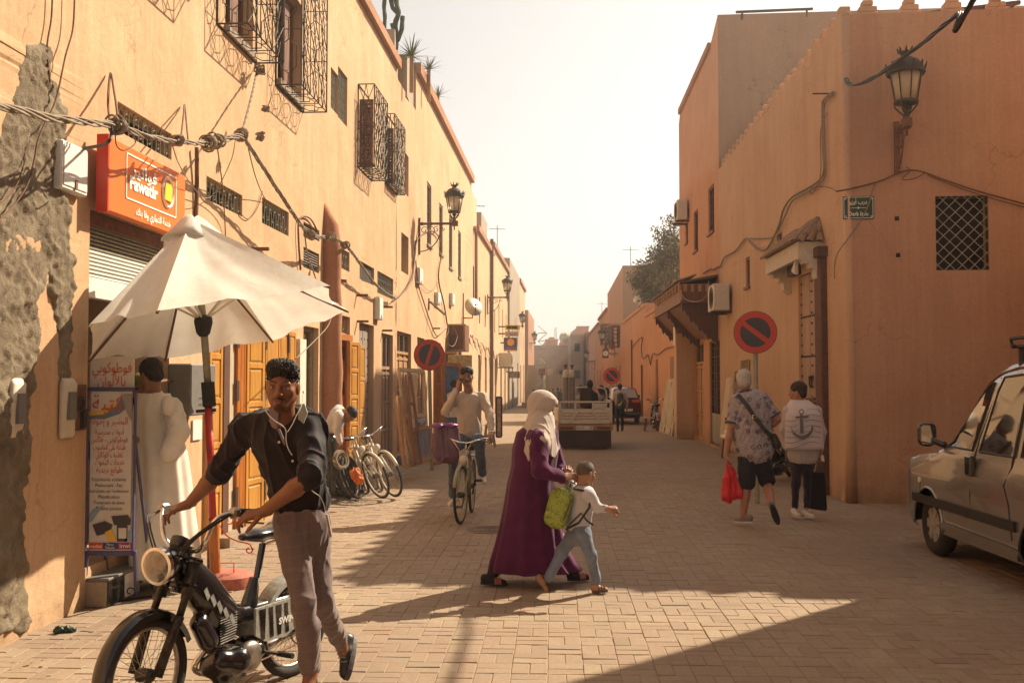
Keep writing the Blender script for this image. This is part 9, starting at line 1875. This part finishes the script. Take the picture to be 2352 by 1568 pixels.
def oframe(label,pts,Y0,Y1,wd,matl,cat='frame',slats=0,name='wooden_frame',fill=None,dgrp=None):
 """open frame leaning back: four picture corners (bottom ones at Y0, top ones at Y1), clockwise from bottom left"""
 c=[P(pts[0][0],pts[0][1],Y0[0]),P(pts[1][0],pts[1][1],Y1[0]),P(pts[2][0],pts[2][1],Y1[1]),P(pts[3][0],pts[3][1],Y0[1])];t=thing(name,label,cat,c[0],dgrp)
 n=(c[1]-c[0]).cross(c[3]-c[0]).normalized()
 def bar(a,b):d=(b-a).normalized();s=d.cross(n)*wd/2;m=MB();m.prism([a-s,b-s,b+s,a+s],n*.035);m.build('bar',matl,t)
 for i in range(4):bar(c[i],c[(i+1)%4])
 for k in range(slats):u=(k+1)/(slats+1);bar(c[0].lerp(c[1],u),c[3].lerp(c[2],u))
 if fill:m=MB();m.prism([p+n*.012 for p in c],n*.012);m.build('panel',fill,t)
 return t,c,n
gd=lambda x,y:G(x,y).y
oframe('tall pale wooden door frame leaning among the timber at the sunny wall',[(940,1068),(918,848),(975,852),(985,1060)],(16.6,17.5),(17.6,18.4),.07,M_['palewood'],slats=1,dgrp='wooden frames leaning at the sunny wall')
oframe('narrow brown plank frame standing before the tan grilled door',[(930,1070),(912,912),(920,910),(952,1066)],(16.4,16.7),(16.9,17.1),.06,M_['tanwood'],dgrp='wooden frames leaning at the sunny wall')
oframe('brown leaning ladder frame crossing the pale one',[(955,1064),(935,862),(945,860),(970,1062)],(16.6,16.9),(17.2,17.4),.05,M_['brownwood'],slats=2,dgrp='wooden frames leaning at the sunny wall')
oframe('small window frame with blue glass propped at the foot of the timber',[(958,1055),(952,985),(990,980),(992,1050)],(16.9,17.6),(17.1,17.7),.05,M_['tanwood'],fill=flat('dusty blue glass',(.16,.17,.24),.3,var=.4,scale=6),dgrp='wooden frames leaning at the sunny wall')
t,c,n=oframe('orange framed painting of a turbaned head on blue hung beside the brown door',[(1018,985),(1018,836),(1058,838),(1057,985)],(19.5,19.6),(19.5,19.6),.07,M_['orwood'],cat='painting',name='framed_painting',fill=flat('painted blue',(.10,.16,.28),.6,var=.5,scale=7));Yq=19.45
m=MB();q=[P(x,y,Yq) for x,y in ((1028,930),(1026,905),(1038,898),(1044,880),(1054,890),(1052,930))];m.prism(q,(0,.01,0));m.build('painted_robe',M_['white'],t);m=MB();m.lathe([(.075,0),(.075,.01)],Matrix.Translation(P(1042,881,Yq-.01))@Matrix.Rotation(math.pi/2,4,'X'),14);m.build('painted_head',M_['dark'],t);m=MB();q=[P(x,y,Yq-.02) for x,y in ((1024,958),(1024,935),(1052,935),(1052,958))];m.prism(q,(0,.01,0));m.build('painted_ground',M_['cream'],t)
t=thing('carved_cupboard','turned brown cupboard door standing open beside the round sign post','cupboard',G(1000,1030));M,L_=frame_between(P(998,1040,19.8)*1.0,P(1018,1036,20.0));M.col[3][2]=.03;door_leaf(M,L_+.05,2.1,t,M_['orwood'],rows=4)
t=thing('carpet','faded patterned carpet hung behind the cyclist','carpet',P(1062,900,26));a,b=P(1060,860,26),P(1084,815,26)
pal=flat('faded carpet pile',(.42,.33,.16),.95,var=.45,scale=9);m=MB();m.bbox(None,a.x-.35,b.x,26,26.05,a.z,b.z,.01);m.build('pile',pal,t)
for x0,x1,y0,y1,dd,lb in ((1112,1126,912,985,28,'framed poster stand beside the cyclist on the sunny pavement'),):t,c,n=oframe(lb,[(1140,1003),(1140,912),(1152,912),(1152,1003)],(dd,dd),(dd,dd),.05,M_['iron'],cat='poster stand',name='poster_stand',fill=flat('poster print',(.35,.25,.2),.7,var=.6,scale=10))
st=thing('stool','tan wooden step stool half hidden behind the bicycle rider','stool',G(1128,1025));Yq=25.2;m=MB()
for x0,x1 in ((1117,1112),(1129,1137)):m.tube([P(x0,975,Yq),P(x1,1027,Yq)],.035,4)
m.build('leg',M_['palewood'],st)['kind']='stuff';m=MB();m.tube([P(1114,1000,Yq),P(1133,1000,Yq)],.035,4);m.tube([P(1116,976,Yq),P(1130,976,Yq)],.04,4);m.build('rung',M_['palewood'],st)['kind']='stuff'
lb_=thing('rubbish_bag','blue grey plastic bundle at the foot of the leaning timber','bag',G(932,1068));B_=Body();B_.cone(G(924,1066)+Z_*.08,G(944,1068)+Z_*.07,.11,.09,.05);cloth('bag',B_,.012,flat('blue grey film',(.22,.25,.36),.4,var=.5,scale=12),lb_,.03,18,4,sharp=1.5)
lb_=thing('rubbish_bag','crumpled pale blue plastic caught in the pale wooden frame','bag',P(964,968,17.3));B_=Body();B_.ell(P(966,968,17.2),(.09,.07,.06),.05);cloth('bag',B_,.010,flat('blue grey film'+'',(.22,.25,.36)),lb_,.03,22,5,sharp=1.5)
t,c,n=oframe('whitish panelled shutter leaning against the square pillar',[(1541,1000),(1516,993),(1536,872),(1563,868)][0:1]+[(1535,872),(1563,868),(1543,1000)][0:0]+[(1536,873),(1561,868),(1543,999)],(28.6,28.6),(30.2,30.4),.10,M_['palewood'],cat='shutter',name='leaning_shutter') if False else (None,None,None)
ls=thing('leaning_shutter','whitish panelled shutter leaning against the square pillar','shutter',G(1530,998));A0,A1,B0,B1=G(1513,992),G(1543,1001),P(1533,871,31.2),P(1562,868,30.0)
n=(B0-A0).cross(A1-A0).normalized();n=n if n.y<0 else -n;wp=wood('whitewashed wood',(.52,.44,.33),(.34,.26,.18));m=MB();m.prism([A0,A1,B1,B0],-n*.04);m.build('board',wp,ls)
for j in range(6):
 for i in range(2):u0,u1,v0,v1=.08+.46*i,.46+.46*i,.03+j*.162,.145+j*.162;f_=lambda u,v:(A0.lerp(A1,u)).lerp(B0.lerp(B1,u),v)+n*.004;m=MB();m.prism([f_(u0,v0),f_(u1,v0),f_(u1,v1),f_(u0,v1)],n*.03);m.build('panel',wp,ls)
be=thing('bench','low plank bench with splayed legs by the small moped','bench',G(1490,990));Yq=33.3;m=MB();a,b=P(1475,960,Yq),P(1503,958,Yq);m.bbox(None,a.x,b.x,Yq,Yq+.35,a.z-.03,a.z+.02,.008);m.build('seat',M_['palewood'],be)
for x0,x1 in ((1480,1477),(1500,1506)):
 for dy in (0.03,.3):m=MB();m.tube([Vector((P(x0,0,Yq).x,Yq+dy,a.z-.03)),Vector((P(x1,0,Yq).x,Yq+dy,.01))],.025,4);m.build('leg',M_['brownwood'],be)
def picture(label,pts,Y,matl,seed,name='painting',frame_='palewood'):
 c=[P(x,y,Y) for x,y in pts];t=thing(name,label,'painting',c[0],'pictures leaning at the ochre wall');m=MB();m.prism(c,(.0,.03,0));m.build('canvas',matl,t);m=MB();m.tube([p+Vector((0,-.01,0)) for p in c],.014,4,closed=True);m.build('frame',M_[frame_],t);return t
YP=17.2;desert=lambda nme,c1,c2,sc_:(lambda mm:mm)(flat(nme,c1,.6,var=.5,scale=sc_))
picture('small landscape picture at the top of the display by the no parking post',[(1683,895),(1688,853),(1703,850),(1700,893)],YP,desert('landscape paint',(.42,.33,.24),0,6),1);picture('golden street scene picture beside the landscape in the display',[(1700,880),(1702,828),(1720,825),(1718,878)],YP+.1,desert('golden paint',(.5,.36,.16),0,7),2)
picture('tall blue and yellow canvas behind the white haired walker',[(1684,935),(1686,893),(1702,890),(1700,934)],YP-.1,desert('dune paint',(.38,.32,.36),0,2),3);picture('orange canvas low in the display',[(1672,985),(1676,935),(1700,933),(1698,982)],YP-.2,desert('orange paint',(.50,.22,.07),0,4),4);picture('narrow brown framed canvas at the edge of the display',[(1707,870),(1716,826),(1722,827),(1720,868)],YP+.2,desert('brown paint',(.2,.06,.03),0,4),5,frame_='brownwood')
pr2=thing('print_ladder','tall leaning strip of small white postcards','postcard rack',G(1660,1045));A0,A1,B0,B1=P(1653,1005,18.6),P(1668,1008,18.1),P(1669,868,19.2),P(1681,865,18.7);m=MB();m.prism([A0,A1,B1,B0],(0,.03,0));m.build('board',M_['palewood'],pr2)
for j in range(14):f_=lambda u,v:(A0.lerp(A1,u)).lerp(B0.lerp(B1,u),v)+Vector((0,-.006,0));v0=.02+j*.07;m=MB();m.prism([f_(.1,v0),f_(.9,v0),f_(.9,v0+.05),f_(.1,v0+.05)],(0,-.006,0));m.build('card',M_['white'],pr2)
for i,(x,y) in enumerate(((1657,1045),(1672,1020))):pass
m=MB();m.tube([G(1658,1050),P(1668,960,18)],.02,5);m.tube([G(1675,1040),P(1680,960,18)],.02,5);m.build('prop',M_['brownwood'],pr2)['kind']='stuff'
for x,y,lb,col in ((148,1453,'crushed dark green bottle scrap on the paving by the cement scar',(.02,.05,.03)),(296,1358,'orange peel scrap beside the tiled step',(.55,.25,.05))):
 t=thing('litter',lb,'litter',G(x,y));B_=Body();c=G(x,y);B_.cone(c+Vector((-.04,0,.02)),c+Vector((.05,.02,.02)),.03,.02,.02);cloth('scrap',B_,.005,flat('scrap %d'%x,col,.4,var=.4),t,.012,60,2)
rl_=random.Random(44);lm=flat('dry leaf scrap',(.30,.20,.11),.9,var=.4);lt=MB()
for _ in range(420):
 y=rl_.uniform(4.8,16);x=rl_.uniform(-3.3+.05*y,4.5);
 if rl_.random()<.6:x=-3.4+.0585*y+abs(rl_.gauss(0,.25))
 c=Vector((x,y,.006));a=rl_.uniform(0,6.28);s=rl_.uniform(.004,.016);u=Vector((math.cos(a),math.sin(a),rl_.uniform(-.1,.3)))*s;v=Vector((-math.sin(a),math.cos(a),0))*s*rl_.uniform(.3,.8);lt.quad(c-u-v,c+u-v,c+u+v,c-u+v)
setp(lt.build('street_grit',lm),kind='stuff')
for W_,x_a,z_a,lb in ((LW,1128,None,'thin television aerial on the pale house beyond the downpipe'),(LW,1172,None,'thin aerial on the grey rendered house roof'),(RW,1420,None,'tall bare aerial pole above the orange house behind the tree'),(RW,1364,None,'small aerial on the long pale orange house')):
 s_=W_.S(x_a);Yq=W_.Y(s_);h0={1128:560,1172:592,1420:640,1364:740}[x_a];zz=P(x_a,h0,Yq).z;t=thing('roof_aerial',lb,'aerial',W_.pt(s_,zz));m=MB();c=W_.pt(s_,zz-.6,-.8);m.tube([c,c+Vector((0,0,2.6))],.022,5);m.tube([c+Vector((-.5,0,2.4)),c+Vector((.5,.2,2.4))],.014,4)
 for k in range(6):q=c+Vector((-.45+.17*k,.03*k,2.4));m.tube([q-W_.d*.22,q+W_.d*.22],.009,4)
 m.build('mast',M_['iron'],t)
mc=G(1048,1222);t=thing('manhole_cover','worn round iron cover set in the paving behind the cyclist wheel track','manhole cover',G(1140,1205));mc=G(1130,1216);m=MB();m.lathe([(.30,.0),(.30,.006),(.26,.008),(.255,.004)],Matrix.Translation(mc),32)
for k in range(5):m.ring(mc+Vector((0,0,.005)),(0,0,1),.05+.045*k,.004,28,4)
m.build('cover',flat('dusty iron cover',(.20,.145,.105),.8,.2,.3,20,.4),t)
hz=MB();hz.box(None,-80,80,-45,320,-1.2,40);hm=bpy.data.materials.new('dusty air');hm.use_nodes=True;hn=hm.node_tree;hn.nodes.remove(hn.nodes['Principled BSDF']);pvn=hn.nodes.new('ShaderNodeVolumePrincipled');pvn.inputs['Color'].default_value=(1,.95,.89,1);pvn.inputs['Density'].default_value=.0025;pvn.inputs['Anisotropy'].default_value=.55;hn.links.new(pvn.outputs[0],hn.nodes['Material Output'].inputs['Volume'])
setp(hz.build('haze',hm),kind='stuff')
